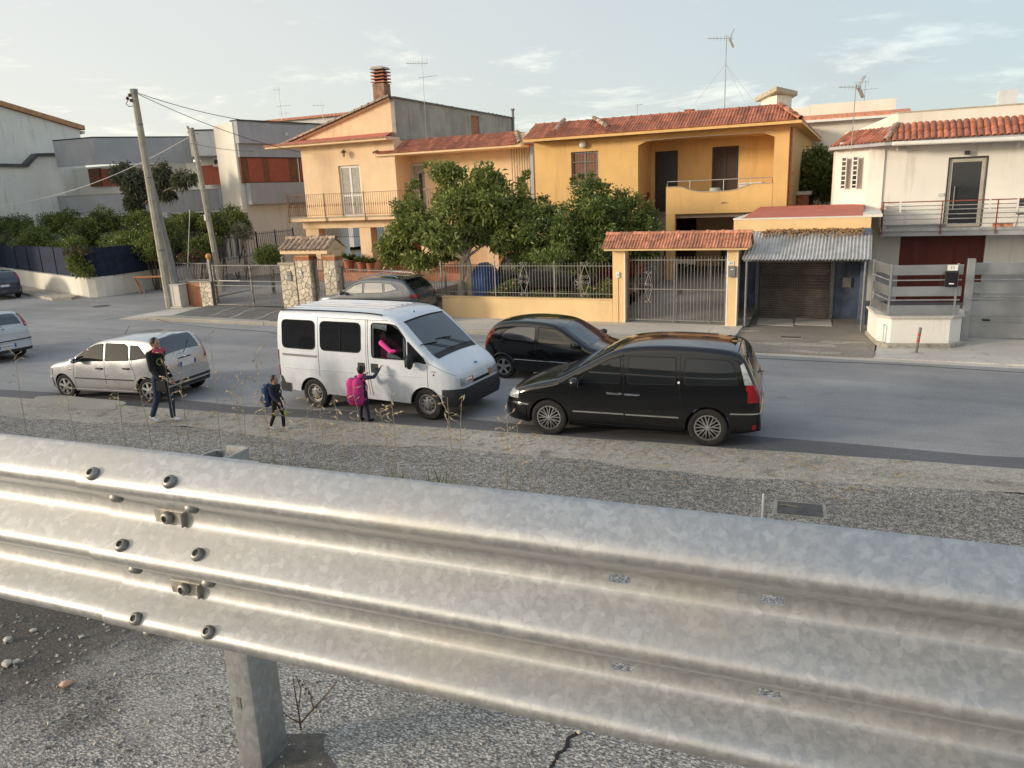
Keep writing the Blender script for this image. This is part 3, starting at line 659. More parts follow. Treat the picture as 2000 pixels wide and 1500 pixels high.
# barred window on the plain wall
w_ = pane_window(oh, -11.10, -9.96, 4.57, 5.86, V0+.10, pmat('grey_window_frame', (.24, .25, .27), .5, var=.1, bump=0), pmat('russet_shutter', (.21, .085, .045), .6, var=.2, vs=7), 2, .05)
bm_ = MB().tube([(0, 0, 0), (0, 0, 1.28)], .009, 5).mesh('bar', IRON)
for i in range(9): link_mesh('bar', bm_, w_, (-11.06+i*.130, V0+.05, 4.58))
for z in (4.95, 5.45): MB().box((-11.1, V0+.042, z), (-9.96, V0+.050, z+.03)).build('crossbar', IRON, w_)
MB().box((-11.2, V0-.05, 4.50), (-9.86, V0+.10, 4.556)).build('sill', MORTAR, w_)
MB().ball((-10.56, V0-.11, 6.16), (.16, .11, .16), 14, 8).build('wall_lamp', pmat('frosted_globe', (.74, .71, .64), .3, var=.03, bump=0), oh, smooth=True)
MB().box((-8.05, V0-.014, 6.12), (-7.75, V0-.001, 6.28)).build('alarm_box', ORANGE, oh)
MB().tube([(-8.2, V0-.03, 6.14), (-6.2, V0-.03, 6.17), (-3.1, V0-.03, 6.16)], .012, 5).build('cable', WFRAME, oh)
MB().tube([(-4.95, V0-.03, 3.62), (-4.85, V0-.05, 3.66), (-4.70, V0-.03, 3.62)], .012, 5).build('wall_hook', IRON, oh)
# stair up to the porch
steps = thing('stair', 'grey stone stair rising between orange walls to the porch door', 'stair', (-7.7, 29.5, 0)) if False else oh
STONE = pmat('grey_stair_stone', (.23, .21, .185), .85, var=.14, vs=4, bs=50)
nst = 15
for i in range(nst):
    z1 = .62 + 2.68*(i+1)/nst; v0 = 28.2 + 4.8*i/nst
    ul, ur = (-8.85, -7.05) if i < 9 else (-8.25, -7.14)
    MB().box((ul, v0, z1-.21), (ur, v0+.30, z1)).build('step', STONE, oh)
MB().extr([(-8.2, 28.3, .3), (-8.2, 33.0, .3), (-8.2, 33.0, 3.05), (-8.2, 28.35, .55)], (1.0, 0, 0)).build('stair_base', STONE, oh)
MB().beam((-8.14, 29.9, 2.35), (-8.14, 32.2, 4.1), .09, .14).build('banister', pmat('russet_wood', (.20, .055, .03), .6, var=.2, vs=9), oh)
# tiled eaves: front slope, right hip, fascia, flat roof behind
eL, eR, tL, tR = Vector((-12.95, 30.30, 6.46)), Vector((-2.14, 30.30, 6.46)), Vector((-12.95, 31.62, 7.10)), Vector((-3.0, 31.62, 7.10))
sR, sT = Vector((-2.14, 46, 6.46)), Vector((-3.0, 46, 7.10))
rf = MB().extr([(-12.95, 30.31, 6.40), (-12.95, 30.31, 6.45), (-12.95, 31.62, 7.08), (-12.95, 33.0, 6.95), (-12.95, 33.0, 6.40)], (9.95, 0, 0)).extr([(-3.0, 30.31, 6.405), (-3.0, 30.31, 6.45), (-2.15, 30.31, 6.45), (-2.15, 30.31, 6.405)], (0, 15.7, 0))
rf.add([(-3.0, 30.31, 6.45), (-2.15, 30.31, 6.45), (-2.15, 46, 6.45), (-3.0, 46, 7.08), (-3.0, 31.62, 7.08)], [(0, 1, 4), (1, 2, 3, 4)])
rf.box((-12.7, 33.0, 6.39), (-3.0, 45.9, 6.7))
roof = rf.build('roof', ORANGE, oh)
MB().box((-12.95, 30.24, 6.36), (-2.10, 30.309, 6.455)).box((-2.149, 30.309, 6.36), (-2.09, 46, 6.455)).build('gutter', ORANGE, roof)
tile_roof(roof, eL, eR, tL, tR, 46, 2, TILE, seed=4)
tile_roof(roof, eR, sR, tR, sT, 20, 2, TILE, seed=5)
ridge_caps(roof, tL + Vector((0, .03, .0)), tR + Vector((0, .03, 0)), 26, TILE, .085)
ridge_caps(roof, eR + Vector((.0, .0, .04)), tR + Vector((0, 0, .05)), 4, TILE2, .10)
# shallow bay in the eaves with pale mortared hips
for (a, b_) in ((pv(1085, 258, 30.25), pv(1102, 237, 31.45)), (pv(1188, 252, 30.25), pv(1160, 233, 31.45))):
    ridge_caps(roof, a + Vector((0, 0, .05)), b_ + Vector((0, 0, .05)), 4, TILE_OLD, .10, seed=8)
ch = pv(1347, 219, 33.5)
c_ = thing('chimney', 'small square red chimney pot on the orange house roof', 'chimney', (ch.x, 33.5, 6.6))
MB().box((ch.x-.16, 33.34, 6.6), (ch.x+.16, 33.66, 7.35)).build('flue', pmat('red_brick_pot', (.30, .075, .04), .85, var=.2, vs=8), c_); MB().box((ch.x-.19, 33.31, 7.35), (ch.x+.19, 33.69, 7.41)).build('cap', TILE, c_)
# downpipes on the right corner
MB().tube([(-2.50, V0+.35, .2), (-2.50, V0+.35, 6.3)], .05, 8).build('downpipe', TILE2, oh, smooth=True)
MB().tube([(-2.50, V0+.75, 2.2), (-2.50, V0+.75, 4.6), (-2.3, V0+.75, 4.75)], .045, 8).build('downpipe', pmat('pink_downpipe', (.48, .25, .16), .6, var=.1), oh, smooth=True)
# things on the porch
tb = thing('porch_table', 'white-clothed table behind the wavy porch parapet', 'table', (-5.3, 32.1, 3.3))
MB().box((-6.15, 31.75, 4.02), (-4.45, 32.55, 4.06)).build('table_top', WFRAME, tb)
m = MB(); rows = []
for k, (e, z) in enumerate(((0, 4.066), (.03, 4.05), (.05, 3.86), (.035, 3.72))):
    n = 60; row = []
    for i in range(n+1):
        a = i/n*4; sidei = int(a) % 4; f_ = a-int(a); X0, X1, Y0, Y1 = -6.15-e, -4.45+e, 31.75-e, 32.55+e
        P = [(lerp(X0, X1, f_), Y0), (X1, lerp(Y0, Y1, f_)), (lerp(X1, X0, f_), Y1), (X0, lerp(Y1, Y0, f_))][sidei]
        w2 = .025*math.sin(i*1.9)*(k/3); row.append((P[0]+w2, P[1]-abs(w2), z))
    rows.append(row)
m.grid(rows[::-1]); m.add([rows[0][i] for i in range(0, 60)], [tuple(range(60))])
tbc = m.build('tablecloth', pmat('patterned_cloth', (.62, .60, .56), .9, var=.3, vs=14, dirt=(.25, .26, .28), dirt_amt=.6, bump=.1), smooth=True); tag(tbc, 'pale patterned cloth draped over the porch table', 'tablecloth')
for x in (-6.05, -4.55):
    for y in (31.85, 32.45): MB().box((x-.03, y-.03, 3.3), (x+.03, y+.03, 4.02)).build('leg', WFRAME, tb)
def plastic_chair(loc, rz, label):
    t = thing('plastic_chair', label, 'chair', loc, 'porch chairs', rotz=rz); PC = MAT.get('chair_plastic') or pmat('chair_plastic', (.42, .42, .36), .5, var=.08, bump=0)
    MB().extr([(-.23, -.22, .42), (.23, -.22, .42), (.24, .22, .44), (-.24, .22, .44)], (0, 0, .025)).build('seat', PC, t)
    m = MB(); rows = []
    for i in range(7): z = .46+.46*i/6; rows.append([(x*(.25-.05*(i/6)**2), .22+.05*(1-(x*x))+.12*i/6 - .05*abs(x)**3, z) for x in (-1, -.7, -.35, 0, .35, .7, 1)])
    m.grid(rows); m.grid([[(p_[0], p_[1]+.012, p_[2]) for p_ in r_] for r_ in rows], flip=True); m.build('backrest', PC, t, smooth=True)
    for x in (-.22, .22):
        for y, k in ((-.2, 0), (.2, .05)): MB().beam((x, y, .43), (x*1.12, y*1.1+k, 0), .03, .03).build('leg', PC, t)
        MB().tube([(x*1.08, .24, .66), (x*1.18, 0, .67), (x*1.12, -.2, .64), (x*1.05, -.21, .43)], .016, 6).build('armrest', PC, t)
    return t
plastic_chair((-5.25, 31.55, 3.3), R(180), 'pale plastic chair in front of the porch table')
plastic_chair((-6.45, 32.1, 3.3), R(90), 'plastic chair at the left end of the porch table')
bx_ = thing('storage_box', 'white lidded storage box at the right of the porch', 'box', (-4.0, 32.4, 3.3)); MB().box((-4.45, 32.1, 3.3), (-3.6, 32.7, 4.30)).build('body', WFRAME, bx_, bevel=.02); MB().box((-4.48, 32.07, 4.302), (-3.57, 32.73, 4.37)).build('lid', WFRAME, bx_, bevel=.02)
br = thing('broom', 'broom leaning in the right corner of the porch', 'broom', (-3.3, 32.6, 3.3)); MB().tube([(-3.35, 32.5, 3.5), (-3.2, 32.9, 4.95)], .013, 6).build('stick', WOODB, br); MB().extr([(-3.5, 32.42, 3.3), (-3.2, 32.42, 3.3), (-3.28, 32.46, 3.52), (-3.42, 32.46, 3.52)], (0, .08, 0)).build('brush', pmat('straw', (.32, .2, .08), .9), br)

# ================================================================== peach house (centre left)
ph = thing('peach_house', 'peach house on open pillars with iron balcony and raw concrete flank', 'house', (-21, 38, 0))
pw_ = MB(); VP = 33.3
pw_.wall(-26.95, -21.2, 3.50, 7.12, VP, .25, [(-24.66, -23.32, 3.50, 6.04)])
pw_.wall(VP+.25, 48, 3.5, 7.12, -26.95, .25, axis='u'); pw_.wall(VP+.25, 34.75, 3.5, 7.1, -21.45, .25, axis='u')
pw_.wall(-21.45, -14.2, 3.50, 6.75, 34.75, .25, [(-21.27, -20.34, 3.5, 6.02)])
pw_.wall(35.0, 47.9, 0, 6.75, -14.45, .25, axis='u')
pw_.box((-26.7, 47.75, 0), (-14.45, 48, 7))
pw_.wall(-21.2, -14.2, 0.8, 3.2, 35.6, .25)                          # ground floor behind the trees
pw_.build('wall', PEACH, ph)
# gable, mono-pitch roof, raw flank
gz = lambda u: lerp(7.30, 9.16, (u+28.4)/(28.4-21.56))
MB().extr([(-27.0, 33.9, 7.1), (-21.60, 33.9, 7.1), (-21.60, 33.9, 9.10), (-27.0, 33.9, gz(-27.0)-.05)], (0, .25, 0)).build('gable', PEACH, ph)
rw = MB().wall(33.9, 48.4, 6.75, 9.12, -21.59, .22, [(42.2, 43.3, 7.7, 8.9)], axis='u').build('flank_wall', RAW, ph)
bp_ = MB().box((-21.57, 42.2, 7.7), (-21.45, 43.3, 8.9)).build('brick_infill', None or pmat('brick_infill', (.36, .15, .08), .9, var=.3, vs=9, dirt=(.3, .26, .2), dirt_amt=.6, bs=30, bump=.4), rw)
MB().box((-21.66, 33.8, 9.121), (-21.30, 48.5, 9.20)).build('flank_coping', pmat('dark_coping', (.15, .14, .125), .9, var=.2, vs=4), rw)
MB().tube([(-21.30, 48.2, 7.2), (-21.30, 48.2, 9.62)], .09, 8).build('vent_pipe', IRON, ph, smooth=True); MB().cyl((-21.30, 48.2, 9.62), (-21.30, 48.2, 9.72), .14, 10).build('vent_cowl', IRON, ph)
sl = MB().extr([(-28.55, 33.75, gz(-28.55)-.09), (-21.6, 33.75, 9.07), (-21.6, 33.75, 9.17), (-28.55, 33.75, gz(-28.55)+.01)], (0, 14.7, 0)).build('roof', PEACH, ph)
a, b_ = Vector((-28.6, 33.70, gz(-28.6)+.03)), Vector((-21.5, 33.70, 9.19))
ridge_caps(sl, a, b_, 17, TILE_OLD, .13, seed=11, name='verge_tile')
tile_roof(sl, (-28.55, 48.3, gz(-28.55)+.01), (-28.55, 33.9, gz(-28.55)+.01), (-21.95, 48.3, 9.07), (-21.95, 33.9, 9.07), 24, 4, TILE_OLD, 'barrel', 0, seed=12)
# red-painted flat strip over the front eaves
fl = MB().prism([(-28.75, 32.65), (-21.2, 32.65), (-21.2, 33.9), (-28.75, 33.9)], 7.10, 7.26).build('eaves_slab', PEACH, ph)
MB().add([(-28.7, 32.66, 7.263), (-21.25, 32.66, 7.263), (-21.6, 33.88, 7.55), (-27.2, 33.88, 7.50)], [(0, 1, 2, 3)]).build('painted_roof', REDROOF, fl)
MB().box((-28.78, 32.60, 7.19), (-21.15, 32.648, 7.275)).build('eaves_lip', TILE2, fl)
# chimney
c1 = pv(744, 165, 34.6)
ck_ = thing('chimney', 'tall brick chimney with slatted clay cowl on the peach gable', 'chimney', (c1.x, 34.6, 8.9)); cx = c1.x
MB().box((cx-.32, 34.3, 8.6), (cx+.36, 34.9, 9.95)).build('stack', pmat('patched_chimney', (.27, .16, .10), .92, var=.35, vs=3.5, dirt=(.34, .30, .24), dirt_amt=.8, bs=30, bump=.3), ck_, bevel=.01)
MB().box((cx-.22, 34.4, 9.95), (cx+.26, 34.8, 10.55)).build('flue', pmat('soot', (.03, .026, .024), .95), ck_)
for i in range(4): MB().box((cx-.37-.0*i, 34.25, 10.0+i*.155), (cx+.41, 34.95, 10.055+i*.155)).build('cowl_slat', TILE, ck_)
MB().extr([(cx-.38, 34.24, 10.62), (cx+.42, 34.24, 10.62), (cx+.30, 34.24, 10.74), (cx-.26, 34.24, 10.74)], (0, .72, 0)).build('cowl_cap', MORTAR, ck_)
# wing roof
roofw = MB().extr([(-22.3, 33.15, 6.38), (-22.3, 33.15, 6.46), (-22.3, 34.35, 7.06), (-22.3, 36.0, 6.95), (-22.3, 36.0, 6.38)], (8.0, 0, 0)).box((-21.2, 36.0, 6.38), (-14.3, 47.8, 6.80)).build('wing_roof', PEACH, ph)
tile_roof(roofw, (-22.35, 33.12, 6.47), (-14.35, 33.12, 6.47), (-21.6, 34.35, 7.10), (-15.0, 34.35, 7.10), 34, 2, TILE, seed=14)
tile_roof(roofw, (-14.30, 33.15, 6.45), (-14.1, 36.5, 6.45), (-15.0, 34.35, 7.10), (-15.0, 36.5, 7.10), 10, 2, TILE, seed=15)
ridge_caps(roofw, (-14.35, 33.14, 6.53), (-15.02, 34.36, 7.13), 5, TILE_OLD, .11, seed=16); ridge_caps(roofw, (-22.3, 33.14, 6.52), (-21.6, 34.36, 7.12), 5, TILE_OLD, .10, seed=17)
ridge_caps(roofw, (-21.6, 34.4, 7.08), (-15.0, 34.4, 7.08), 18, TILE, .08, seed=18)
# balcony slab, beam, pillars, terrace
sb = MB().prism([(-27.1, 32.0), (-15.0, 32.0), (-15.0, 34.75), (-21.45, 34.75), (-21.45, 33.3), (-27.1, 33.3)], 3.34, 3.50).build('balcony', PEACH, ph)
MB().box((-27.15, 31.95, 3.50), (-15.0, 32.24, 3.545)).build('balcony_edge', MORTAR, sb)
MB().box((-26.7, 32.55, 2.95), (-15.2, 32.95, 3.34)).build('beam', PEACH, ph); MB().box((-26.9, 33.0, 3.12), (-14.5, 47.7, 3.34)).build('ceiling', PEACH, ph)
for (a, b_, v) in ((-26.6, -25.75, 32.6), (-23.2, -22.5, 32.6), (-19.6, -19.0, 32.6), (-16.0, -15.4, 32.6), (-26.6, -26.0, 40), (-22.0, -21.4, 44)):
    MB().box((a, v, .6), (b_, v+.55, 2.951 if v < 33 else 3.12)).build('pillar', PEACH, ph, bevel=.015)
TERR = pmat('terracotta_paving', (.35, .12, .055), .5, var=.2, vs=3, bump=.05)
tr_ = MB().prism([(-27.5, 31.6), (-15.5, 31.2), (-15.5, 36), (-20, 41), (-27.5, 41)], -.3, .80).build('terrace', TERR, ph)
# railing of turned bars
IB = IRON_B
bar = MB(); bar.tube([(0, 0, 0), (0, 0, .42)], .008, 5); bar.tube([(0, 0, .40), (0, 0, .46), (0, 0, .50), (0, 0, .56)], [.008, .022, .022, .008], 6); bar.tube([(0, 0, .55), (0, 0, 1.02)], .008, 5)
bar = bar.mesh('bar', IB, True)
rl = thing('balcony_railing', 'brown wrought iron railing along the peach balcony', 'railing', (-21, 32.0, 3.5))
for z in (3.62, 4.66): MB().box((-27.08, 31.985, z), (-15.1, 32.01, z+.022)).build('rail', IB, rl); MB().box((-27.09, 32.0, z), (-27.065, 33.4, z+.022)).build('rail', IB, rl)
n = 92
for i in range(n): link_mesh('bar', bar, rl, (-27.0+i*.13, 31.997, 3.63))
for i in range(9): link_mesh('bar', bar, rl, (-27.075, 32.12+i*.13, 3.63))
for u in (-27.05, -24.7, -22.3, -19.7, -19.1):
    MB().box((u-.018, 31.93, 3.30), (u+.018, 31.966, 4.72)).box((u-.018, 31.93, 3.30), (u+.018, 32.06, 3.33)).build('stanchion', IB, rl)
# door, wing door, lamps, round window, grille
f = pane_window(ph, -24.64, -23.34, 3.52, 6.02, VP+.08, WFRAME, CURT, 2, .10, mid=4.55, name='balcony_door')
f = pane_window(ph, -21.25, -20.36, 3.52, 6.00, 34.83, WFRAME, CURT, 1, .10, mid=4.7, name='wing_door')
MB().box((-20.8, 34.82, 3.75), (-20.62, 34.835, 5.5)).build('door_slit', DARKF, f)
def wall_lantern(x, y, v, label, cat='lamp'):
    p = pv(x, y, v-.22); t = thing('wall_lantern', label, cat, (p.x, v, p.z-.2), 'wall lanterns of the peach house')
    MB().tube([(p.x, v-.01, p.z-.02), (p.x, v-.12, p.z+.16), (p.x, v-.24, p.z+.10)], .014, 6).build('arm', IRON_B, t)
    MB().lathe([(.02, .10), (.09, .06), (.12, .0), (.14, -.02), (.05, -.03)], (p.x, v-.24, p.z), 10).build('shade', IRON_B, t)
    MB().lathe([(.05, -.03), (.10, -.05), (.06, -.22), (.0, -.26)], (p.x, v-.24, p.z), 8).build('glass', pmat('lantern_glass', (.5, .36, .22), .25, var=.1, bump=0) if 'lantern_glass' not in MAT else MAT['lantern_glass'], t)
wall_lantern(671, 297, VP, 'wrought lantern above the white balcony door'); wall_lantern(872, 322, 34.75, 'wrought lantern half hidden behind the tall tree top')
m = MB(); cw = pv(933, 345, 34.7); ring = [(cw.x+.42*math.cos(a), 34.74, cw.z+.42*math.sin(a)) for a in [2*math.pi*i/28 for i in range(28)]]
rw_ = MB().extr(ring, (0, -.03, 0)).build('round_window', pmat('red_brown_shutter', (.13, .045, .028), .7, var=.3, vs=9), ph)
for k in range(6): a = math.pi*k/6; MB().tube([(cw.x+.4*math.cos(a), 34.69, cw.z+.4*math.sin(a)), (cw.x-.4*math.cos(a), 34.69, cw.z-.4*math.sin(a))], .011, 5).build('bar', IRON_B, rw_)
m = MB().tube([(cw.x+.42*math.cos(a), 34.70, cw.z+.42*math.sin(a)) for a in [2*math.pi*i/28 for i in range(29)]], .02, 6).build('rim', IRON_B, rw_)
gr = thing('security_grille', 'tall pale metal grille closing the end of the peach wing', 'grille', (-14.8, 34.2, 3.5))
gb = MB().tube([(0, 0, 0), (0, 0, 2.85)], .022, 6).mesh('bar', IRON_W)
for i in range(8): link_mesh('bar', gb, gr, (-15.25+i*.13, 34.2, 3.52))
MB().box((-14.28, 34.1, 0), (-14.12, 34.3, 6.42)).build('post', pmat('grey_post', (.36, .37, .38), .6, metal=.3), gr); MB().box((-15.28, 34.18, 4.4), (-14.28, 34.22, 4.44)).build('crossbar', IRON_W, gr)
# low brick-red terrace wall at the back and pots
lw = MB().box((-27.6, 40.9, .5), (-14.5, 41.1, 1.75)).build('terrace_wall', pmat('brick_red_wall', (.33, .12, .06), .9, var=.2, vs=4), ph); MB().box((-27.7, 40.85, 1.75), (-14.5, 41.2, 1.85)).build('wall_coping', MORTAR, ph)
# ================================================================== grey modern house (left)
def wallpoly(m, pts, z0, z1, t=.25, side=1):
    """upright band following a plan polyline, thickness to its left (side=1)"""
    n = len(pts); off = []
    for i in range(n):
        a, b_ = pts[max(i-1, 0)], pts[min(i+1, n-1)]; d = Vector((b_[0]-a[0], b_[1]-a[1])).normalized(); off.append((pts[i][0]-d.y*t*side, pts[i][1]+d.x*t*side))
    for i in range(n-1): m.prism([pts[i], pts[i+1], off[i+1], off[i]], z0, z1)
    return m
gh = thing('grey_house', 'grey and white modern house with red shutters behind the hedge', 'house', (-42, 42, 0))
A, B, C, C2, D, E_, F_ = (-51.0, 36.9), (-47.3, 37.1), (-43.4, 41.8), (-40.2, 38.9), (-38.6, 40.1), (-34.07, 36.25), (-32.1, 43.2)
m = MB(); wallpoly(m, [A, B, C], 7.35, 9.05); m.build('parapet', GREYP, gh)
wallpoly(MB(), [A, B, C], 9.05, 9.14, .32).build('parapet_coping', DARKF, gh)
MB().prism([C, (C2[0]-.9, C2[1]+.6), C2, D, (-36, 44), (-43, 44)], 7.55, 9.12).build('stair_block', PALEG, gh); 
MB().prism([(C[0], C[1]-.05), (C2[0]-.9, C2[1]+.55), (C2[0], C2[1]-.06), (D[0], D[1]-.06), (-36, 44), (-43, 44)], 9.12, 9.2).build('block_coping', DARKF, gh)
# white and grey tower block on the right, its flank facing the peach house
MB().prism([(-36.2, 37.0), (-34.05, 36.25), (-32.15, 43.0), (-34.4, 47)], 0, 9.05).build('tower_core', WHITE, gh)
MB().prism([(-36.35, 36.95), (-34.1, 36.17), (-34.04, 36.24), (-36.2, 37.6)], 0, 9.04).build('tower_edge', CREAM, gh)
fd = Vector((F_[0]-E_[0], F_[1]-E_[1], 0)); fd.normalize(); fn = Vector((fd.y, -fd.x, 0))
def flank(s0, s1, z0, z1, d0, d1): 
    e = Vector((E_[0], E_[1], 0)); P = [e+fd*s0+fn*d0, e+fd*s1+fn*d0, e+fd*s1+fn*d1, e+fd*s0+fn*d1]; return MB().prism([(q.x, q.y) for q in P], z0, z1)
flank(-.02, 9, 7.85, 9.1, .0, .42).build('upper_band', GREYP, gh); flank(-.05, 9.1, 9.1, 9.18, -.3, .47).build('band_coping', DARKF, gh)
flank(.25, 9, 4.30, 5.55, .0, .55).build('lower_band', GREYP, gh); flank(5.0, 9, 5.55, 7.85, .0, .25).build('bay_wall', GREYP, gh); flank(.02, 5, 7.08, 7.85, .01, .22).build('bay_lintel', GREYP, gh)
bw = flank(.05, 5.0, 5.56, 7.08, .02, .10).build('bay_window', WOODB, gh)
for (a, b_) in ((.55, 1.55), (1.95, 3.4), (4.25, 4.9)): flank(a, b_, 5.62, 7.02, .10, .125).build('shutter', REDSH, bw)
for a in (.05, 4.08, 4.95): flank(a, a+.06, 5.56, 7.08, .10, .15).build('mullion', WOODB if a < 4 else CREAM, bw)
flank(.05, 5.0, 7.04, 7.10, .10, .16).build('head', DARKF, bw)
for (s_, z_) in ((3.2, 8.35), (5.0, 7.9)): flank(s_, s_+.12, z_, z_+.16, .42, .5).build('flood_lamp', WFRAME, gh)
# balcony band, loggia with red shutter, air conditioner
bp0, bp1 = pz(-60, 386, 5.4), pz(230, 375, 5.4); bp2 = pz(455, 368, 5.38)
bal = [(-57, 37.2), (-46.6, 36.7), (-38.5, 38.9), (-36.4, 36.9)]
wallpoly(MB(), bal, 4.0, 5.36).build('balcony_band', GREYP, gh); wallpoly(MB(), [(p_[0], p_[1]-.03) for p_ in bal], 5.36, 5.42, .32).build('balcony_coping', MORTAR, gh)
MB().prism([bal[0], bal[1], bal[2], bal[3], (-36.2, 43), (-57, 43)], 3.9, 4.0).build('balcony_floor', PALEG, gh)
mw = MB(); wallpoly(mw, [(-57, 39.6), (-47.5, 39.6), (-44.6, 42.2), (-42.8, 41.9)], 4.0, 7.4); wallpoly(mw, [(-42.8, 41.9), (-36, 40.6)], 4.0, 7.6); mw.build('loggia_wall', WHITE, gh)
wallpoly(MB(), [(-57, 43), (-36.2, 43)], 0, 4).build('back_wall', GREYP, gh)
for (x0, x1, y0, y1, v) in ((178, 196, 328, 365, 39.4), (200, 226, 328, 364, 39.4)):
    a, b_ = pv(x0, y1, v), pv(x1, y0, v); MB().box((a.x, v-.04, a.z), (b_.x, v+.05, b_.z)).build('shutter', WOODB if x0 < 190 else REDSH, gh)
a, b_ = pv(393, 362, 40.9), pv(433, 321, 40.9); MB().box((a.x, 40.85, a.z), (b_.x, 40.95, b_.z)).build('roller_shutter', REDSH, gh)
a, b_ = pv(421, 326, 40.6), pv(433, 307, 40.6); ac = MB().box((a.x, 40.35, a.z), (b_.x, 40.7, b_.z)).build('air_conditioner', WFRAME, gh, bevel=.03)
MB().cyl(((a.x+b_.x)/2, 40.33, (a.z+b_.z)/2), ((a.x+b_.x)/2, 40.349, (a.z+b_.z)/2), .17, 14).build('fan', DARKF, ac)
for x in (-52.5, -47.2): MB().box((x-.18, 36.9, 0), (x+.18, 37.3, 4.2)).build('pillar', GREYP, gh)
MB().box((-42.6, 37.6, 0), (-42.0, 38.2, 4)).build('pillar', PALEG, gh); MB().box((-37.2, 37.6, 0), (-36.6, 38.2, 4)).build('pillar', PALEG, gh)
# white building with a sloping tiled verge at the far left
wb = thing('white_building', 'plain white gabled building with orange verge at the far left', 'building', (-56, 42, 0))
UW = -53.0; g0_, g1_ = pu(-40, 190, UW), pu(154, 248, UW); sl_ = (g0_.z-g1_.z)/(g1_.y-g0_.y); Vn = 24.0; zn = g1_.z+(g1_.y-Vn)*sl_
MB().extr([(UW, Vn, 0), (UW, g1_.y, 0), (UW, g1_.y, g1_.z-.2), (UW, Vn, zn-.2)], (-9, 0, 0)).build('wall', WHITE, wb)
MB().extr([(UW+.25, Vn, zn-.2), (UW+.25, g1_.y+.3, g1_.z-.22), (UW+.25, g1_.y+.3, g1_.z+.10), (UW+.25, Vn, zn+.12)], (-9.5, 0, 0)).build('roof_verge', pmat('orange_clay', (.50, .26, .13), .85, var=.2, vs=4, bump=.2), wb)
MB().tube([(UW+.1, g1_.y+.25, g1_.z-.38), (UW-9, g1_.y+.25, g1_.z-.38)], .12, 8).build('gutter', WFRAME, wb)
UL = -51.6; q1, q2, q3, q4 = pu(-60, 326, UL), pu(50, 325, UL), pu(70, 304, UL), pu(116, 303, UL)
MB().extr([(UL, 22, 0), (UL, q4.y, 0), (UL, q4.y, q4.z), (UL, q3.y, q3.z), (UL, q2.y, q2.z), (UL, 22, q2.z)], (-.3, 0, 0)).build('side_wall', WHITE, wb)
cpl = MB()
for a, b_ in (((22, q2.z), (q2.y, q2.z)), ((q2.y, q2.z), (q3.y, q3.z)), ((q3.y, q3.z), (q4.y, q4.z))): cpl.beam((UL-.1, a[0], a[1]+.05), (UL-.1, b_[0], b_[1]+.05), .6, .2)
cpl.build('side_coping', pmat('dark_bitumen_edge', (.10, .098, .095), .9, var=.2), wb)
# tiled house peeping over the grey one
bh = thing('far_house', 'distant house roof with clay tiles behind the grey house', 'house', (-38, 62, 0)); a, b_ = pv(528, 227, 60), pv(678, 226, 60); z_ = (a.z+b_.z)/2
MB().box((a.x+.3, 60, 0), (b_.x-.5, 70, z_-.15)).build('wall', PALEG, bh); MB().extr([(a.x-.4, 59.6, z_-.25), (a.x-.4, 59.6, z_-.05), (a.x-.4, 62, z_+.25), (a.x-.4, 70.5, z_+.25), (a.x-.4, 70.5, z_-.25)], (b_.x-a.x+.8, 0, 0)).build('roof', TILE2, bh)

# ================================================================== white house on the right
RV = 30.0
rh = thing('white_house', 'white rendered house with clay barrel-tile eaves and grey balcony', 'house', (4, 36, 0))
out = [(12, RV), (.62, RV), (.30, RV+.06), (-.62, RV+.75), (-.92, RV+1.15), (-1.02, RV+1.7), (-1.0, RV+2.4), (-.9, 46), (12, 46)]
wm = MB(); wm.wall(.62, 12, 0, 5.46, RV, .25, [(1.36, 3.92, -1, 2.44), (2.62, 3.72, 2.6, 4.86)])
wallpoly(wm, [out[1], out[2], out[3], out[4], out[5], out[6], out[7]][::1], 0, 5.45, .25, -1); wm.box((-.9, 45.75, 0), (12, 46, 5.45)); wm.build('wall', WHITE, rh)
MB().prism([(.66, RV-.06), (.15, RV+.02), (.17, RV+.2), (.66, RV+.1)], 0, 5.42).build('pilaster', WHITE, rh)
MB().box((.66, RV-.035, 0), (1.35, RV-.002, 1.08)).box((3.93, RV-.035, 0), (12, RV-.002, 1.08)).build('plinth', GREYP, rh)
MB().box((-.8, RV+.3, 5.46), (11.9, 45.6, 5.6)).build('roof_slab', PALEG, rh)
# garage door with worn 17-like scuffs left out of the paint: plain oxide red sheet
gd = MB().box((1.37, RV+.16, .02), (3.91, RV+.2, 2.43)).build('garage_door', pmat('oxide_red_door', (.150, .026, .016), .55, var=.12, vs=2, dirt=(.24, .075, .04), dirt_amt=.5, streak=True, bump=.05), rh)
for i in range(6): MB().box((1.37+i*.425, RV+.145, .02), (1.385+i*.425, RV+.161, 2.43)).build('door_rib', MAT['oxide_red_door'], gd)
# eaves with big barrel tiles, hip and side slope
e0, e1, t0, t1 = Vector((.62, 29.15, 5.47)), Vector((12, 29.15, 5.47)), Vector((.98, 30.0, 6.02)), Vector((12, 30.0, 6.02))
tip0, tip1 = Vector((-1.12, 30.6, 5.47)), Vector((-.62, 31.3, 5.88))
rr_ = MB(); rr_.add([e0, e1, t1, t0], [(0, 1, 2, 3)]); rr_.add([tip0, e0, t0, tip1], [(0, 1, 2, 3)]); rr_.prism([(.62, 29.15), (12, 29.15), (12, 30.02), (.4, 30.05)], 5.37, 5.465); rr_.prism([(-1.12, 30.6), (.62, 29.15), (.55, 30.0), (-.6, 31.0)], 5.37, 5.465); rr_.prism([(-1.12, 30.6), (-.62, 31.3), (-.85, 33), (-1.3, 33)], 5.37, 5.5)
rfR = rr_.build('roof', GREYP, rh)
tile_roof(rfR, e0, e1, t0, t1, 60, 2, TILE, 'barrel', .0, seed=31, jit=1.5)
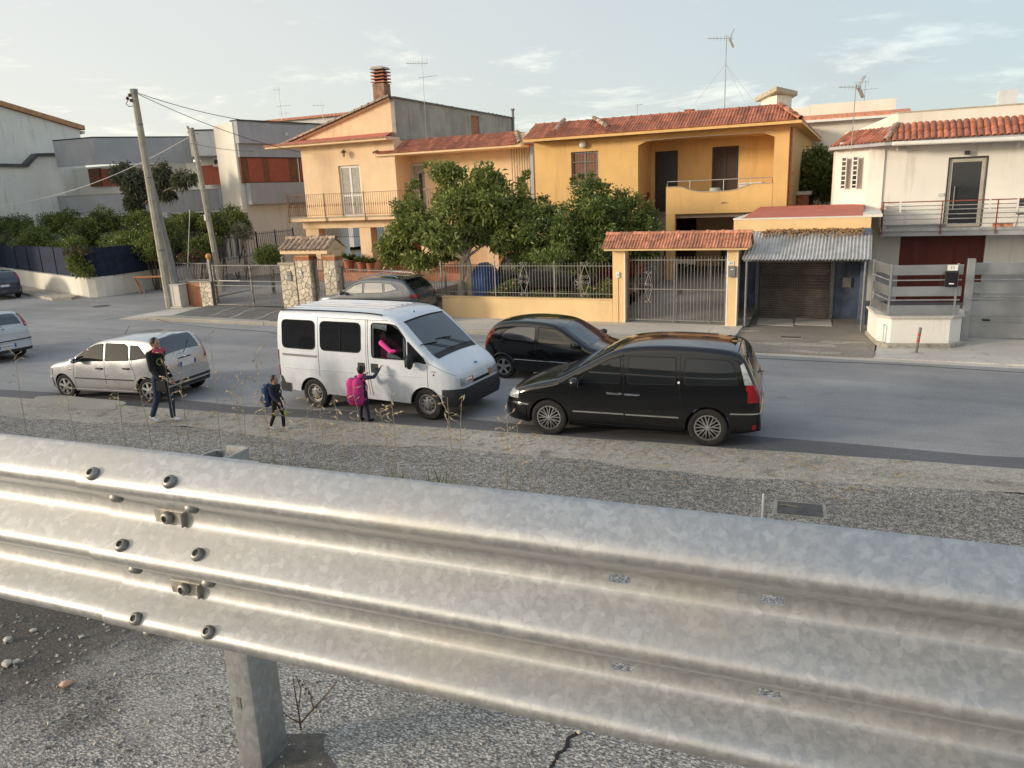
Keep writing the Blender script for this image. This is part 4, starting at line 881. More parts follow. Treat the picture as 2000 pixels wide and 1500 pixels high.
tile_roof(rfR, tip0, e0, tip1, t0, 14, 2, TILE, 'barrel', .0, seed=32, jit=1.5)
ridge_caps(rfR, e0 + Vector((0, -.02, .05)), t0 + Vector((0, 0, .05)), 4, TILE_OLD, .09, seed=33)
MB().prism([(1.0, 30.02), (12, 30.02), (12, 30.22), (.8, 30.25)], 5.45, 6.42).prism([(1.0, 30.02), (.8, 30.25), (-.5, 31.6), (-.66, 31.35)], 5.45, 5.98).build('roof_parapet', CREAM, rh)
MB().prism([(.98, 30.0), (12, 30.0), (12, 30.24), (.78, 30.27)], 6.42, 6.46).build('parapet_cap', MORTAR, rh)
wdg = MB().extr([(.98, 30.03, 6.41), (.98, 30.03, 5.97), (-.3, 31.2, 5.97)], (-.12, .16, 0)).build('parapet_ramp', CREAM, rh)
cq = pv(1966, 195, 34); MB().box((cq.x-.28, 33.7, 5.5), (cq.x+.28, 34.3, cq.z+.32)).build('flue', PALEG, rh); 
# awning cassette, lamp, camera
MB().beam(pv(1742, 281, 29.1), pv(2060, 268, 29.1), .14, .13).build('awning_cassette', WFRAME, rh, bevel=.03)
for x in (1942, 1990): q = pv(x, 277, 29.7); MB().box((q.x-.03, 29.6, q.z-.12), (q.x+.03, 29.74, q.z)).build('awning_bracket', WFRAME, rh)
q = pv(1889, 298, 29.9); MB().box((q.x-.07, 29.82, q.z-.06), (q.x+.07, 29.99, q.z+.06)).build('wall_lamp', DARKF, rh)
q = pv(1760, 290, 29.8); MB().cyl((q.x-.12, 29.7, q.z-.02), (q.x+.14, 29.9, q.z), .05, 10).build('security_camera', PALEG, rh)
q = pv(1838, 380, 29.97); MB().box((q.x-.08, 29.96, q.z-.05), (q.x+.08, 29.995, q.z+.05)).build('socket_plate', PALEG, rh)
# balcony door
f = pane_window(rh, 2.64, 3.70, 2.62, 4.84, RV+.06, pmat('champagne_aluminium', (.50, .46, .38), .45, metal=.3, bump=0), GLASSD, 1, .11, name='balcony_door')
MB().tube([(2.86, RV+.03, 3.2), (2.86, RV+.03, 3.95)], .014, 6).build('pull_handle', STEEL, f)
MB().box((2.60, RV-.01, 4.86), (3.74, RV+.05, 4.90)).build('head_trim', DARKF, f)
for s_ in (2.60, 3.72): MB().box((s_, RV-.008, 2.62), (s_+.03, RV+.05, 4.86)).build('jamb_trim', DARKF, f)
for q in ((-.15, 30.34), (-.52, 30.64)):                                             # narrow barred slits in the angled wall
    d = Vector((-.8, .6, 0)); c_ = Vector((q[0], q[1], 4.55)) + Vector((-.6, -.8, 0))*.13; n_ = Vector((-.6, -.8, 0))
    M3 = Matrix((d, n_, Vector((0, 0, 1)))).transposed(); sw = MB().obox(c_, (.085, .02, .52), M3).build('slit_window', GLASSD, rh)
    for k in range(6): MB().obox(c_ + n_*.03 + Vector((0, 0, -.42+.165*k)), (.09, .012, .018), M3).build('bar', WFRAME, sw)
    for e in (-1, 1): MB().obox(c_ + n_*.028 + d*(.095*e), (.014, .014, .55), M3).build('frame', WFRAME, sw)
# balcony slab with steel edge and railing
bs_ = MB().box((.68, 28.9, 2.40), (12, RV-.01, 2.60)).build('balcony', GREYP, rh); MB().box((.66, 28.86, 2.56), (12, 28.899, 2.66)).build('balcony_edge', STEEL, bs_); MB().box((.66, 28.9, 2.56), (.679, RV-.02, 2.66)).build('balcony_edge', STEEL, bs_)
rl2 = thing('balcony_railing', 'horizontal grey pipe railing with rust red posts on the white house balcony', 'railing', (4, 28.9, 2.6))
RUST = pmat('rust_red_paint', (.22, .06, .035), .6, var=.2, vs=9, bump=0)
for x in (.72, 2.45, 4.0, 5.6, 7.2): MB().box((x-.018, 28.84, 2.46), (x+.018, 28.876, 3.52)).build('post', RUST, rl2)
for k, z in enumerate((2.78, 2.95, 3.10, 3.25, 3.38)): MB().tube([(.70, 28.90, z), (12, 28.90, z)], .015, 6).build('pipe', STEEL, rl2)
MB().box((.70, 28.84, 3.50), (12, 28.89, 3.535)).build('top_rail', RUST, rl2)
MB().box((.69, 28.92, 2.68), (.715, 29.9, 3.42)).build('end_panel', RUST, rl2); MB().tube([(.70, 28.88, 3.52), (.70, RV, 3.52)], .015, 6).build('side_rail', RUST, rl2)
for x in (1.2, 3.75, 4.5): MB().box((x, 28.80, 3.18), (x+.05, 28.83, 3.55)).build('awning_arm_bracket', WFRAME, rl2)
pl = thing('planter_trough', 'grey trough standing on the white house balcony behind the railing', 'planter', (1.6, 29.1, 2.6)); MB().box((.85, 28.98, 2.60), (2.4, 29.2, 2.74)).box((.80, 28.96, 2.74), (2.44, 29.22, 2.78)).build('tub', GREYP, pl)
pt = MB().lathe([(.0, 2.60), (.14, 2.60), (.2, 2.72), (.22, 2.74), (.19, 2.74), (.15, 2.66)], (2.05, 29.4, 0), 12).build('bowl', WFRAME, smooth=True); tag(pt, 'white bowl on the balcony floor of the white house', 'bowl')
pt = MB().lathe([(.0, 2.60), (.1, 2.60), (.14, 2.73), (.15, 2.75), (.12, 2.75), (.1, 2.66)], (2.52, 29.4, 0), 12).build('plastic_tub', STEEL, smooth=True); tag(pt, 'small blue-grey tub beside the bowl on the balcony', 'tub')
fc = thing('folding_chair', 'black folding chair at the right end of the balcony', 'chair', (4.85, 29.4, 2.6))
MB().box((4.6, 29.2, 3.28), (5.3, 29.28, 3.52)).build('backrest', DARKF, fc); MB().box((4.6, 28.98, 3.02), (5.3, 29.4, 3.06)).build('seat', DARKF, fc)
for (a, b_) in (((4.62, 29.0, 2.6), (4.62, 29.3, 3.5)), ((4.62, 29.4, 2.6), (4.62, 29.0, 3.05)), ((5.28, 29.0, 2.6), (5.28, 29.3, 3.5)), ((5.28, 29.4, 2.6), (5.28, 29.0, 3.05))): MB().tube([a, b_], .014, 6).build('leg', STEEL, fc)
lg = thing('flower_box', 'russet flower box on the balcony beside the black chair', 'planter', (4.2, 29.1, 2.6)); MB().box((3.95, 29.0, 2.6), (4.5, 29.2, 2.76)).build('tub', TILE2, lg)

# ================================================================== garage shed between orange and white houses
sh = thing('garage_shed', 'yellow lean-to garage with red roof, blue walls and corrugated canopy', 'garage', (-1.6, 26.5, 0))
SV = 25.2
mm = MB(); mm.box((-3.62, SV, 2.86), (.33, SV+.2, 3.22)); mm.box((-3.62, SV+.2, 2.0), (-3.45, 30.5, 3.25)); mm.box((.16, SV+.2, 2.0), (.33, 30.5, 3.25))
mm.build('parapet_wall', WALLY, sh)
MB().box((-3.64, SV-.02, 3.221), (-3.40, 30.5, 3.275)).box((-3.399, SV-.02, 3.221), (.10, SV+.22, 3.262)).box((.101, SV-.02, 3.221), (.62, 30.5, 3.30)).build('parapet_coping', CREAM, sh)
MB().add([(-3.42, SV+.16, 3.24), (.12, SV+.16, 3.24), (.12, 30.5, 3.46), (-3.42, 30.5, 3.46)], [(0, 1, 2, 3)]).build('roof', REDROOF, sh)
BLUEW = pmat('flaking_blue_paint', (.075, .098, .150), .85, var=.35, vs=2.2, dirt=(.20, .20, .205), dirt_amt=.85, streak=True, bs=25, bump=.25)
MB().wall(-3.60, .30, 0, 2.9, 25.95, .2, [(-2.86, -.70, -1, 2.35)]).build('front_wall', BLUEW, sh)
MB().box((-3.72, 24.3, 0), (-3.58, 25.94, 2.7)).build('side_wall', BLUEW, sh); MB().box((.14, 24.9, 0), (.34, 25.94, 2.9)).build('side_wall', BLUEW, sh)
for x in (-2.98, -.69): MB().box((x, 25.90, 0), (x+.10, 25.949, 2.3)).build('door_jamb', IRON, sh)
SHUT = pmat('brown_grey_shutter', (.17, .150, .130), .6, metal=.2, var=.15, vs=3, dirt=(.07, .062, .055), dirt_amt=.5, bump=.1)
rows = []
for i in range(97):
    z = .02+2.33*i/96; d = .018*math.cos(i/96*2*math.pi*32); rows.append([(-2.85, 26.05+d, z), (-.71, 26.05+d, z)])
sd = MB().grid(rows[::-1], flip=True).build('roller_door', SHUT, sh, smooth=True)
sl2 = MB()
for r_ in range(5):
    for i in range(26): sl2.box((-2.75+i*.078, 26.012, .98+r_*.095), (-2.728+i*.078, 26.030, 1.035+r_*.095))
sl2.build('vent_slots', DARKF, sd)['kind'] = 'stuff'
# corrugated sheet with debris
rows = []; n = 150
for j in range(7):
    t_ = j/6; rows.append([(lerp(-3.12, .38, i/n)+.0*t_, lerp(23.55, SV-.0, t_), lerp(2.13, 2.86, t_)-.05*math.sin(math.pi*t_)*.6 + .022*math.sin(i/n*2*math.pi*36)) for i in range(n+1)])
ZINC = pmat('weathered_zinc_sheet', (.46, .455, .44), .6, metal=.25, var=.15, vs=2.5, dirt=(.20, .18, .15), dirt_amt=.55, bump=.05)
cs_ = MB().grid(rows); cs_.grid([[(p_[0], p_[1], p_[2]-.006) for p_ in r_] for r_ in rows], flip=True); cs_.build('corrugated_canopy', ZINC, sh, smooth=True)
for x in (-3.0, .25): MB().tube([(x, 23.8, 0), (x, 23.8, 2.2)], .035, 8).build('canopy_post', IRON, sh)
MB().box((-3.1, 23.76, 2.06), (.35, 23.83, 2.11)).build('canopy_purlin', IRON, sh)
MB().box((-.35, 25.88, 1.05), (-.10, 25.948, 1.35)).build('meter_hatch', IRON, sh)
db = MB(); r4 = random.Random(4)
for i in range(420):
    u = r4.uniform(-2.7, .3); v = SV - abs(r4.gauss(0, .18)) - .02; z = lerp(2.13, 2.86, (v-23.55)/(SV-23.55))+.03+r4.random()*.04; a = r4.uniform(0, 3.14); L = r4.uniform(.03, .1)
    db.obox((u, v, z), (L, .014, .006), Matrix.Rotation(a, 3, 'Z') @ Matrix.Rotation(r4.uniform(-.5, .5), 3, 'Y'))
o = db.build('leaf_litter', pmat('dead_leaves', (.33, .20, .10), .95, var=.5, vs=14, bump=0)); tag(o, 'dry brown leaves heaped on the corrugated canopy', 'leaf litter', kind='stuff')

# ================================================================== pale houses in the background right
b1 = thing('beige_house', 'beige two-storey house with tiled cornice behind the tree', 'house', (0, 50, 0)); VB = 45.0
MB().box((-3.05, VB, 0), (14, 58, 7.35)).build('wall', CREAM, b1); MB().box((-6.3, VB+.6, 0), (-3.0, 58, 7.3)).build('side_wing', CREAM, b1)
MB().extr([(-3.5, VB-.5, 7.35), (-3.5, VB-.5, 7.5), (-3.5, VB+.2, 7.68), (-3.5, VB+.2, 7.35)], (5.5, 0, 0)).build('tiled_cornice', TILE2, b1); MB().box((-3.7, VB-.56, 7.28), (2.1, VB-.42, 7.40)).build('gutter', WFRAME, b1)
MB().extr([(-6.5, VB+.2, 7.35), (-2.75, VB+.2, 7.5), (-2.75, VB+.2, 8.15), (-6.5, VB+.2, 8.0)], (0, .3, 0)).build('roof_parapet', CREAM, b1); MB().box((-2.74, VB+.2, 7.5), (1.32, VB+8, 8.22)).build('attic', CREAM, b1)
MB().box((-3.72, VB-.04, 5.0), (-3.06, VB+.62, 7.02)).build('blue_grey_shutter', pmat('blue_grey_blind', (.17, .20, .24), .7, var=.15, vs=4), b1)
tw = thing('stair_tower', 'small pale roof tower with pitched concrete cap behind the orange roof', 'tower', (-4.5, 46, 7))
MB().prism([(-5.4, 46.4), (-4.45, 45.2), (-3.75, 45.9), (-4.3, 48)], 7.2, 8.85).build('wall', CREAM, tw)
MB().extr([(-5.75, 46.5, 8.72), (-4.46, 44.9, 9.05), (-3.45, 45.7, 8.80), (-4.2, 48.4, 8.8)], (0, 0, .22)).build('cap', MORTAR, tw)
# wall with red roof and gatepost behind, hidden car park
bg = thing('yard_wall', 'low brick yard wall with white pillar cap behind the orange house', 'wall', (-1.5, 36.5, 0)); a, b_ = pv(1540, 384, 36), pv(1570, 384, 36)
MB().box((a.x-.6, 36, 0), (b_.x-.1, 36.3, a.z-.02)).build('wall', TILE2, bg); MB().box((b_.x-.25, 35.9, 0), (b_.x+.2, 36.35, b_.z+.08)).build('pillar', TILE2, bg); MB().box((b_.x-.35, 35.8, b_.z+.08), (b_.x+.3, 36.45, b_.z+.22)).build('cap', WHITE, bg)
# wide pale blocks far behind, mostly hidden: they close the gaps at the horizon
for k, (x0, x1, v, y, lab) in enumerate(((1545, 1640, 70, 320, 'far pale block glimpsed between orange and white houses'), (560, 720, 75, 330, 'far pale block behind the peach house pillars'))):
    a, b_ = pv(x0, y, v), pv(x1, y, v); t = thing('far_building', lab, 'building', ((a.x+b_.x)/2, v, 0)); MB().box((a.x, v, 0), (b_.x, v+8, a.z)).build('wall', CREAM if k == 0 else PALEG, t)
# ---- aerials
def ae(label, xb, yb, xt, yt, v, boom, **k): return antenna(label, pv(xb, yb, v), pv(xt, yt, v), boom, **k)
W_ = R(200)
ae('tall guyed aerial on the orange roof', 1415, 216, 1419, 68, 33.5, [(.955, W_, 1.0, 7, .12, True)], r=.022, dishy=True, guys=[(.62, pv(1355, 205, 34)), (.62, pv(1470, 195, 34)), (.62, pv(1455, 200, 33.2))])
ae('aerial with cross booms beside the brick chimney', 833, 275, 824, 112, 35.2, [(.93, W_, 1.1, 8, .16, True), (.765, R(10), 1.0, 2, .05, False)], r=.02)
ae('aerial on a bracket above the white house tiles', 1662, 300, 1672, 163, 29.2, [(.95, W_, .75, 6, .1, True)], r=.016, dishy=True)
ae('aerial with a side arm over the grey house', 551, 236, 543, 172, 52, [(.95, R(190), .7, 3, .25, True), (.45, R(20), 1.2, 2, .1, False), (.22, R(20), .9, 2, .3, True)], r=.03)
ae('small aerial right of the grey house roof', 632, 236, 627, 196, 56, [(.75, R(200), 1.1, 4, .2, True)], r=.025)
ae('thin small aerial on the far beige attic', 1688, 198, 1691, 156, 48, [(.9, R(190), .8, 3, .2, True), (.55, R(15), .9, 2, .1, False)], r=.02)
ae('short whip aerial on the orange roof ridge', 1245, 224, 1245, 204, 36, [(.95, R(20), .3, 2, .08, False)], r=.014)
# ================================================================== garden wall, gates, fences
YARD = asphalt('yard_concrete', (.25, .24, .225), .2, .6, crack=False, patch=(.18, .17, .155), patch_amt=.4)
SOIL = pmat('garden_soil', (.075, .055, .035), .95, var=.4, vs=3, bs=25, bump=.5)
GV = 23.69
yd = MB().add([(-7.2, GV+.1, .11), (-2.9, GV+.1, .11), (-2.9, 28.2, .55), (-7.2, 28.2, .55), (-2.9, 36, .75), (-7.2, 36, .75)], [(0, 1, 2, 3), (3, 2, 4, 5)]); struct(yd.build('yard', YARD))
struct(MB().add([(-15.2, GV+.2, .72), (-7.2, GV+.2, .72), (-7.2, 36, .78), (-15.2, 36, .78)], [(0, 1, 2, 3)]).build('garden_bed', SOIL))
struct(MB().add([(-27.0, 25.0, .12), (-15.2, 24.2, .15), (-15.2, 31.9, .5), (-27.0, 31.9, .35)], [(0, 1, 2, 3)]).build('left_yard', YARD))
struct(MB().add([(.4, 23.5, .04), (12, 23.5, .04), (12, 30, .06), (.4, 30, .06)], [(0, 1, 2, 3)]).build('right_yard', YARD))
gw = thing('garden_wall', 'plain yellow rendered garden wall left of the tiled gate', 'wall', (-11, GV+.1, 0))
zt_ = pv(1000, 583, GV).z; ul = pv(862, 577, GV).x
pl0, pl1 = pv(1197, 560, GV).x, pv(1221, 560, GV).x; pr0, pr1 = pv(1419, 560, GV).x, pv(1440, 560, GV).x
MB().prism([(ul, GV), (pl0, GV), (pl0, GV+.25), (ul+.05, GV+.25)], -.1, zt_).build('wall_body', WALLY, gw, bevel=.02)
MB().box((ul-.01, GV-.012, zt_), (pl0, GV+.26, zt_+.035)).build('wall_cap', WALLY, gw, bevel=.012)
# straight iron fence with scroll ornaments
fn_ = thing('iron_fence', 'pale iron fence with scroll ornaments on the yellow garden wall', 'fence', (-11, GV+.12, zt_))
zt2 = pv(1000, 513, GV+.12).z; zb = zt_+.04; H_ = zt2-zb; FY = GV+.12
fb = MB().tube([(0, 0, 0), (0, 0, H_)], .0062, 5).mesh('bar', IRON_W)
nb = int((pl0-ul-.1)/.108)
orn = [pv(1023, 545, FY).x, pv(1142, 545, FY).x]
for i in range(nb):
    x = ul+.08+i*.108
    if any(abs(x-o_) < .10 for o_ in orn): continue
    link_mesh('bar', fb, fn_, (x, FY, zb))
for z in (zb+H_*.12, zb+H_*.90): MB().box((ul+.03, FY-.012, z), (pl0, FY+.012, z+.018)).build('rail', IRON_W, fn_)
for x in (862, 967, 1083): q = pv(x, 545, FY).x; MB().box((q-.018, FY-.018, zb-.04), (q+.018, FY+.018, zt2+.06)).build('post', IRON_W, fn_)
def scroll(cx, cz, r, turns, s, y):
    P = []
    for i in range(int(turns*12)+1):
        a = i/12*2*math.pi; rr = r*(1-.75*i/(turns*12)); P.append((cx + s*rr*math.cos(a), y, cz + rr*math.sin(a)))
    return P
def ornament(parent, cx, z0, z1, y, mat, w=.17):
    m = MB(); zc = (z0+z1)/2; h = (z1-z0)/2
    for s in (-1, 1):
        m.tube([(cx, y, zc+h*.92), (cx+s*w*.55, y, zc+h*.45), (cx+s*w, y, zc+h*.12), (cx+s*w, y, zc-h*.12), (cx+s*w*.55, y, zc-h*.45), (cx, y, zc-h*.92)], .009, 5)
        for cz in (.16, -.16): m.tube(scroll(cx+s*w*.42, zc+h*cz, w*.40, 1.4, s, y), .008, 5)
        for cz in (.97, -.97): m.tube(scroll(cx+s*w*.5, zc+h*cz, w*.36, 1.4, s, y), .008, 5)
    return m.build('scroll_ornament', mat, parent)
for x in orn: ornament(fn_, x, zb+.06, zt2-.02, FY, IRON_W)
# gate pillars
PH = pv(1210, 487, GV).z
gp = thing('gate_pillars', 'pair of yellow gate pillars carrying the long red-tiled canopy', 'gateway', ((pl1+pr0)/2, GV, 0))
for (a, b_) in ((pl0, pl1), (pr0, pr1)):
    p_ = MB().box((a, GV-.02, -.1), (b_, GV+.42, PH)).build('pillar', WALLY, gp, bevel=.015)
    MB().box((b_-.035 if a == pl0 else a-.006, GV-.026, .1), (b_+.006 if a == pl0 else a+.035, GV-.021, PH-.02)).build('edge_trim', WHITE, p_)
    if a == pr0: MB().box((b_-.03, GV-.025, .1), (b_+.006, GV-.0205, PH-.02)).build('edge_trim', WHITE, p_)
cu0, cu1 = pv(1176, 483, 23.35).x, pv(1463, 487, 23.35).x
ze = pv(1300, 486, 23.33).z; zr = ze + .44
m = MB().extr([(cu0+.05, 23.36, ze-.05), (cu0+.05, 23.36, ze), (cu0+.05, 23.92, zr-.04), (cu0+.05, 24.5, ze), (cu0+.05, 24.5, ze-.05)], (cu1-cu0-.1, 0, 0)); cn = m.build('canopy', WALLY, gp)
tile_roof(cn, (cu0, 23.32, ze+.01), (cu1, 23.32, ze+.01), (cu0, 23.92, zr), (cu1, 23.92, zr), 24, 2, TILE2, lift=.012, seed=41, jit=2)
tile_roof(cn, (cu1, 24.52, ze+.01), (cu0, 24.52, ze+.01), (cu1, 23.92, zr), (cu0, 23.92, zr), 24, 2, TILE2, lift=.012, seed=42)
ridge_caps(cn, (cu0-.02, 23.92, zr-.02), (cu1+.02, 23.92, zr-.02), 10, TILE2, .085, seed=43)
# gate of thin bars
gt = thing('iron_gate', 'tall grey barred iron gate with wicket under the tiled canopy', 'gate', ((pl1+pr0)/2, GV+.2, 0)); GY = GV+.2
zg = pv(1320, 501, GY).z; zm = pv(1320, 566, GY).z; zl = .17; W0, W1 = pl1+.03, pr0-.03; wm_ = pv(1317, 560, GY).x; w2 = pv(1386, 560, GY).x
gbm = MB().tube([(0, 0, 0), (0, 0, zg-zl)], .0065, 5).mesh('bar', IRON_W)
n = int((W1-W0)/.107)
for i in range(n+1): link_mesh('bar', gbm, gt, (W0+.05+(W1-W0-.1)*i/n, GY, zl))
for z in (zl, zm, zg-.12): MB().box((W0, GY-.014, z), (W1, GY+.014, z+.025)).build('rail', IRON_W, gt)
for x, w in ((W0, .03), (wm_-.03, .045), (wm_+.055, .03), (w2, .035), (W1-.03, .03)): MB().box((x, GY-.024, zl-.06), (x+w, GY+.024, zg-.06)).build('stile', IRON, gt)
ornament(gt, pv(1267, 560, GY).x, .75, zm+.55, GY-.02, IRON_W, .12)
lk = MB().box((wm_+.09, GY-.05, zm-.14), (wm_+.26, GY-.02, zm+.0)).build('lock', DARKF, gt, bevel=.01)
# intercom, letter box, number plate on the pillars
q = pv(1207, 537, GV-.05); ib = thing('intercom', 'white doorbell panel on the left yellow gate pillar', 'intercom', (q.x, GV-.02, q.z-.1)); MB().box((q.x-.055, GV-.07, q.z-.1), (q.x+.055, GV-.022, q.z+.1)).build('case', WFRAME, ib, bevel=.012); MB().cyl((q.x, GV-.078, q.z), (q.x, GV-.07, q.z), .02, 10).build('button', IRON, ib)
MB().tube([(q.x, GV-.03, .1), (q.x, GV-.03, q.z-.1)], .008, 5).build('conduit', TILE2, ib)
q = pv(1430, 530, GV-.06); lb = thing('letter_box', 'grey metal letter box on the right yellow gate pillar', 'letter box', (q.x, GV-.02, q.z-.18))
MB().box((q.x-.11, GV-.12, q.z-.17), (q.x+.11, GV-.022, q.z+.16)).build('case', IRON, lb, bevel=.015); MB().box((q.x-.04, GV-.125, q.z+.045), (q.x+.04, GV-.121, q.z+.075)).build('name_card', WFRAME, lb)
def text_mesh(txt, size, mat, ext=.002):
    c_ = bpy.data.curves.new('lettering', 'FONT'); c_.body = txt; c_.size = size; c_.extrude = ext; c_.align_x = 'CENTER'; c_.align_y = 'CENTER'
    o = bpy.data.objects.new('tmp', c_); col.objects.link(o); dg = bpy.context.evaluated_depsgraph_get(); me = bpy.data.meshes.new_from_object(o.evaluated_get(dg)); bpy.data.objects.remove(o)
    me.materials.clear(); me.materials.append(mat); return me
def letters(txt, size, mat, parent, loc, rot=(math.pi/2, 0, 0)): return link_mesh('lettering', text_mesh(txt, size, mat), parent, loc, rot)
q = pv(1428, 514, GV-.03); npl = thing('number_plate', 'small white house number tile on the right gate pillar', 'number plate', (q.x, GV-.02, q.z-.06)); MB().box((q.x-.085, GV-.038, q.z-.06), (q.x+.085, GV-.022, q.z+.06)).build('tile', WFRAME, npl); letters('33', .09, DARKF, npl, (q.x, GV-.040, q.z))

# ================================================================== stone-clad gateway on the left
STONEM = pmat('crazy_paving_stone', (.60, .53, .42), .9, var=.18, vs=7, bs=50, bump=.35, rnd=.22)
JOINT = pmat('stone_joint', (.22, .17, .115), .95, var=.2, vs=9, bs=60, bump=.3)
def crazy(parent, o, ex, ez, w, h, n, seed, th=.03, gap=.012, clip=None):
    """irregular stone slips: Voronoi cells of random seeds, each slip its own piece"""
    rr = random.Random(seed); pts = []
    nx = max(2, round(math.sqrt(n*w/h))); ny = max(2, round(n/nx))
    for i in range(nx):
        for j in range(ny): pts.append(((i+.5+rr.uniform(-.38, .38)+(.25 if j % 2 else -.25))*w/nx, (j+.5+rr.uniform(-.35, .35))*h/ny))
    nrm = ex.cross(ez)
    for i, p_ in enumerate(pts):
        poly = [(0, 0), (w, 0), (w, h), (0, h)]
        for j, q_ in enumerate(pts):
            if i == j: continue
            mx, my = (p_[0]+q_[0])/2, (p_[1]+q_[1])/2; dx, dy = q_[0]-p_[0], q_[1]-p_[1]; L = math.hypot(dx, dy)
            c_ = (mx*dx+my*dy)/L - gap/2; new = []
            for k in range(len(poly)):
                a, b_ = poly[k], poly[(k+1) % len(poly)]; da, db_ = (a[0]*dx+a[1]*dy)/L-c_, (b_[0]*dx+b_[1]*dy)/L-c_
                if da <= 0: new.append(a)
                if da*db_ < 0: t_ = da/(da-db_); new.append((lerp(a[0], b_[0], t_), lerp(a[1], b_[1], t_)))
            poly = new
            if len(poly) < 3: break
        if len(poly) < 3: continue
        cx, cy = sum(a[0] for a in poly)/len(poly), sum(a[1] for a in poly)/len(poly)
        if clip and not clip(cx, cy): continue
        m = MB(); d = th*rr.uniform(.7, 1.15); base = [o + ex*a[0] + ez*a[1] for a in poly]; top = [o + ex*(cx+(a[0]-cx)*.93) + ez*(cy+(a[1]-cy)*.93) + nrm*d for a in poly]; k = len(poly)
        m.add(base + top, [tuple(range(k, 2*k))] + [(i_, (i_+1) % k, k+(i_+1) % k, k+i_) for i_ in range(k)]); m.build('stone', STONEM, parent)
EX, EZ = Vector((1, 0, 0)), Vector((0, 0, 1)); EY = Vector((0, 1, 0))
LV = 24.7
sg = thing('stone_gateway', 'stone-clad gate piers with a small mossy tiled canopy', 'gateway', (-21, LV, 0))
def px(x, v=LV, y=560): return pv(x, y, v).x
u0, u1, u2, u3, u4, u5 = pv(549, 540, LV).x, pv(578, 540, LV).x, pv(580, 540, LV).x, pv(607, 540, LV).x, pv(634, 540, LV).x, pv(657, 540, LV).x
zA, zP = pv(560, 517, LV).z, pv(590, 488, LV).z
def pier(a, b_, z1, dep, name, st, seed):
    o = MB().box((a, LV, -.1), (b_, LV+dep, z1)).build(name, JOINT, sg)
    crazy(o, Vector((a, LV-.001, 0)), EX, EZ, b_-a, st, int((b_-a)*st*16)+4, seed)
    return o
p1_ = pier(u0, u1, zA, .5, 'low_pier', zA-.02, 51)
MB().box((u0-.06, LV-.07, zA), (u1+.02, LV+.52, zA+.08)).build('pier_cap', MORTAR, p1_, bevel=.01)
p2_ = pier(u2, u3, zP, .45, 'tall_pier', zP-.42, 52); p3_ = pier(u4, u5, zP, .45, 'tall_pier', zP-.42, 53)
crazy(p2_, Vector((u3+.001, LV, 0)), EY, EZ, .45, zP-.42, 14, 54); crazy(p3_, Vector((u5+.001, LV, 0)), EY, EZ, .45, zP-.42, 14, 55)
BRICKC = pmat('terracotta_band', (.42, .17, .085), .85, var=.2, vs=8, bs=50)
for p_, a, b_ in ((p2_, u2, u3), (p3_, u4, u5)):
    MB().box((a-.04, LV-.05, zP-.42), (b_+.04, LV+.49, zP-.34)).box((a-.015, LV-.03, zP-.34), (b_+.015, LV+.47, zP-.27)).build('brick_band', BRICKC, p_)
    MB().box((a-.003, LV-.012, zP-.27), (b_+.003, LV+.46, zP)).build('pier_head', PEACH, p_)
c0, c1_ = pv(545, 492, LV-.35).x, pv(638, 496, LV-.35).x
ze2 = pv(590, 489, LV-.3).z; zr2 = ze2+.42
cn2 = MB().extr([(c0+.03, LV-.34, ze2-.14), (c0+.03, LV-.34, ze2-.0), (c0+.03, LV+.25, zr2-.03), (c0+.03, LV+.85, ze2), (c0+.03, LV+.85, ze2-.14)], (c1_-c0-.02, 0, 0)).build('canopy', PEACH, sg)
tile_roof(cn2, (c0, LV-.42, ze2-.01), (c1_+.04, LV-.42, ze2-.01), (c0, LV+.25, zr2), (c1_+.04, LV+.25, zr2), 10, 2, TILE_OLD, 'barrel', .0, seed=56, jit=3)
tile_roof(cn2, (c1_+.04, LV+.92, ze2-.01), (c0, LV+.92, ze2-.01), (c1_+.04, LV+.25, zr2), (c0, LV+.25, zr2), 10, 2, TILE_OLD, 'barrel', .0, seed=57, jit=3)
ridge_caps(cn2, (c0-.02, LV+.25, zr2+.0), (c1_+.06, LV+.25, zr2+.0), 6, TILE_OLD, .11, seed=58)
# letter box, bells, finial
q = pv(565, 540, LV-.05); lb2 = thing('letter_box', 'dark iron letter box set in the stone-clad pier', 'letter box', (q.x, LV-.04, q.z-.2)); MB().box((q.x-.12, LV-.075, q.z-.18), (q.x+.12, LV-.03, q.z+.14)).build('case', IRON, lb2, bevel=.01)
MB().extr([(q.x-.13, LV-.08, q.z+.14), (q.x+.13, LV-.08, q.z+.14), (q.x+.10, LV-.08, q.z+.20), (q.x, LV-.08, q.z+.23), (q.x-.10, LV-.08, q.z+.20)], (0, .05, 0)).build('hood', IRON, lb2); MB().box((q.x-.08, LV-.08, q.z+.03), (q.x+.08, LV-.0755, q.z+.05)).build('slot', DARKF, lb2)
for x, y, lab in ((587, 533, 'pale doorbell plate on the left tall stone pier'), (645, 533, 'pale doorbell plate on the right tall stone pier')):
    q = pv(x, y, LV-.05); o = thing('doorbell', lab, 'doorbell', (q.x, LV-.04, q.z-.1)); MB().box((q.x-.055, LV-.062, q.z-.085), (q.x+.055, LV-.034, q.z+.085)).build('plate', WFRAME, o, bevel=.005); MB().cyl((q.x, LV-.07, q.z-.02), (q.x, LV-.062, q.z-.02), .018, 8).build('button', IRON, o)
q = pv(553, 512, LV+.2); fi = MB().lathe([(.07, 0), (.07, .16), (.10, .17), (.10, .20), (.05, .24), (.02, .28), (0, .29)], (q.x, LV+.2, zA+.08), 8).build('pier_finial', IRON, sg)
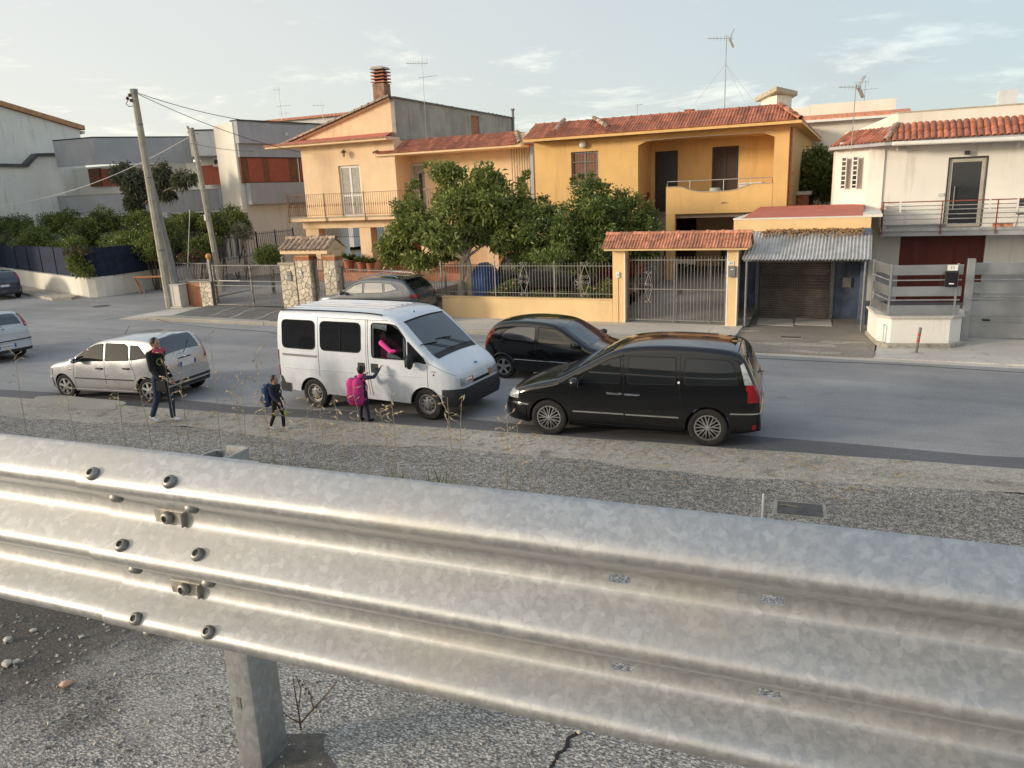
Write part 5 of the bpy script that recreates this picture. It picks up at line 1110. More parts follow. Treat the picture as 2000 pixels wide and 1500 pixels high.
# bent-bar ironwork: bars belly out to the street
def bent_bar(H, mat, amp=.10, r=.011, curl=True):
    P = []
    for i in range(15): t_ = i/14; P.append((0, -amp*math.sin(math.pi*min(1, t_*1.02))**2*(.55+.9*(1-t_)) , H*t_))
    if curl: P += [(0, -.02, H+.015), (0, -.05, H+.02), (0, -.065, H-.005)]
    return MB().tube(P, r, 5).mesh('bar', mat, True)
# double gate
LG = thing('driveway_gate', 'double grey gate of bent iron bars across the left driveway', 'gate', (-23.5, LV+.15, 0)); gy = LV+.15
ga, gm, gb_ = pv(420, 560, gy).x, pv(492, 560, gy).x, pv(562, 560, gy).x
zt_g, zm1, zm2, zb_g = pv(490, 517, gy).z, pv(490, 549, gy).z, pv(490, 558, gy).z, pv(490, 598, gy).z
zb_g = max(zb_g, .12)
bu, bl = bent_bar(zt_g-zm1, IRON, .11, .0095), bent_bar(zm2-zb_g, IRON, .09, .0085, False)
for a, b_ in ((ga+.05, gm-.03), (gm+.03, gb_-.05)):
    n = int((b_-a)/.115)
    for i in range(n+1): link_mesh('bar', bu, LG, (lerp(a, b_, i/n), gy, zm1)); 
    n = int((b_-a)/.09)
    for i in range(n+1): link_mesh('bar', bl, LG, (lerp(a, b_, i/n), gy, zb_g))
    for z in (zm1, zm2, zb_g, zt_g-.03): MB().box((a-.03, gy-.02, z-.02), (b_+.03, gy+.02, z+.015)).build('rail', IRON_W if z == zb_g else IRON, LG)
    MB().box((a-.03, gy-.012, zm2+.016), (b_+.03, gy+.012, zm1-.021)).build('lock_panel', STEEL, LG) if False else None
for x in (ga, gm, gb_-.04): MB().box((x-.03, gy-.03, .08), (x+.03, gy+.03, zt_g-.01)).build('stile', IRON, LG)
MB().box((ga+.3, gy-.03, zm1-.005), (ga+1.5, gy-.021, zm1+.02)).build('drive_arm', WFRAME, LG)
# low stone and brick wall with bent fence, lamp post, cabinet
LW = 24.75
wa, wb_, wc, wd, we = pv(327, 575, LW).x, pv(352, 575, LW).x, pv(366, 575, LW).x, pv(393, 575, LW).x, pv(415, 575, LW).x
zw = pv(390, 552, LW).z
lwt = thing('stone_wall', 'low stone wall with a brick panel beside the driveway gate', 'wall', ((wa+we)/2, LW, 0))
bd = MB().box((wa, LW, -.1), (we, LW+.35, zw)).build('wall_body', JOINT, lwt)
crazy(bd, Vector((wb_-.25, LW-.001, 0)), EX, EZ, wc-wb_+.25, zw, 12, 61); crazy(bd, Vector((wd, LW-.001, 0)), EX, EZ, we-wd, zw, 16, 62)
brm, bt, bb = newmat('brick_panel'); bt_ = nd(bt, 'ShaderNodeTexBrick'); bt_.inputs['Scale'].default_value = 1; bt_.inputs['Brick Width'].default_value = .24; bt_.inputs['Row Height'].default_value = .065; bt_.inputs['Mortar Size'].default_value = .006
mp = nd(bt, 'ShaderNodeMapping'); mp.inputs['Rotation'].default_value = (R(90), 0, 0); bt.links.new(nd(bt, 'ShaderNodeNewGeometry').outputs['Position'], mp.inputs[0]); bt.links.new(mp.outputs[0], bt_.inputs['Vector'])
bt_.inputs['Color1'].default_value = (.50, .20, .10, 1); bt_.inputs['Color2'].default_value = (.40, .15, .075, 1); bt_.inputs['Mortar'].default_value = (.45, .27, .17, 1); bt.links.new(bt_.outputs[0], bb.inputs['Base Color']); bb.inputs['Roughness'].default_value = .9
MB().box((wc+.02, LW-.022, 0), (wd-.02, LW-.001, zw-.02)).build('brick_panel', brm, bd)
MB().box((wa-.05, LW-.06, zw), (we+.04, LW+.4, zw+.07)).build('coping', CONC_WORN, bd, bevel=.01)
zf = pv(370, 513, LW+.15).z; bfm = bent_bar(zf-zw-.1, IRON_W, .10, .012)
lf = thing('bent_bar_fence', 'short bent-bar iron fence on the stone and brick wall', 'fence', ((wa+we)/2, LW+.15, zw+.07), 'bent-bar fences')
n = 17
for i in range(n): link_mesh('bar', bfm, lf, (lerp(wa+.1, we-.1, i/(n-1)), LW+.15, zw+.08))
for z in (zw+.11, zf-.05): MB().box((wa+.02, LW+.14, z), (we-.02, LW+.165, z+.02)).build('rail', IRON_W, lf)
q = pv(408, 500, LW+.1); lp = thing('gate_lamp', 'amber globe lamp on a grey post by the driveway gate', 'lamp', (we-.05, LW+.1, zw)); MB().box((we-.11, LW+.04, zw+.07), (we+.02, LW+.17, zf+.12)).build('post', IRON, lp)
MB().lathe([(.0, 0), (.07, .0), (.06, .04), (.11, .08), (.125, .16), (.10, .24), (.04, .28), (0, .28)], (we-.045, LW+.105, zf+.12), 12).build('globe', pmat('amber_glass', (.62, .27, .06), .2, var=.15, vs=10, bump=0), lp, smooth=True)
q0 = pz(329, 600, .1); cb = thing('utility_cabinet', 'grey street utility cabinet next to the concrete pole', 'cabinet', (q0.x+.35, LW-.4, 0)); CAB = pmat('cabinet_grp', (.52, .50, .45), .6, var=.08, vs=5, dirt=(.35, .33, .28), dirt_amt=.4, streak=True)
ca, cb_ = pv(326, 575, 24.2).x, pv(351, 575, 24.2).x; cz = pv(340, 558, 24.2).z
MB().box((ca, 24.2, .06), (cb_, 24.65, cz)).build('body', CAB, cb, bevel=.02); MB().box((ca-.03, 24.17, cz), (cb_+.03, 24.68, cz+.05)).build('lid', CAB, cb, bevel=.015); MB().box((ca-.05, 24.14, -.05), (cb_+.12, 24.7, .06)).build('base', CONC, cb); MB().box(((ca+cb_)/2-.006, 24.192, .12), ((ca+cb_)/2+.006, 24.199, cz-.05)).build('door_gap', DARKF, cb)
# pedestrian gate between tall piers
pg_ = thing('pedestrian_gate', 'narrow bent-bar gate between the stone piers', 'gate', ((u3+u4)/2, LV+.2, 0)); z1, z2, z3 = pv(620, 507, LV+.2).z, pv(620, 553, LV+.2).z, .12
bu2, bl2 = bent_bar(z1-z2, IRON, .08, .01), bent_bar(z2-z3-.1, IRON, .08, .01, False)
for i in range(8): x = lerp(u3+.08, u4-.08, i/7); link_mesh('bar', bu2, pg_, (x, LV+.2, z2)); link_mesh('bar', bl2, pg_, (x, LV+.2, z3))
for z in (z3, z2-.08, z2+.02, z1-.03): MB().box((u3+.02, LV+.18, z), (u4-.02, LV+.22, z+.03)).build('rail', IRON, pg_)
MB().box((u3+.02, LV+.17, z3), (u3+.07, LV+.23, z1)).build('stile', IRON, pg_); MB().box((u4-.07, LV+.17, z3), (u4-.02, LV+.23, z1)).build('stile', IRON, pg_)
# low wall and bent-bar fence behind the parked suv
f0, f1 = u5+.05, ul-.02; fv0, fv1 = LV+.2, GV+.35
zs_ = pv(760, 572, 24.4).z
sw = thing('plinth_wall', 'low stone plinth wall behind the parked crossover', 'wall', ((f0+f1)/2, 24.4, 0)); MB().prism([(f0, fv0), (f1, fv1), (f1, fv1+.3), (f0, fv0+.3)], -.1, zs_-.05).build('wall_body', JOINT, sw)
MB().prism([(f0-.02, fv0-.08), (f1, fv1-.08), (f1, fv1+.36), (f0-.02, fv0+.36)], zs_-.05, zs_+.02).build('coping', CONC_WORN, sw); crazy(sw, Vector((f0, fv0-.001, 0)), Vector((f1-f0, fv1-fv0, 0)).normalized(), EZ, math.hypot(f1-f0, fv1-fv0), zs_-.06, 60, 63)
zf2 = pv(760, 527, 24.5).z; bf2 = bent_bar(zf2-zs_-.03, IRON_W, .10, .011)
sf = thing('bent_bar_fence', 'bent-bar iron fence on the plinth behind the parked crossover', 'fence', ((f0+f1)/2, 24.5, zs_), 'bent-bar fences')
n = 44
for i in range(n): t_ = (i+.5)/n; link_mesh('bar', bf2, sf, (lerp(f0, f1, t_), lerp(fv0, fv1, t_)+.15, zs_+.02))
for z in (zs_+.05, zf2-.05): MB().beam((f0, fv0+.15, z), (f1, fv1+.15, z), .022, .02).build('rail', IRON_W, sf)
for t_ in (.0, .5, .99): MB().box((lerp(f0, f1, t_)-.025, lerp(fv0, fv1, t_)+.13, zs_), (lerp(f0, f1, t_)+.025, lerp(fv0, fv1, t_)+.18, zf2+.06)).build('post', IRON, sf)

# ================================================================== low white wall with blue screened fence (far left)
WP = [(-70, 38.3), (-49.1, 30.7), (-37.4, 26.66), (-36.8, 26.48), (-36.3, 26.4), (-35.85, 26.45), (-35.5, 26.65), (-35.25, 26.95), (-35.12, 27.35), (-35.1, 27.9), (-35.3, 29.3), (-35.9, 34)]
zw2 = 1.02
ww = MB(); wallpoly(ww, WP, -.1, zw2, .3); ow_ = ww.build('white_low_wall', CREAM, bevel=.0); tag(ow_, 'low cream wall curving round the street corner under a blue fence', 'wall')
bf = thing('blue_fence', 'blue screened wire fence on the low cream wall at the corner', 'fence', (-42, 29, zw2)); BLUEN = pmat('blue_shade_net', (.018, .024, .05), .9, var=.4, vs=3, bs=40, bump=.3)
FP = [(p_[0]+.05, p_[1]+.16) for p_ in WP]
for i, (a, b_) in enumerate(zip(FP, FP[1:])):
    L = math.hypot(b_[0]-a[0], b_[1]-a[1]); k = max(1, int(L/2.2))
    for j in range(k):
        p_, q_ = (lerp(a[0], b_[0], j/k), lerp(a[1], b_[1], j/k)), (lerp(a[0], b_[0], (j+1)/k), lerp(a[1], b_[1], (j+1)/k))
        MB().beam((p_[0], p_[1], zw2+.75), (q_[0], q_[1], zw2+.75), .012, 1.45).build('screen_panel', BLUEN, bf)
        MB().tube([(p_[0], p_[1]-.03, zw2), (p_[0], p_[1]-.03, zw2+1.6)], .022, 6).build('post', BLUEN, bf)
    for z in (.12, .75, 1.45): MB().tube([(a[0], a[1]-.03, zw2+z), (b_[0], b_[1]-.03, zw2+z)], .006, 4).build('wire', BLUEN, bf)
struct(MB().prism([(-62, 33.5), (-47, 28.5), (-37.0, 25.2), (-36.1, 25.6), (-36.4, 26.25), (-49.1, 30.6), (-62, 35.3)], -.1, .13).build('corner_verge', CONC_WORN))
# rusty barrier end beside the pole
rb = thing('rusty_barrier', 'rusty tube barrier propped beside the concrete pole', 'barrier', (-33, 27.5, 0)); a, b_ = pv(262, 542, 27.2), pv(318, 540, 26.6)
MB().tube([a, b_], .05, 6).build('rail', pmat('rust', (.28, .11, .05), .9, var=.3, vs=8), rb); MB().tube([a, pv(276, 573, 26.8)], .04, 6).build('strut', WOODB, rb); MB().tube([a, pv(284, 572, 26.9)], .03, 6).build('strut', WOODB, rb)
# iron fence beyond the left yard, in front of the grey flank, and a pale ramp wall
def bar_fence(label, pts, H, name='bar_fence', mat=IRON, sp=.13, bent=False):
    t = thing(name, label, 'fence', pts[0]); me = (bent_bar(H, mat, .1, .012) if bent else MB().tube([(0, 0, 0), (0, 0, H)], .012, 5).mesh('bar', mat))
    for a, b_ in zip(pts, pts[1:]):
        a, b_ = Vector(a), Vector(b_); n = max(2, int((b_-a).length/sp))
        for i in range(n): link_mesh('bar', me, t, a.lerp(b_, i/n))
        for h in (.08, H-.1): MB().beam(a+Vector((0, 0, h)), b_+Vector((0, 0, h)), .025, .025).build('rail', mat, t)
        for f_ in (0, .5, 1): q_ = a.lerp(b_, f_); MB().box((q_.x-.03, q_.y-.03, q_.z), (q_.x+.03, q_.y+.03, q_.z+H+.05)).build('post', mat, t)
    return t
BLUEI = pmat('navy_iron', (.05, .07, .13), .6, metal=.2, var=.2)
a, b_, c_ = pv(430, 512, 32.5), pv(505, 500, 34.5), pv(576, 490, 37.5)
bar_fence('navy iron fence along the grey house yard', [a, b_, c_], 1.35, mat=BLUEI, sp=.15)
a, b_ = pv(640, 488, 42), pv(766, 470, 42); bar_fence('bent iron fence seen between the peach house pillars', [(a.x, 42, 1.9), (b_.x+2, 42, 1.9)], 1.45, mat=IRON, sp=.15, bent=True)
rp_ = MB(); p_, q_ = pz(340, 533, .9), pz(500, 497, 1.3); rp_.beam((p_.x, p_.y, .65), (q_.x, q_.y, 1.0), .25, .9); o = rp_.build('ramp_wall', PALEG); tag(o, 'sloping pale ramp wall inside the left yard', 'wall')

# ================================================================== aluminium fence and white plinth (right)
af = thing('plinth_wall', 'white rendered plinth with cut corners under the aluminium fence', 'wall', (1.6, 22.3, 0))
PB = [(.40, 23.4), (.62, 22.05), (.92, 21.72), (2.30, 22.0), (2.58, 22.3), (2.66, 23.2)]
zc0 = pv(1790, 622, 21.85).z
MB().prism(PB + [(2.4, 23.4)], -.1, zc0).build('wall_body', WHITE, af, bevel=.02); sc = [(p_[0]*1.0 + (.0), p_[1]) for p_ in PB]
MB().prism([(.34, 23.45), (.56, 22.0), (.9, 21.66), (2.34, 21.95), (2.64, 22.26), (2.72, 23.25), (2.4, 23.45)], zc0, zc0+.06).build('coping', CONC, af, bevel=.01)
MB().prism([(.35, 23.4), (.58, 21.95), (.86, 21.55), (2.34, 21.84), (2.68, 22.2), (2.7, 23.2), (2.4, 23.3)], -.1, .13).build('footing', CONC_WORN, af, bevel=.02)
q = pv(1726, 640, 21.75); MB().tube([(q.x, 21.78, .1), (q.x, 21.74, q.z+.05), (q.x, 21.85, q.z+.08)], .02, 6).build('drain_pipe', PALEG, af)
ALU = pmat('brushed_aluminium', (.40, .405, .40), .42, metal=.75, var=.1, vs=1.2, dirt=(.3, .29, .27), dirt_amt=.4, bump=.03)
fa = thing('aluminium_fence', 'wide-slat aluminium fence on the white plinth', 'fence', (1.6, 21.9, zc0+.06))
L0, L1 = Vector((.84, 21.80, 0)), Vector((2.36, 22.10, 0)); zt3 = pv(1800, 517, 21.95).z; H3 = zt3-zc0-.06
def slat_run(parent, a, b_, rowsz, mat, th=.03, name='slat'):
    for (z0, z1) in rowsz: MB().beam((a.x, a.y, (z0+z1)/2), (b_.x, b_.y, (z0+z1)/2), th, z1-z0).build(name, mat, parent, bevel=.004)
zz = zc0+.06
rowsF = [(zz+H3*.02, zz+H3*.205), (zz+H3*.385, zz+H3*.575), (zz+H3*.80, zz+H3*.995)]
slat_run(fa, L0, L1 + Vector((.12, .02, 0)), rowsF, ALU); slat_run(fa, Vector((.45, 23.3, 0)), L0, rowsF, ALU)
for f_ in (.31, .70): MB().tube([(L0.x, L0.y, zz+H3*f_), (L1.x+.1, L1.y, zz+H3*f_)], .016, 6).build('tie_bar', STEEL, fa); MB().tube([(.45, 23.3, zz+H3*f_), (L0.x, L0.y, zz+H3*f_)], .016, 6).build('tie_bar', STEEL, fa)
for q_ in (L0, L1, Vector((.45, 23.3, 0))): MB().box((q_.x-.025, q_.y-.025, zz), (q_.x+.025, q_.y+.025, zz+H3+.02)).build('post', ALU, fa)
gpst = Vector((2.66, 22.45, 0)); 
sgt = thing('sliding_gate', 'aluminium slat sliding gate at the right edge', 'gate', (5.5, 23.0, 0)); g0, g1 = Vector((2.78, 23.18, 0)), Vector((9.5, 23.75, 0)); zt4 = pv(1950, 512, 23.35).z
rowsG = [(.10, .58), (.66, .92), (.97, 1.30), (1.42, 1.68), (1.74, zt4-.33), (zt4-.27, zt4)]
rowsG = [(.08, zt4*.235), (zt4*.245, zt4*.315), (zt4*.325, zt4*.52), (zt4*.53, zt4*.60), (zt4*.61, zt4*.755), (zt4*.85, zt4)]
slat_run(sgt, g0, g1, rowsG, ALU)
for f_ in (.575, .79): MB().tube([(g0.x, g0.y-.04, zt4*f_), (g1.x, g1.y-.04, zt4*f_)], .016, 6).build('tie_bar', STEEL, sgt)
MB().box((2.66, 22.95, 0), (2.84, 23.14, zt4+.12)).build('gate_post', ALU, sgt, bevel=.01); MB().box((3.15, 23.15, zt4*.262), (3.33, 23.19, zt4*.285)).build('handle_slot', DARKF, sgt)
q = pv(1858, 547, 21.95); lb3 = thing('letter_box', 'black letter box hung on the aluminium fence', 'letter box', (q.x, q.y, q.z-.2)); MB().box((q.x-.14, 21.90, q.z-.17), (q.x+.14, 22.0, q.z+.17)).build('case', pmat('black_enamel', (.012, .012, .013), .35, var=.1, bump=0), lb3, bevel=.01); MB().box((q.x-.05, 21.893, q.z-.10), (q.x+.06, 21.899, q.z-.07)).build('name_card', WFRAME, lb3)
MB().extr([(q.x-.15, 21.88, q.z+.17), (q.x+.15, 21.88, q.z+.17), (q.x+.15, 22.02, q.z+.20), (q.x-.15, 22.02, q.z+.20)], (0, 0, .012)).build('lid', MAT['black_enamel'], lb3)
q = pv(1861, 523, 21.95); n3 = thing('number_plate', 'white house number card on the aluminium fence above the black letter box', 'number plate', (q.x, 21.96, q.z-.07)); MB().box((q.x-.115, 21.955, q.z-.07), (q.x+.115, 21.965, q.z+.07)).build('card', WFRAME, n3); letters('11', .10, DARKF, n3, (q.x, 21.953, q.z))
q = pz(1789, 690, .03); bo = thing('parking_post', 'thin leaning parking post with red bands in front of the white plinth', 'bollard', (q.x, q.y, .03)); tp = pv(1798, 640, q.y-.02)
MB().box((q.x-.10, q.y-.08, .02), (q.x+.10, q.y+.08, .05)).build('base', STEEL, bo); MB().tube([(q.x, q.y, .05), tp], .035, 10).build('tube', IRON, bo, smooth=True)
for f_ in (.42, .66): a = Vector((q.x, q.y, .05)).lerp(tp, f_); b_ = Vector((q.x, q.y, .05)).lerp(tp, f_+.13); MB().tube([a, b_], .0365, 10).build('red_band', pmat('red_reflector', (.42, .06, .03), .5, bump=0) if 'red_reflector' not in MAT else MAT['red_reflector'], bo, smooth=True)
# ================================================================== vegetation
def leafmat(name, c, c2, rough=.42, tr=.22, scale=3.0):
    m, t, b = newmat(name); vec = coords(t); n1 = tnoise(t, vec, scale, 3, .6); n2 = tnoise(t, vec, 38, 2, .6)
    cc = mixc(t, ramp(t, n1, .3, .7), c, c2); cc = mixc(t, 1.0, cc, mixc(t, ramp(t, n2, .25, .75), (.62, .66, .60), (1.42, 1.36, 1.25)), 'MULTIPLY')
    t.links.new(cc, b.inputs['Base Color']); b.inputs['Roughness'].default_value = rough; b.inputs['Specular IOR Level'].default_value = .35
    tl = nd(t, 'ShaderNodeBsdfTranslucent'); t.links.new(mixc(t, 1.0, cc, (1.1, 1.25, .6), 'MULTIPLY'), tl.inputs[0]); mx = nd(t, 'ShaderNodeMixShader'); mx.inputs[0].default_value = tr
    t.links.new(b.outputs[0], mx.inputs[1]); t.links.new(tl.outputs[0], mx.inputs[2]); t.links.new(mx.outputs[0], t.nodes['Material Output'].inputs[0]); return m
LEAF = leafmat('glossy_tree_leaf', (.105, .14, .038), (.30, .325, .115)); LEAF2 = leafmat('dark_citrus_leaf', (.065, .105, .03), (.21, .25, .082))
LEAF_L = leafmat('light_shrub_leaf', (.095, .13, .032), (.20, .23, .07)); LEAF_H = leafmat('hedge_leaf', (.05, .072, .022), (.20, .225, .062), scale=1.2); LEAF_G = leafmat('grey_green_leaf', (.10, .105, .078), (.20, .20, .15), .6)
LEAF_R = leafmat('reddish_leaf', (.10, .045, .025), (.06, .07, .025)); BARK = pmat('bark', (.20, .155, .11), .95, var=.3, vs=8, dirt=(.09, .07, .05), dirt_amt=.6, bs=40, bump=.6)
BARK_P = pmat('pale_bark', (.36, .30, .23), .95, var=.25, vs=8, dirt=(.16, .12, .09), dirt_amt=.6, bs=40, bump=.6); TWIG = pmat('twig', (.12, .09, .06), .95, var=.3, vs=9)
def leaves_mesh(name, pos, axis, L, Wd, mat, rng, droop=.25):
    """many folded leaf blades as one mesh: pos and growing direction arrays"""
    n = len(pos); a = axis/np.linalg.norm(axis, axis=1)[:, None]
    r_ = rng.normal(size=(n, 3)); s = np.cross(a, r_); s /= np.linalg.norm(s, axis=1)[:, None]; nn = np.cross(s, a)
    flip = np.sign(nn[:, 2])[:, None]; flip[flip == 0] = 1; nn *= flip; s *= flip
    l = (L*rng.uniform(.65, 1.2, n))[:, None]; w = (Wd*rng.uniform(.7, 1.2, n))[:, None]
    b = pos; tip = pos + a*l - np.array([0, 0, 1])*l*droop*rng.uniform(0, 1, (n, 1)); mid = pos + a*l*.48
    lf = mid + s*w*.5 + nn*w*.16; rt = mid - s*w*.5 + nn*w*.16
    V = np.stack([b, lf, tip, rt], 1).reshape(-1, 3); me = bpy.data.meshes.new(name); me.vertices.add(4*n); me.vertices.foreach_set('co', V.astype(np.float32).ravel())
    idx = np.arange(n)[:, None]*4 + np.array([0, 3, 2, 0, 2, 1]); me.loops.add(6*n); me.loops.foreach_set('vertex_index', idx.astype(np.int32).ravel())
    me.polygons.add(2*n); me.polygons.foreach_set('loop_start', np.arange(0, 6*n, 3, dtype=np.int32)); me.polygons.foreach_set('loop_total', np.full(2*n, 3, dtype=np.int32)); me.materials.append(mat); me.update(calc_edges=True); me.validate(); return me
def crown_points(lobes, ncl, per, spread, rng, up=.25, shell=.55):
    vol = np.array([l[1][0]*l[1][1]*l[1][2] for l in lobes])**.75; pr = vol/vol.sum(); k = rng.choice(len(lobes), ncl, p=pr)
    d = rng.normal(size=(ncl, 3)); d /= np.linalg.norm(d, axis=1)[:, None]; rad = rng.uniform(shell**2, 1.0, ncl)**.5*rng.uniform(.88, 1.08, ncl)
    C_ = np.array([l[0] for l in lobes])[k]; Rr = np.array([l[1] for l in lobes])[k]; c = C_ + d*Rr*rad[:, None]
    out = d/Rr; out /= np.linalg.norm(out, axis=1)[:, None]; out[:, 2] += up
    pos = np.repeat(c, per, 0) + rng.normal(size=(ncl*per, 3))*spread*.45; ax = np.repeat(out, per, 0)*.7 + rng.normal(size=(ncl*per, 3))*.75
    return pos, ax, c, out
def clumps(lobes, seed, k=7, f=.42):
    rr = random.Random(seed); out = []
    for c_, r_ in lobes:
        for _ in range(k):
            d = Vector((rr.gauss(0, 1), rr.gauss(0, 1), rr.gauss(0, 1))).normalized(); q = rr.uniform(.45, .92); s_ = f*rr.uniform(.7, 1.2)
            out.append(((c_[0]+d.x*r_[0]*q, c_[1]+d.y*r_[1]*q, c_[2]+d.z*r_[2]*q), (r_[0]*s_, r_[1]*s_, r_[2]*s_*.9)))
    return out
def foliage(name, lobes, ncl, per, L, Wd, mat, parent, seed, spread=.16, up=.3, shell=.5, label=None, droop=.25):
    rng = np.random.default_rng(seed); pos, ax, c, out = crown_points(lobes, ncl, per, spread, rng, up, shell); og = np.array(ORG.get(parent.name, Vector((0, 0, 0)))) if parent else np.zeros(3)
    me = leaves_mesh(name, pos-og, ax, L, Wd, mat, rng, droop); o = bpy.data.objects.new(name, me); col.objects.link(o); o.parent = parent; ORG[o.name] = Vector(og); return o
def limb(m, p, q, r0, r1, bend, rr, n=5):
    p, q = Vector(p), Vector(q); P = [p.lerp(q, i/n) + Vector((rr.uniform(-1, 1), rr.uniform(-1, 1), rr.uniform(-.4, .4)))*bend*math.sin(math.pi*i/n) for i in range(n+1)]
    m.tube(P, [lerp(r0, r1, i/n) for i in range(n+1)], 7); return P
def shoots(pts, H, L, Wd, mat, parent, seed, r=.16, n=90):
    """upright leafy shoots above a crown"""
    rng = np.random.default_rng(seed); P, A_ = [], []
    for (x, y, z, h) in pts:
        t_ = rng.uniform(0, 1, n); an = rng.uniform(0, 6.28, n); rr = r*(1-.45*t_)
        P.append(np.stack([x + np.cos(an)*rr*.35, y + np.sin(an)*rr*.35, z + h*t_], 1)); A_.append(np.stack([np.cos(an), np.sin(an), .7+0*an], 1))
    og = np.array(ORG[parent.name]); me = leaves_mesh('shoot_leaves', np.concatenate(P)-og, np.concatenate(A_), L, Wd, mat, rng, .2); o = bpy.data.objects.new('shoot_leaves', me); col.objects.link(o); o.parent = parent; return o
def P3(x, y, v): q = pv(x, y, v); return (q.x, q.y, q.z)
S27 = 27.0/1475.0
def lobe(x, y, v, rx, rz, ry=None): return (P3(x, y, v), (rx*v*1.09/1475, (ry or rx)*v*1.0/1475, rz*v*1.05/1475))
# --- the big tree left of centre
t1 = thing('leafy_tree', 'large leafy tree with pale twin trunks behind the yellow wall, left one', 'tree', (pv(907, 572, 24.6).x, 24.7, .7), 'garden trees in front of the yellow houses')
r5 = random.Random(5); m = MB(); bx, by = pv(897, 572, 24.6).x, 24.65
m2 = MB(); bx2 = pv(917, 572, 24.6).x
top1 = limb(m, (bx, by, .6), P3(905, 505, 24.8), .16, .10, .05, r5); limb(m, (bx2, by+.1, .6), P3(912, 500, 24.9), .14, .09, .05, r5)
for (x, y, v, r0) in ((880, 400, 25.2, .08), (830, 440, 25.0, .07), (960, 400, 25.6, .07), (910, 360, 25.3, .06), (780, 460, 25.0, .05), (985, 440, 25.8, .05), (870, 470, 24.4, .05)): limb(m, P3(908, 508, 24.8), P3(x, y, v), r0, .02, .15, r5, 6)
m.build('trunk', BARK_P, t1, smooth=True)
lob1 = [lobe(880, 400, 25.3, 78, 68), lobe(815, 460, 25.0, 72, 50), lobe(775, 492, 25.0, 48, 32), lobe(955, 400, 25.8, 72, 66), lobe(900, 470, 24.9, 80, 50), lobe(985, 455, 25.6, 55, 55), lobe(860, 365, 25.3, 36, 42), lobe(940, 350, 25.6, 30, 30), lobe(840, 505, 24.8, 60, 25), lobe(800, 415, 25.2, 30, 40), lobe(1010, 400, 25.9, 25, 35)]
foliage('crown', clumps(lob1, 1, 9), 2300, 12, .22, .08, LEAF, t1, 11, .2)
shoots([P3(882, 352, 25.3)+(.62,), P3(868, 362, 25.2)+(.45,), P3(958, 352, 25.6)+(.62,), P3(945, 360, 25.7)+(.5,), P3(800, 392, 25.2)+(.62,), P3(812, 372, 25.3)+(.35,), P3(1018, 378, 25.9)+(.55,), P3(905, 350, 25.4)+(.4,), P3(1028, 352, 26)+(.3,)], .6, .2, .07, LEAF, t1, 12)
# --- the second tree
t2 = thing('leafy_tree', 'rounder dark leafy tree behind the yellow wall, right of the twin-trunked one', 'tree', (pv(1140, 575, 24.9).x, 25.0, .7), 'garden trees in front of the yellow houses')
m = MB(); limb(m, (pv(1137, 580, 24.9).x, 25.0, .6), P3(1130, 510, 25.3), .11, .08, .05, r5)
for (x, y, v) in ((1080, 420, 25.8), (1150, 400, 25.8), (1040, 460, 25.6), (1200, 440, 26), (1110, 450, 25.2)): limb(m, P3(1130, 512, 25.3), P3(x, y, v), .06, .02, .12, r5, 6)
m.build('trunk', BARK, t2, smooth=True)
lob2 = [lobe(1110, 420, 26.0, 84, 62), lobe(1060, 460, 25.7, 62, 56), lobe(1165, 440, 26.0, 62, 58), lobe(1100, 490, 25.6, 80, 40), lobe(1150, 385, 26.1, 45, 40), lobe(1050, 415, 26.0, 40, 30), lobe(1190, 490, 25.7, 45, 30), lobe(1020, 490, 25.7, 40, 35)]
foliage('crown', clumps(lob2, 2, 10), 2500, 12, .16, .064, LEAF2, t2, 13, .17)
shoots([P3(1152, 360, 26)+(.38,), P3(1168, 368, 26)+(.3,), P3(1120, 362, 26)+(.25,), P3(1135, 352, 26.1)+(.2,)], .4, .15, .06, LEAF_L, t2, 14, .13, 60)
# --- third, behind the tiled canopy
t3 = thing('citrus_tree', 'smaller dark citrus tree at the foot of the porch stair', 'tree', (pv(1240, 500, 26.6).x, 26.6, .6))
m = MB(); limb(m, (pv(1242, 540, 26.6).x, 26.6, .4), P3(1240, 460, 26.6), .08, .04, .04, r5); m.build('trunk', BARK, t3, smooth=True)
foliage('crown', [lobe(1225, 425, 26.6, 46, 42), lobe(1255, 455, 26.5, 38, 40), lobe(1200, 460, 26.6, 40, 40), lobe(1250, 487, 26.2, 38, 20), lobe(1215, 395, 26.8, 25, 22), lobe(1240, 478, 26.2, 45, 25)], 1300, 11, .13, .052, LEAF2, t3, 15, .15)
shoots([P3(1262, 415, 26.5)+(.3,), P3(1280, 428, 26.5)+(.3,), P3(1245, 400, 26.6)+(.2,)], .4, .13, .05, LEAF_L, t3, 16, .12, 50)
# --- tree behind between the houses
t4 = thing('leafy_tree', 'green tree between the orange house and the white house', 'tree', (pv(1585, 385, 38).x, 38, 0))
m = MB(); limb(m, (pv(1585, 385, 38).x, 38, 0), P3(1585, 350, 38), .14, .08, .1, r5); m.build('trunk', BARK, t4)
foliage('crown', [lobe(1575, 350, 38, 38, 34), lobe(1600, 340, 38.5, 30, 36), lobe(1598, 310, 38.5, 16, 18), lobe(1560, 325, 38, 20, 24), lobe(1610, 365, 38, 22, 22), lobe(1560, 372, 37.5, 26, 16)], 1000, 10, .20, .085, LEAF_L, t4, 17, .25)
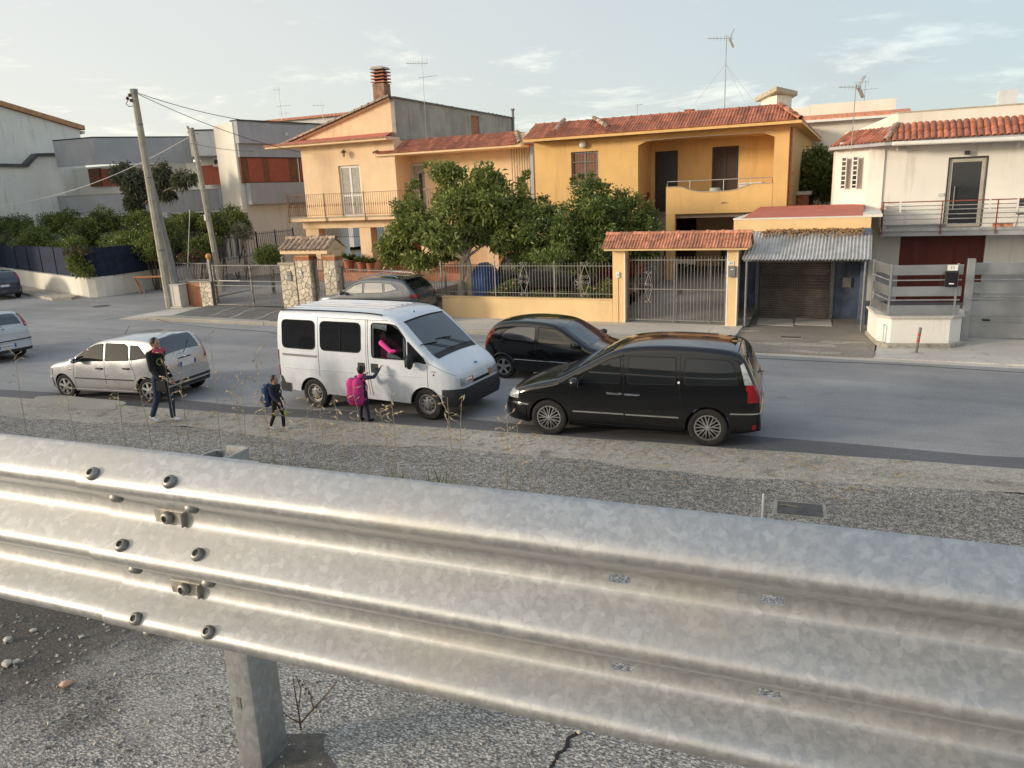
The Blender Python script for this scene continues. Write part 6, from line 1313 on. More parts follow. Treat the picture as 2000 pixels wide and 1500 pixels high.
# --- grey-leaved tree over the hedge on the left
t5 = thing('grey_tree', 'sparse grey-leaved tree in front of the grey house balcony', 'tree', (pv(270, 430, 34).x, 34, 0))
m = MB(); q_ = P3(270, 425, 34); limb(m, (q_[0], q_[1], 0), P3(272, 398, 34), .17, .12, .05, r5)
for (x, y) in ((238, 345), (262, 340), (255, 380), (300, 345), (322, 340), (350, 355), (368, 348), (235, 370)): limb(m, P3(270, 405, 34), P3(x, y, 34 + r5.uniform(-.6, .6)), .07, .02, .18, r5, 6)
m.build('trunk', BARK, t5, smooth=True)
foliage('crown', [lobe(240, 340, 34, 28, 22), lobe(265, 358, 34, 32, 36), lobe(262, 395, 33.8, 22, 22), lobe(315, 335, 34, 18, 20), lobe(312, 362, 34.2, 26, 22), lobe(350, 350, 34, 18, 18), lobe(372, 347, 34, 13, 14), lobe(322, 380, 34, 22, 10)], 620, 12, .30, .085, LEAF_G, t5, 18, .22, droop=.9)
# --- hedge shrubs behind the blue fence
HED = 'hedge shrubs behind the blue fence'
hs = [(110, 432, 33.5, 52, 30, LEAF_H, 'dark hedge top left of the balcony pillar'), (205, 428, 33, 52, 30, LEAF_H, 'dark hedge top under the grey tree'), (130, 480, 29.8, 50, 26, LEAF_L, 'light hedge shrub behind the reddish one'), (290, 480, 29.6, 50, 28, LEAF_L, 'light low hedge shrub close left of the concrete pole'), (20, 440, 33, 60, 26, LEAF_H, 'dark shrub rising at the left behind the pale hedge'), (290, 432, 32.5, 55, 26, LEAF_H, 'leafy hedge top just left of the concrete pole'), (360, 428, 33, 52, 28, LEAF_H, 'hedge top between the two concrete poles'), (455, 425, 35, 40, 30, LEAF_H, 'dark shrub against the cream tower edge'), (-30, 475, 31.5, 70, 45, LEAF_H, 'dark hedge shrub at the far left edge behind the blue fence'), (70, 470, 30.8, 60, 36, LEAF_L, 'pale green hedge shrub near the left edge'), (160, 455, 31.5, 65, 42, LEAF_H, 'hedge shrub under the grey balcony pillar'),
      (235, 470, 30.2, 62, 38, LEAF_L, 'bright hedge shrub left of the concrete pole'), (330, 455, 30.6, 62, 42, LEAF_H, 'hedge shrub just right of the concrete pole'), (420, 440, 33, 55, 36, LEAF_H, 'tall dark hedge shrub beside the cream tower edge'), (390, 478, 31, 45, 30, LEAF_H, 'low dark hedge shrub behind the second pole')]
for k, (x, y, v, rx, rz, mt_, lab) in enumerate(hs):
    q_ = P3(x, y, v); t = thing('hedge_shrub', lab, 'shrub', (q_[0], v, 0), HED); m = MB()
    for j in range(4): limb(m, (q_[0]+r5.uniform(-.2, .2), v+r5.uniform(-.2, .2), 0), (q_[0]+r5.uniform(-.9, .9), v+r5.uniform(-.5, .5), q_[2]), .05, .02, .1, r5, 4)
    m.build('stem', TWIG, t)
    lb_ = [lobe(x+r5.uniform(-.45, .45)*rx, y+r5.uniform(-.35, .5)*rz, v+r5.uniform(-.6, .6), rx*.55, rz*.6) for _ in range(6)] + [lobe(x, y+8, v, rx*.8, rz*.8)]
    foliage('foliage', lb_, 560, 10, .15, .07, mt_, t, 30+k, .22)
q_ = P3(158, 515, 26.4); t = thing('pink_shrub', 'rounded shrub with reddish top spilling over the blue fence', 'shrub', (q_[0], 26.4, 1)); m = MB()
for j in range(4): limb(m, (q_[0]+r5.uniform(-.2, .2), 26.75, .9), (q_[0]+r5.uniform(-.4, .4), 26.4, q_[2]), .03, .012, .08, r5, 4)
m.build('stem', TWIG, t); foliage('foliage', [lobe(155, 518, 26.4, 30, 26), lobe(150, 502, 26.5, 26, 18), lobe(165, 530, 26.3, 24, 16)], 420, 9, .12, .06, LEAF_H, t, 41, .15); foliage('red_tips', [lobe(140, 492, 26.4, 24, 9), lobe(165, 490, 26.4, 20, 8)], 90, 9, .10, .045, LEAF_R, t, 42, .12)
for k, (x, y, v, rx, rz, mt_, n, lab) in enumerate([(525, 497, 27.5, 34, 22, LEAF_L, 420, 'bright green rounded bush behind the driveway gate'), (472, 450, 33, 26, 20, LEAF_G, 180, 'small sparse shrub by the navy fence'), (205, 540, 28.3, 20, 14, LEAF_R, 90, 'low dry shrub in front of the blue fence'), (375, 500, 28.8, 34, 14, LEAF_R, 160, 'dry tangled shrub behind the bent-bar fence')]):
    q_ = P3(x, y, v); t = thing('garden_bush', lab, 'bush', (q_[0], v, .4), 'yard bushes'); m = MB()
    for j in range(5): limb(m, (q_[0]+r5.uniform(-.15, .15), v, .2), (q_[0]+r5.uniform(-.35, .35), v+r5.uniform(-.3, .3), q_[2]), .025, .01, .06, r5, 4)
    m.build('stem', TWIG, t); foliage('foliage', [lobe(x, y, v, rx, rz), lobe(x-rx*.4, y+rz*.4, v, rx*.6, rz*.6), lobe(x+rx*.4, y+rz*.3, v, rx*.6, rz*.7)], n, 10, .10, .055, mt_, t, 50+k, .12)
# roses and low plants along the garden wall
ROSE = pmat('rose_petal', (.62, .30, .24), .7, var=.2, vs=20, bump=0)
for k, (x, y, s_, fl) in enumerate([(985, 566, 14, 1), (1002, 556, 10, 2), (1052, 577, 9, 0), (1098, 580, 12, 0), (1150, 572, 14, 2), (1165, 575, 12, 1), (1188, 562, 18, 0), (1193, 580, 12, 0), (965, 574, 10, 1)]):
    v = 24.25; q_ = P3(x, y, v); t = thing('flower_plant', (['', 'rose with one pink bloom', 'rose with two pink blooms'][fl] if fl else 'leafy low plant') + [' below the left scroll ornament', ' just right of the left ornament', ' left of the middle fence post', ' right of the middle fence post', ' under the right scroll ornament', ' right of the right ornament', ' tall beside the gate pillar', ' low against the gate pillar', ' by the left fence post'][k], 'plant', (q_[0], v, .7), 'roses along the garden wall' if fl else 'low plants along the garden wall')
    m = MB()
    for j in range(3): limb(m, (q_[0]+r5.uniform(-.05, .05), v, .7), (q_[0]+r5.uniform(-.15, .15), v, q_[2]+.1), .008, .005, .03, r5, 3)
    m.build('stem', TWIG, t); foliage('foliage', [lobe(x, y, v, s_, s_*.8)], 70+s_*3, 7, .085, .05, LEAF_L, t, 60+k, .08)
    for j in range(fl): MB().ball((q_[0]+r5.uniform(-.15, .15), v-.12, q_[2]+r5.uniform(.0, .25)), (.05, .05, .04), 8, 5).build('bloom', ROSE, t, smooth=True)
# potted plants on the terracotta terrace
POT = pmat('terracotta_pot', (.36, .13, .065), .85, var=.15, vs=6)
for k, (x, y, s_, lab) in enumerate([(682, 515, 1.2, 'terracotta pot with arching palm leaves nearest the stone pier'), (706, 508, 1.0, 'middle terracotta pot with upright leaves'), (722, 500, .85, 'terracotta pot furthest from the stone pier')]):
    v = 32.0; q_ = pv(x, y, v); t = thing('potted_plant', lab, 'potted plant', (q_.x, v, .8), 'pots on the peach terrace'); h = .42*s_
    MB().lathe([(0, 0), (.17*s_, 0), (.24*s_, h), (.27*s_, h), (.27*s_, h+.06), (.22*s_, h+.06), (.2*s_, h*.8), (0, h*.8)], (q_.x, v, .8), 14).build('pot', POT, t, smooth=True)
    rng = np.random.default_rng(70+k); n = 46; an = rng.uniform(0, 6.28, n); pos = np.stack([q_.x-ORG[t.name].x + 0*an, 0*an, h+.02+rng.uniform(0, .1, n)], 1); ax = np.stack([np.cos(an), np.sin(an), rng.uniform(.4, 1.6, n)], 1)
    me = leaves_mesh('leaves', pos, ax, .55*s_, .06, LEAF2, rng, .6); o = bpy.data.objects.new('leaves', me); col.objects.link(o); o.parent = t
# ================================================================== vehicles
def paint(name, c, rough=.28, metal=0.0, coat=.8, dirt=None, amt=.25):
    m, t, b = newmat(name); vec = coords(t, space='object'); n1 = tnoise(t, vec, 2.2, 5, .65); n2 = tnoise(t, vec, 320, 2, .5)
    cc = mixc(t, ramp(t, n1, .3, .7), tuple(x*.94 for x in c), tuple(min(1, x*1.05) for x in c))
    if metal: cc = mixc(t, 1.0, cc, mixc(t, n2, (.88,)*3, (1.12,)*3), 'MULTIPLY')
    if dirt:
        sp = nd(t, 'ShaderNodeSeparateXYZ'); t.links.new(vec, sp.inputs[0]); k = nd(t, 'ShaderNodeMath', operation='MULTIPLY'); t.links.new(ramp(t, sp.outputs[2], .25, 1.0, 1, .25), k.inputs[0]); t.links.new(ramp(t, tnoise(t, coords(t, (1, 1, .6), 'object'), 3.5, 6, .7), .38, .72, 0, amt), k.inputs[1])
        cc = mixc(t, k.outputs[0], cc, dirt)
    t.links.new(cc, b.inputs['Base Color']); t.links.new(ramp(t, n1, .3, .7, rough-.03, rough+.05), b.inputs['Roughness']); b.inputs['Metallic'].default_value = metal
    b.inputs['Coat Weight'].default_value = coat; b.inputs['Coat Roughness'].default_value = .05; return m
def carglass(name, c=(.014, .016, .018), ior=1.5):
    m, t, b = newmat(name); b.inputs['Base Color'].default_value = rgb(c); b.inputs['Roughness'].default_value = .03; b.inputs['IOR'].default_value = ior; b.inputs['Specular IOR Level'].default_value = .5; return m
CG = carglass('tinted_car_glass'); CGW = carglass('windscreen_glass', (.030, .043, .058), 1.85)
CLEARG, _t, _b = newmat('clear_side_glass'); _tr = nd(_t, 'ShaderNodeBsdfTransparent'); _tr.inputs[0].default_value = (.72, .75, .75, 1); _gl = nd(_t, 'ShaderNodeBsdfGlossy'); _gl.inputs['Roughness'].default_value = .02; _fr = nd(_t, 'ShaderNodeFresnel'); _fr.inputs[0].default_value = 1.5
_mx = nd(_t, 'ShaderNodeMixShader'); _t.links.new(_fr.outputs[0], _mx.inputs[0]); _t.links.new(_tr.outputs[0], _mx.inputs[1]); _t.links.new(_gl.outputs[0], _mx.inputs[2]); _t.links.new(_mx.outputs[0], _t.nodes['Material Output'].inputs[0])
BLKPL = pmat('black_bumper_plastic', (.022, .022, .024), .6, var=.2, vs=4, bump=.05, space='object', dirt=(.07, .065, .06), dirt_amt=.4)
RUBBER = pmat('tyre_rubber', (.022, .021, .020), .85, var=.2, vs=9, bump=.1, space='object', dirt=(.085, .075, .06), dirt_amt=.5)
UNDER = pmat('underbody_black', (.008, .008, .008), .9, var=.1, bump=0, space='object')
ALLOY = pmat('silver_alloy', (.52, .52, .51), .32, metal=.85, var=.1, vs=5, bump=0, space='object', dirt=(.2, .17, .13), dirt_amt=.35)
STEELW = pmat('rusty_steel_wheel', (.25, .24, .23), .55, metal=.4, var=.2, vs=9, bump=0, space='object', dirt=(.16, .09, .05), dirt_amt=.55)
CHROME = pmat('chrome_trim', (.75, .75, .74), .12, metal=1.0, var=.04, bump=0, space='object')
LAMPR = pmat('red_tail_lens', (.28, .010, .016), .12, var=.15, vs=9, bump=0, spec=.7, space='object'); LAMPC = pmat('clear_lens', (.52, .53, .53), .10, metal=.45, var=.25, vs=12, bump=0, spec=.8, space='object'); LAMPO = pmat('amber_lens', (.60, .17, .03), .15, var=.1, bump=0, space='object')
PLATE = pmat('plate_white', (.70, .70, .69), .5, var=.04, bump=0, space='object'); PLATEB = pmat('plate_blue', (.03, .08, .38), .5, var=.04, bump=0, space='object')
SEAM = pmat('panel_gap', (.012, .012, .012), .8, var=.1, bump=0, space='object')

def interp(P):
    xs = [p[0] for p in P]; zs = [p[1] for p in P]
    def f(x): return float(np.interp(x, xs, zs))
    return f
def smooth_curve(P, k=6): return spline(P, k)
class Car:
    def __init__(s, name, label, cat, loc, rot, prof, width, belt, wheels, low, tum=.16, rr=.09, crown=.05, a_low=.07, a_up=.03, zm=.62, group=None, archR=1.13, topk=1.15):
        s.t = thing(name, label, cat, loc, group, rotz=rot); pf = sorted(smooth_curve(prof, 6), key=lambda p: p[0]); s.pf = pf; s.ztop_ = interp(pf); s.W = interp(sorted(smooth_curve(width, 5))); s.belt = interp(belt); s.low = interp(low); s.wh = wheels; s.tum, s.rr, s.cr, s.al, s.au, s.zm = tum, rr, crown, a_low, a_up, zm
        s.zroof = max(p[1] for p in pf); s.x0, s.x1 = pf[0][0], pf[-1][0]; s.aR = archR; s.tk = topk
    def zt(s, x): return s.ztop_(x)
    def zl(s, x):
        z = s.low(x)
        for (xc, r) in s.wh:
            Ra = r*s.aR
            if abs(x-xc) < Ra: z = max(z, r + math.sqrt(Ra*Ra-(x-xc)**2))
        return min(z, s.zt(x)-.04)
    def sy(s, x, z):
        w = s.W(x); zb = s.belt(x); z0 = .18
        if z <= zb: f = 1 - s.al*max(0, (s.zm-z)/(s.zm-z0))**2 - s.au*max(0, (z-s.zm)/max(zb-s.zm, .05))**2
        else: f = 1 - s.au - s.tum*max(0, (z-zb)/max(s.zroof-zb, .1))**s.tk
        return w*f
    def top_geo(s, x):
        zt = s.zt(x); rr = min(s.rr, (zt-s.zl(x))*.45); zs = zt-s.cr*.8-rr; ye = s.sy(x, zs); ra = min(rr*1.15, ye*.4); return zt, rr, zs, ye, ra
    def sec(s, x, N=12, M=5, K=6):
        zt, rr, zs, ye, ra = s.top_geo(x); zl = min(s.zl(x), zs-.01); P = []
        for i in range(N): z = lerp(zl, zs, i/(N-1)); P.append((s.sy(x, z), z))
        zA = zt - s.cr*((ye-ra)/ye)**2
        for i in range(1, M+1): a = math.pi/2*i/M; P.append((ye-ra*(1-math.cos(a)), zs + (zA-zs)*math.sin(a)))
        for i in range(1, K+1): y = (ye-ra)*(1-i/K); P.append((y, zt - s.cr*(y/ye)**2))
        return P
    def top(s, x, fy):
        """point on the upper surface: fy from -1 to 1 across the flat of the roof, bonnet or screen"""
        zt, rr, zs, ye, ra = s.top_geo(x); y = (ye-ra)*fy; return Vector((x, y, zt - s.cr*(y/ye)**2))
    def ysec(s, x, z):
        zt, rr, zs, ye, ra = s.top_geo(x)
        if z <= zs: return s.sy(x, z)
        zA = zt - s.cr*((ye-ra)/ye)**2; t_ = min(1, (z-zs)/max(zA-zs, 1e-4)); return ye - ra*(1-math.sqrt(max(0, 1-t_*t_)))
    def stations(s):
        xs = [s.x0]
        for a, b_ in zip(s.pf, s.pf[1:]):
            L = math.hypot(b_[0]-a[0], b_[1]-a[1]); k = max(1, int(L/.05))
            for i in range(1, k+1): xs.append(lerp(a[0], b_[0], i/k))
        for (xc, r) in s.wh:
            Ra = r*s.aR
            for i in range(25): xs.append(xc + Ra*1.001*math.cos(math.pi*i/24))
        xs = sorted(xs); out = [xs[0]]
        for x in xs:
            if x-out[-1] > .0025: out.append(x)
        return out
    def body(s, mat, holes=(), name='body', hole_side=-1):
        xs = s.stations(); m = MB(); secs = [s.sec(x) for x in xs]; n = len(secs[0])
        for i, x in enumerate(xs):
            P = secs[i]; m.v += [(x, y, z) for y, z in P] + [(x, -y, z) for y, z in P[-2::-1]]
        k = 2*n-1
        def inh(x, z): return any(s.inside(h, x, z) for h in holes)
        for i in range(len(xs)-1):
            for j in range(k-1):
                a = (i*k+j, i*k+j+1, (i+1)*k+j+1, (i+1)*k+j)
                if holes:
                    c_ = [m.v[q] for q in a]; cx = sum(q[0] for q in c_)/4; cy = sum(q[1] for q in c_)/4; cz = sum(q[2] for q in c_)/4
                    if cy*hole_side > .2 and j > 0 and inh(cx, cz): continue
                m.f.append(a); m.m.append(0)
            m.f.append((i*k+k-1, i*k, (i+1)*k, (i+1)*k+k-1)); m.m.append(1)
        m.f.append(tuple(range(k))[::-1]); m.m.append(0); e = (len(xs)-1)*k; m.f.append(tuple(e+j for j in range(k))); m.m.append(0)
        o = m.build(name, [mat, UNDER], s.t, smooth=True, sharp=38); return o
    @staticmethod
    def inside(poly, x, z):
        c_ = False; n = len(poly)
        for i in range(n):
            a, b_ = poly[i], poly[(i+1) % n]
            if (a[1] > z) != (b_[1] > z) and x < (b_[0]-a[0])*(z-a[1])/(b_[1]-a[1])+a[0]: c_ = not c_
        return c_
    def side(s, name, poly, mat, off=.006, sides=(1, -1), nx=16, nz=5, parent=None, rnd=0):
        """sheet following the flank inside an outline given in length and height"""
        x0, x1 = min(p[0] for p in poly), max(p[0] for p in poly); cols = []; out = []
        def span(x):
            zs = []
            for i in range(len(poly)):
                a, b_ = poly[i], poly[(i+1) % len(poly)]
                if (a[0] <= x <= b_[0] or b_[0] <= x <= a[0]):
                    if abs(b_[0]-a[0]) < 1e-9: zs += [a[1], b_[1]]
                    else: zs.append(lerp(a[1], b_[1], (x-a[0])/(b_[0]-a[0])))
            return min(zs), max(zs)
        xs = sorted(set([lerp(x0, x1, i/nx) for i in range(nx+1)] + [p[0] for p in poly]))
        for sd in sides:
            m = MB(); rows = []; 
            for x in xs:
                xx = min(max(x, x0+1e-5), x1-1e-5); a, b_ = span(xx); rows.append([(xx, sd*(s.ysec(xx, lerp(a, b_, j/nz))+off), lerp(a, b_, j/nz)) for j in range(nz+1)])
            m.grid(rows, flip=(sd < 0)); back = [[(p[0], p[1]-sd*.012, p[2]) for p in r_] for r_ in rows]; m.grid(back, flip=(sd > 0))
            for e in (0, -1): m.grid([rows[e], back[e]], flip=(sd < 0) != (e == 0))
            m.grid([[r_[0] for r_ in rows], [r_[0] for r_ in back]], flip=(sd > 0)); m.grid([[r_[-1] for r_ in rows], [r_[-1] for r_ in back]], flip=(sd < 0))
            out.append(m.build(name, mat, parent or s.t, smooth=True, sharp=50))
        return out
    def line(s, name, pts, mat, r=.004, sides=(1, -1), off=.0, step=.06, parent=None, closed=False):
        P = list(pts) + ([pts[0]] if closed else [])
        for sd in sides:
            q = []
            for a, b_ in zip(P, P[1:]):
                L = math.hypot(b_[0]-a[0], b_[1]-a[1]); k = max(1, int(L/step))
                for i in range(k): x, z = lerp(a[0], b_[0], i/k), lerp(a[1], b_[1], i/k); q.append((x, sd*(s.ysec(x, z)+off), z))
            x, z = P[-1]; q.append((x, sd*(s.ysec(x, z)+off), z)); MB().tube(q, r, 5).build(name, mat, parent or s.t)
    def slab(s, name, x0, x1, f0, f1, mat, off=.006, n=14, k=8, cy=0.0, parent=None, g0=None, g1=None):
        """sheet on the upper surface between two stations; f = half span as a fraction at each end (g for the other side)"""
        rows = []
        for i in range(n+1):
            t_ = i/n; x = lerp(x0, x1, t_); f = lerp(f0, f1, t_); g = -f if g0 is None else lerp(g0, g1, t_); row = []
            for j in range(k+1):
                fy = lerp(g, f, j/k); p = s.top(x, fy); e = .004; d = s.top(x+e, fy)-s.top(x-e, fy); w = s.top(x, min(fy+.02, 1.2))-s.top(x, fy-.02); nn = d.cross(w); nn = nn.normalized() if nn.length > 1e-9 else Vector((0, 0, 1))
                if nn.z < 0 or (abs(nn.z) < .02 and nn.x*(x) < 0): nn = -nn
                row.append(p + nn*off)
            rows.append(row)
        m = MB(); m.grid(rows, flip=(x1 < x0)); return m.build(name, mat, parent or s.t, smooth=True, sharp=60)
    def outline(s, z, xa, front):
        xe = s.x1 if front else s.x0; n = 28; pts = []; xs_ = [lerp(xa, xe, math.sin(math.pi/2*i/n)) for i in range(n+1)]
        last = None
        for x in xs_:
            if s.zt(x)-.002 < z: break
            last = x; pts.append((x, s.ysec(x, z)))
        if len(pts) < 2: pts = [(xa, s.ysec(xa, z)), (xa+(.01 if front else -.01), s.ysec(xa, z))]
        xl, yl = pts[-1]
        for i in range(1, 7): pts.append((xl, yl*(1-i/6)))
        return pts + [(x, -y) for x, y in pts[-2::-1]]
    def wrap(s, name, z0, z1, xa, front, mat, off=.012, s0=0.0, s1=1.0, rows=4, cols=40, parent=None, bulge=0.0, z0b=None, z1b=None):
        """band wrapped round the nose or the tail"""
        R_ = []
        for j in range(rows+1):
            f = j/rows; zc = lerp((z0+(z0b if z0b is not None else z0))/2, (z1+(z1b if z1b is not None else z1))/2, f); O = s.outline(zc, xa, front); cum = [0]
            for a, b_ in zip(O, O[1:]): cum.append(cum[-1]+math.hypot(b_[0]-a[0], b_[1]-a[1]))
            row = []
            for i in range(cols+1):
                u_ = lerp(s0, s1, i/cols); zz = lerp(lerp(z0, z0b if z0b is not None else z0, i/cols), lerp(z1, z1b if z1b is not None else z1, i/cols), f)
                t_ = u_*cum[-1]; x = float(np.interp(t_, cum, [p[0] for p in O])); y = float(np.interp(t_, cum, [p[1] for p in O])); e = cum[-1]*.004
                dx = float(np.interp(t_+e, cum, [p[0] for p in O])-np.interp(t_-e, cum, [p[0] for p in O])); dy = float(np.interp(t_+e, cum, [p[1] for p in O])-np.interp(t_-e, cum, [p[1] for p in O])); L = math.hypot(dx, dy) or 1; nx, ny = -dy/L, dx/L
                if (nx*(1 if front else -1)) < -.2 or (abs(nx) < .2 and ny*y < 0): nx, ny = -nx, -ny
                o_ = off + bulge*math.sin(math.pi*f); row.append((x+nx*o_, y+ny*o_, zz))
            R_.append(row)
        m = MB(); m.grid(R_, flip=not front); inn = [[(p[0]-(.03 if front else -.03)*1, p[1]*.985, p[2]) for p in r_] for r_ in R_]; m.grid([R_[-1], inn[-1]], flip=not front); m.grid([inn[0], R_[0]], flip=not front)
        return m.build(name, mat, parent or s.t, smooth=True, sharp=50)
    def put_wheels(s, style, w=.20, inset=.0):
        for (xc, r) in s.wh:
            for sd in (1, -1):
                y = sd*(s.W(xc)*.975-.01-inset); wheel(s.t, xc, y, r, w, sd, style)
    def mirror(s, x, z, mat, sides=(1, -1), size=(.09, .11, .085)):
        for sd in sides:
            y = s.sy(x, z); m = MB(); m.tube([(x, sd*(y-.01), z-.02), (x-.01, sd*(y+.07), z)], .022, 6); m.ball((x-.02, sd*(y+.10+size[1]*.5), z+.02), size, 12, 8); o = m.build('mirror', mat, s.t, smooth=True)
            mm = MB(); c_ = Vector((x-.02-size[0]*.82, sd*(y+.10+size[1]*.5), z+.02)); mm.obox(c_, (.006, size[1]*.74, size[2]*.68), Matrix.Identity(3)); mm.build('mirror_glass', CGW, o)
    def handle(s, x, z, mat, L=.10, sides=(1, -1), h=.018):
        for sd in sides: y = s.sy(x, z); MB().tube([(x-L, sd*(y-.005), z), (x-L*.8, sd*(y+.03), z), (x+L*.8, sd*(y+.03), z), (x+L, sd*(y-.005), z)], h, 6).build('door_handle', mat, s.t, smooth=True)
def wheel(parent, x, y, r, w, sd, style):
    """rim and disc as the wheel, its tyre as a sub-part"""
    c_ = Vector((x, y-sd*w/2, r)); ri = r*(.66 if style != 'steel' else .62)
    m = MB(); o_ = sd
    def L(prof, n=28): m.lathe([(a, b_*o_ if o_ > 0 else b_*o_) for a, b_ in prof], c_, n, 'y')
    if style == 'steel':
        L([(ri*1.02, .40*w), (ri*1.0, .44*w), (ri*.93, .44*w), (ri*.90, .25*w), (ri*.72, .20*w), (ri*.5, .34*w), (ri*.30, .36*w), (ri*.28, .44*w), (0, .46*w)])
        for k in range(9): a = 2*math.pi*k/9; p_ = c_ + Vector((math.cos(a)*ri*.61, o_*.285*w, math.sin(a)*ri*.61)); m.cyl(p_, p_ + Vector((0, o_*.012, 0)), ri*.085, 8, 1)
        for k in range(5): a = 2*math.pi*k/5; p_ = c_ + Vector((math.cos(a)*ri*.38, o_*.35*w, math.sin(a)*ri*.38)); m.cyl(p_, p_ + Vector((0, o_*.02, 0)), ri*.05, 6)
        mats = [STEELW, UNDER]
    else:
        L([(ri*1.02, .40*w), (ri*1.02, .46*w), (ri*.93, .46*w), (ri*.90, .34*w), (ri*.88, .1*w)])
        m.lathe([(ri*.9, .12*w*o_), (0, .12*w*o_)], c_, 20, 'y', 1)
        ns = {'five': 5, 'multi': 18, 'six': 6}[style]; wid = {'five': .17, 'multi': .055, 'six': .15}[style]
        for k in range(ns):
            a = 2*math.pi*k/ns + .3; sw = (.28 if style == 'multi' else 0)*(1 if k % 2 else -1)
            p0 = c_ + Vector((math.cos(a+sw)*ri*.16, o_*.42*w, math.sin(a+sw)*ri*.16)); p1 = c_ + Vector((math.cos(a)*ri*.94, o_*.38*w, math.sin(a)*ri*.94)); m.beam(p0, p1, ri*wid*(2 if style != 'multi' else 1.5), .02, 0, up=(0, 1, 0))
            if style == 'five': m.beam(p0, p1, ri*.10, .032, 0, up=(0, 1, 0))
        m.lathe([(ri*.22, .36*w*o_), (ri*.20, .47*w*o_), (0, .49*w*o_)], c_, 14, 'y'); mats = [ALLOY, UNDER]
    o = m.build('wheel', mats, parent, smooth=True, sharp=30)
    t_ = MB(); pr = [(ri*.99, .38), (r*.74, .46), (r*.88, .50), (r*.965, .44), (r, .30), (r, -.30), (r*.96, -.46), (ri*.99, -.42)]; t_.lathe([(a, b_*w*o_) for a, b_ in pr], c_, 32, 'y'); t_.build('tyre', RUBBER, o, smooth=True, sharp=35)
    return o
def plate(car, x, y, z, nrm_x, tilt=0, w=.52, h=.11):
    o = MB().obox((x, y, z), (.006, w/2, h/2), Matrix.Rotation(tilt, 3, 'Y')).build('number_plate', PLATE, car.t)
    for sd in (-1, 1): MB().obox((x+nrm_x*.003, y+sd*(w/2-.03), z), (.006, .028, h/2), Matrix.Rotation(tilt, 3, 'Y')).build('plate_band', PLATEB, o)
    return o
def place(pxF, pxR, wb_mid, half_w, side):
    """centre and heading of a car from where its near front and rear tyres touch the road"""
    f, r_ = pz(*pxF, 0), pz(*pxR, 0); h = math.atan2(f.y-r_.y, f.x-r_.x); d = Vector((math.cos(h), math.sin(h), 0)); left = Vector((-d.y, d.x, 0)); mid = (f+r_)/2
    c_ = mid - left*half_w*side - d*wb_mid; return (c_.x, c_.y, 0), h
def rounded(poly, r=.06, n=4):
    out = []
    k = len(poly)
    for i in range(k):
        p0, p1, p2 = Vector(poly[i-1]).to_2d(), Vector(poly[i]).to_2d(), Vector(poly[(i+1) % k]).to_2d(); a = (p0-p1); b_ = (p2-p1); ra = min(r, a.length*.45, b_.length*.45); A_, B_ = p1+a.normalized()*ra, p1+b_.normalized()*ra
        for j in range(n+1): t_ = j/n; out.append(tuple((1-t_)**2*A_ + 2*t_*(1-t_)*p1 + t_*t_*B_))
    return out

# ---------------------------------------------------------------- white minibus
loc, rot = place((834, 822), (617, 797), .0, .97, -1)
nose = lambda P, x0=1.5, f=.77: [(x if x < x0 else x0+(x-x0)*f, z) for x, z in P]
van = Car('white_minibus', 'white passenger van with black bumper standing in the road', 'van', loc, rot,
  nose([(-2.38, .42), (-2.385, .75), (-2.375, 1.3), (-2.355, 1.85), (-2.31, 2.06), (-2.22, 2.125), (-1.5, 2.145), (-.5, 2.145), (.25, 2.125), (.62, 2.07), (.86, 1.96), (1.2, 1.66), (1.56, 1.335), (1.72, 1.255), (2.1, 1.09), (2.28, .985), (2.345, .86), (2.37, .68), (2.375, .42)]),
  nose([(-2.39, .93), (-2.2, .965), (-1.5, .985), (.6, .985), (1.4, .965), (1.9, .925), (2.2, .83), (2.33, .72), (2.38, .66)]), [(-2.4, 1.22), (1.0, 1.20), (2.4, 1.0)], [(-1.42, .325), (1.43, .325)], [(-2.4, .40), (-1.9, .36), (1.9, .32), (2.38, .40)], tum=.115, rr=.13, crown=.045, a_low=.03, a_up=.015, zm=.75, topk=1.35)
VW = paint('white_van_paint', (.65, .685, .725), .32, dirt=(.33, .29, .24), amt=.55)
wr = rounded([(-2.20, 1.30), (-1.28, 1.30), (-1.28, 1.90), (-2.20, 1.90)], .12); wm2 = rounded([(-1.13, 1.30), (-.08, 1.30), (-.08, 1.90), (-1.13, 1.90)], .12); wf = rounded([(.20, 1.22), (1.02, 1.22), (1.02, 1.63), (.80, 1.88), (.62, 1.91), (.20, 1.91)], .07); wq = rounded([(1.07, 1.22), (1.48, 1.16), (1.43, 1.26), (1.07, 1.585)], .03)
hole = [(.25, 1.27), (.99, 1.27), (.99, 1.62), (.78, 1.84), (.25, 1.86)]
van.body(VW, holes=[hole])
for w_, nm in ((wr, 'rear_window'), (wm2, 'middle_window')):
    van.side(nm, w_, CG, .004); van.line('window_seal', w_, SEAM, .012, off=.002, closed=True, step=.2)
    c_ = [(x, z) for x, z in w_]
van.side('door_window', wf, CLEARG, .004, sides=(-1,)); van.side('door_window', wf, CG, .004, sides=(1,)); van.line('window_seal', wf, SEAM, .014, off=.002, closed=True, step=.2)
van.side('quarter_window', wq, CG, .004); van.line('window_seal', wq, SEAM, .008, off=.002, closed=True, step=.2)
van.line('window_bar', [(-.60, 1.32), (-.60, 1.88)], SEAM, .010, off=.008)
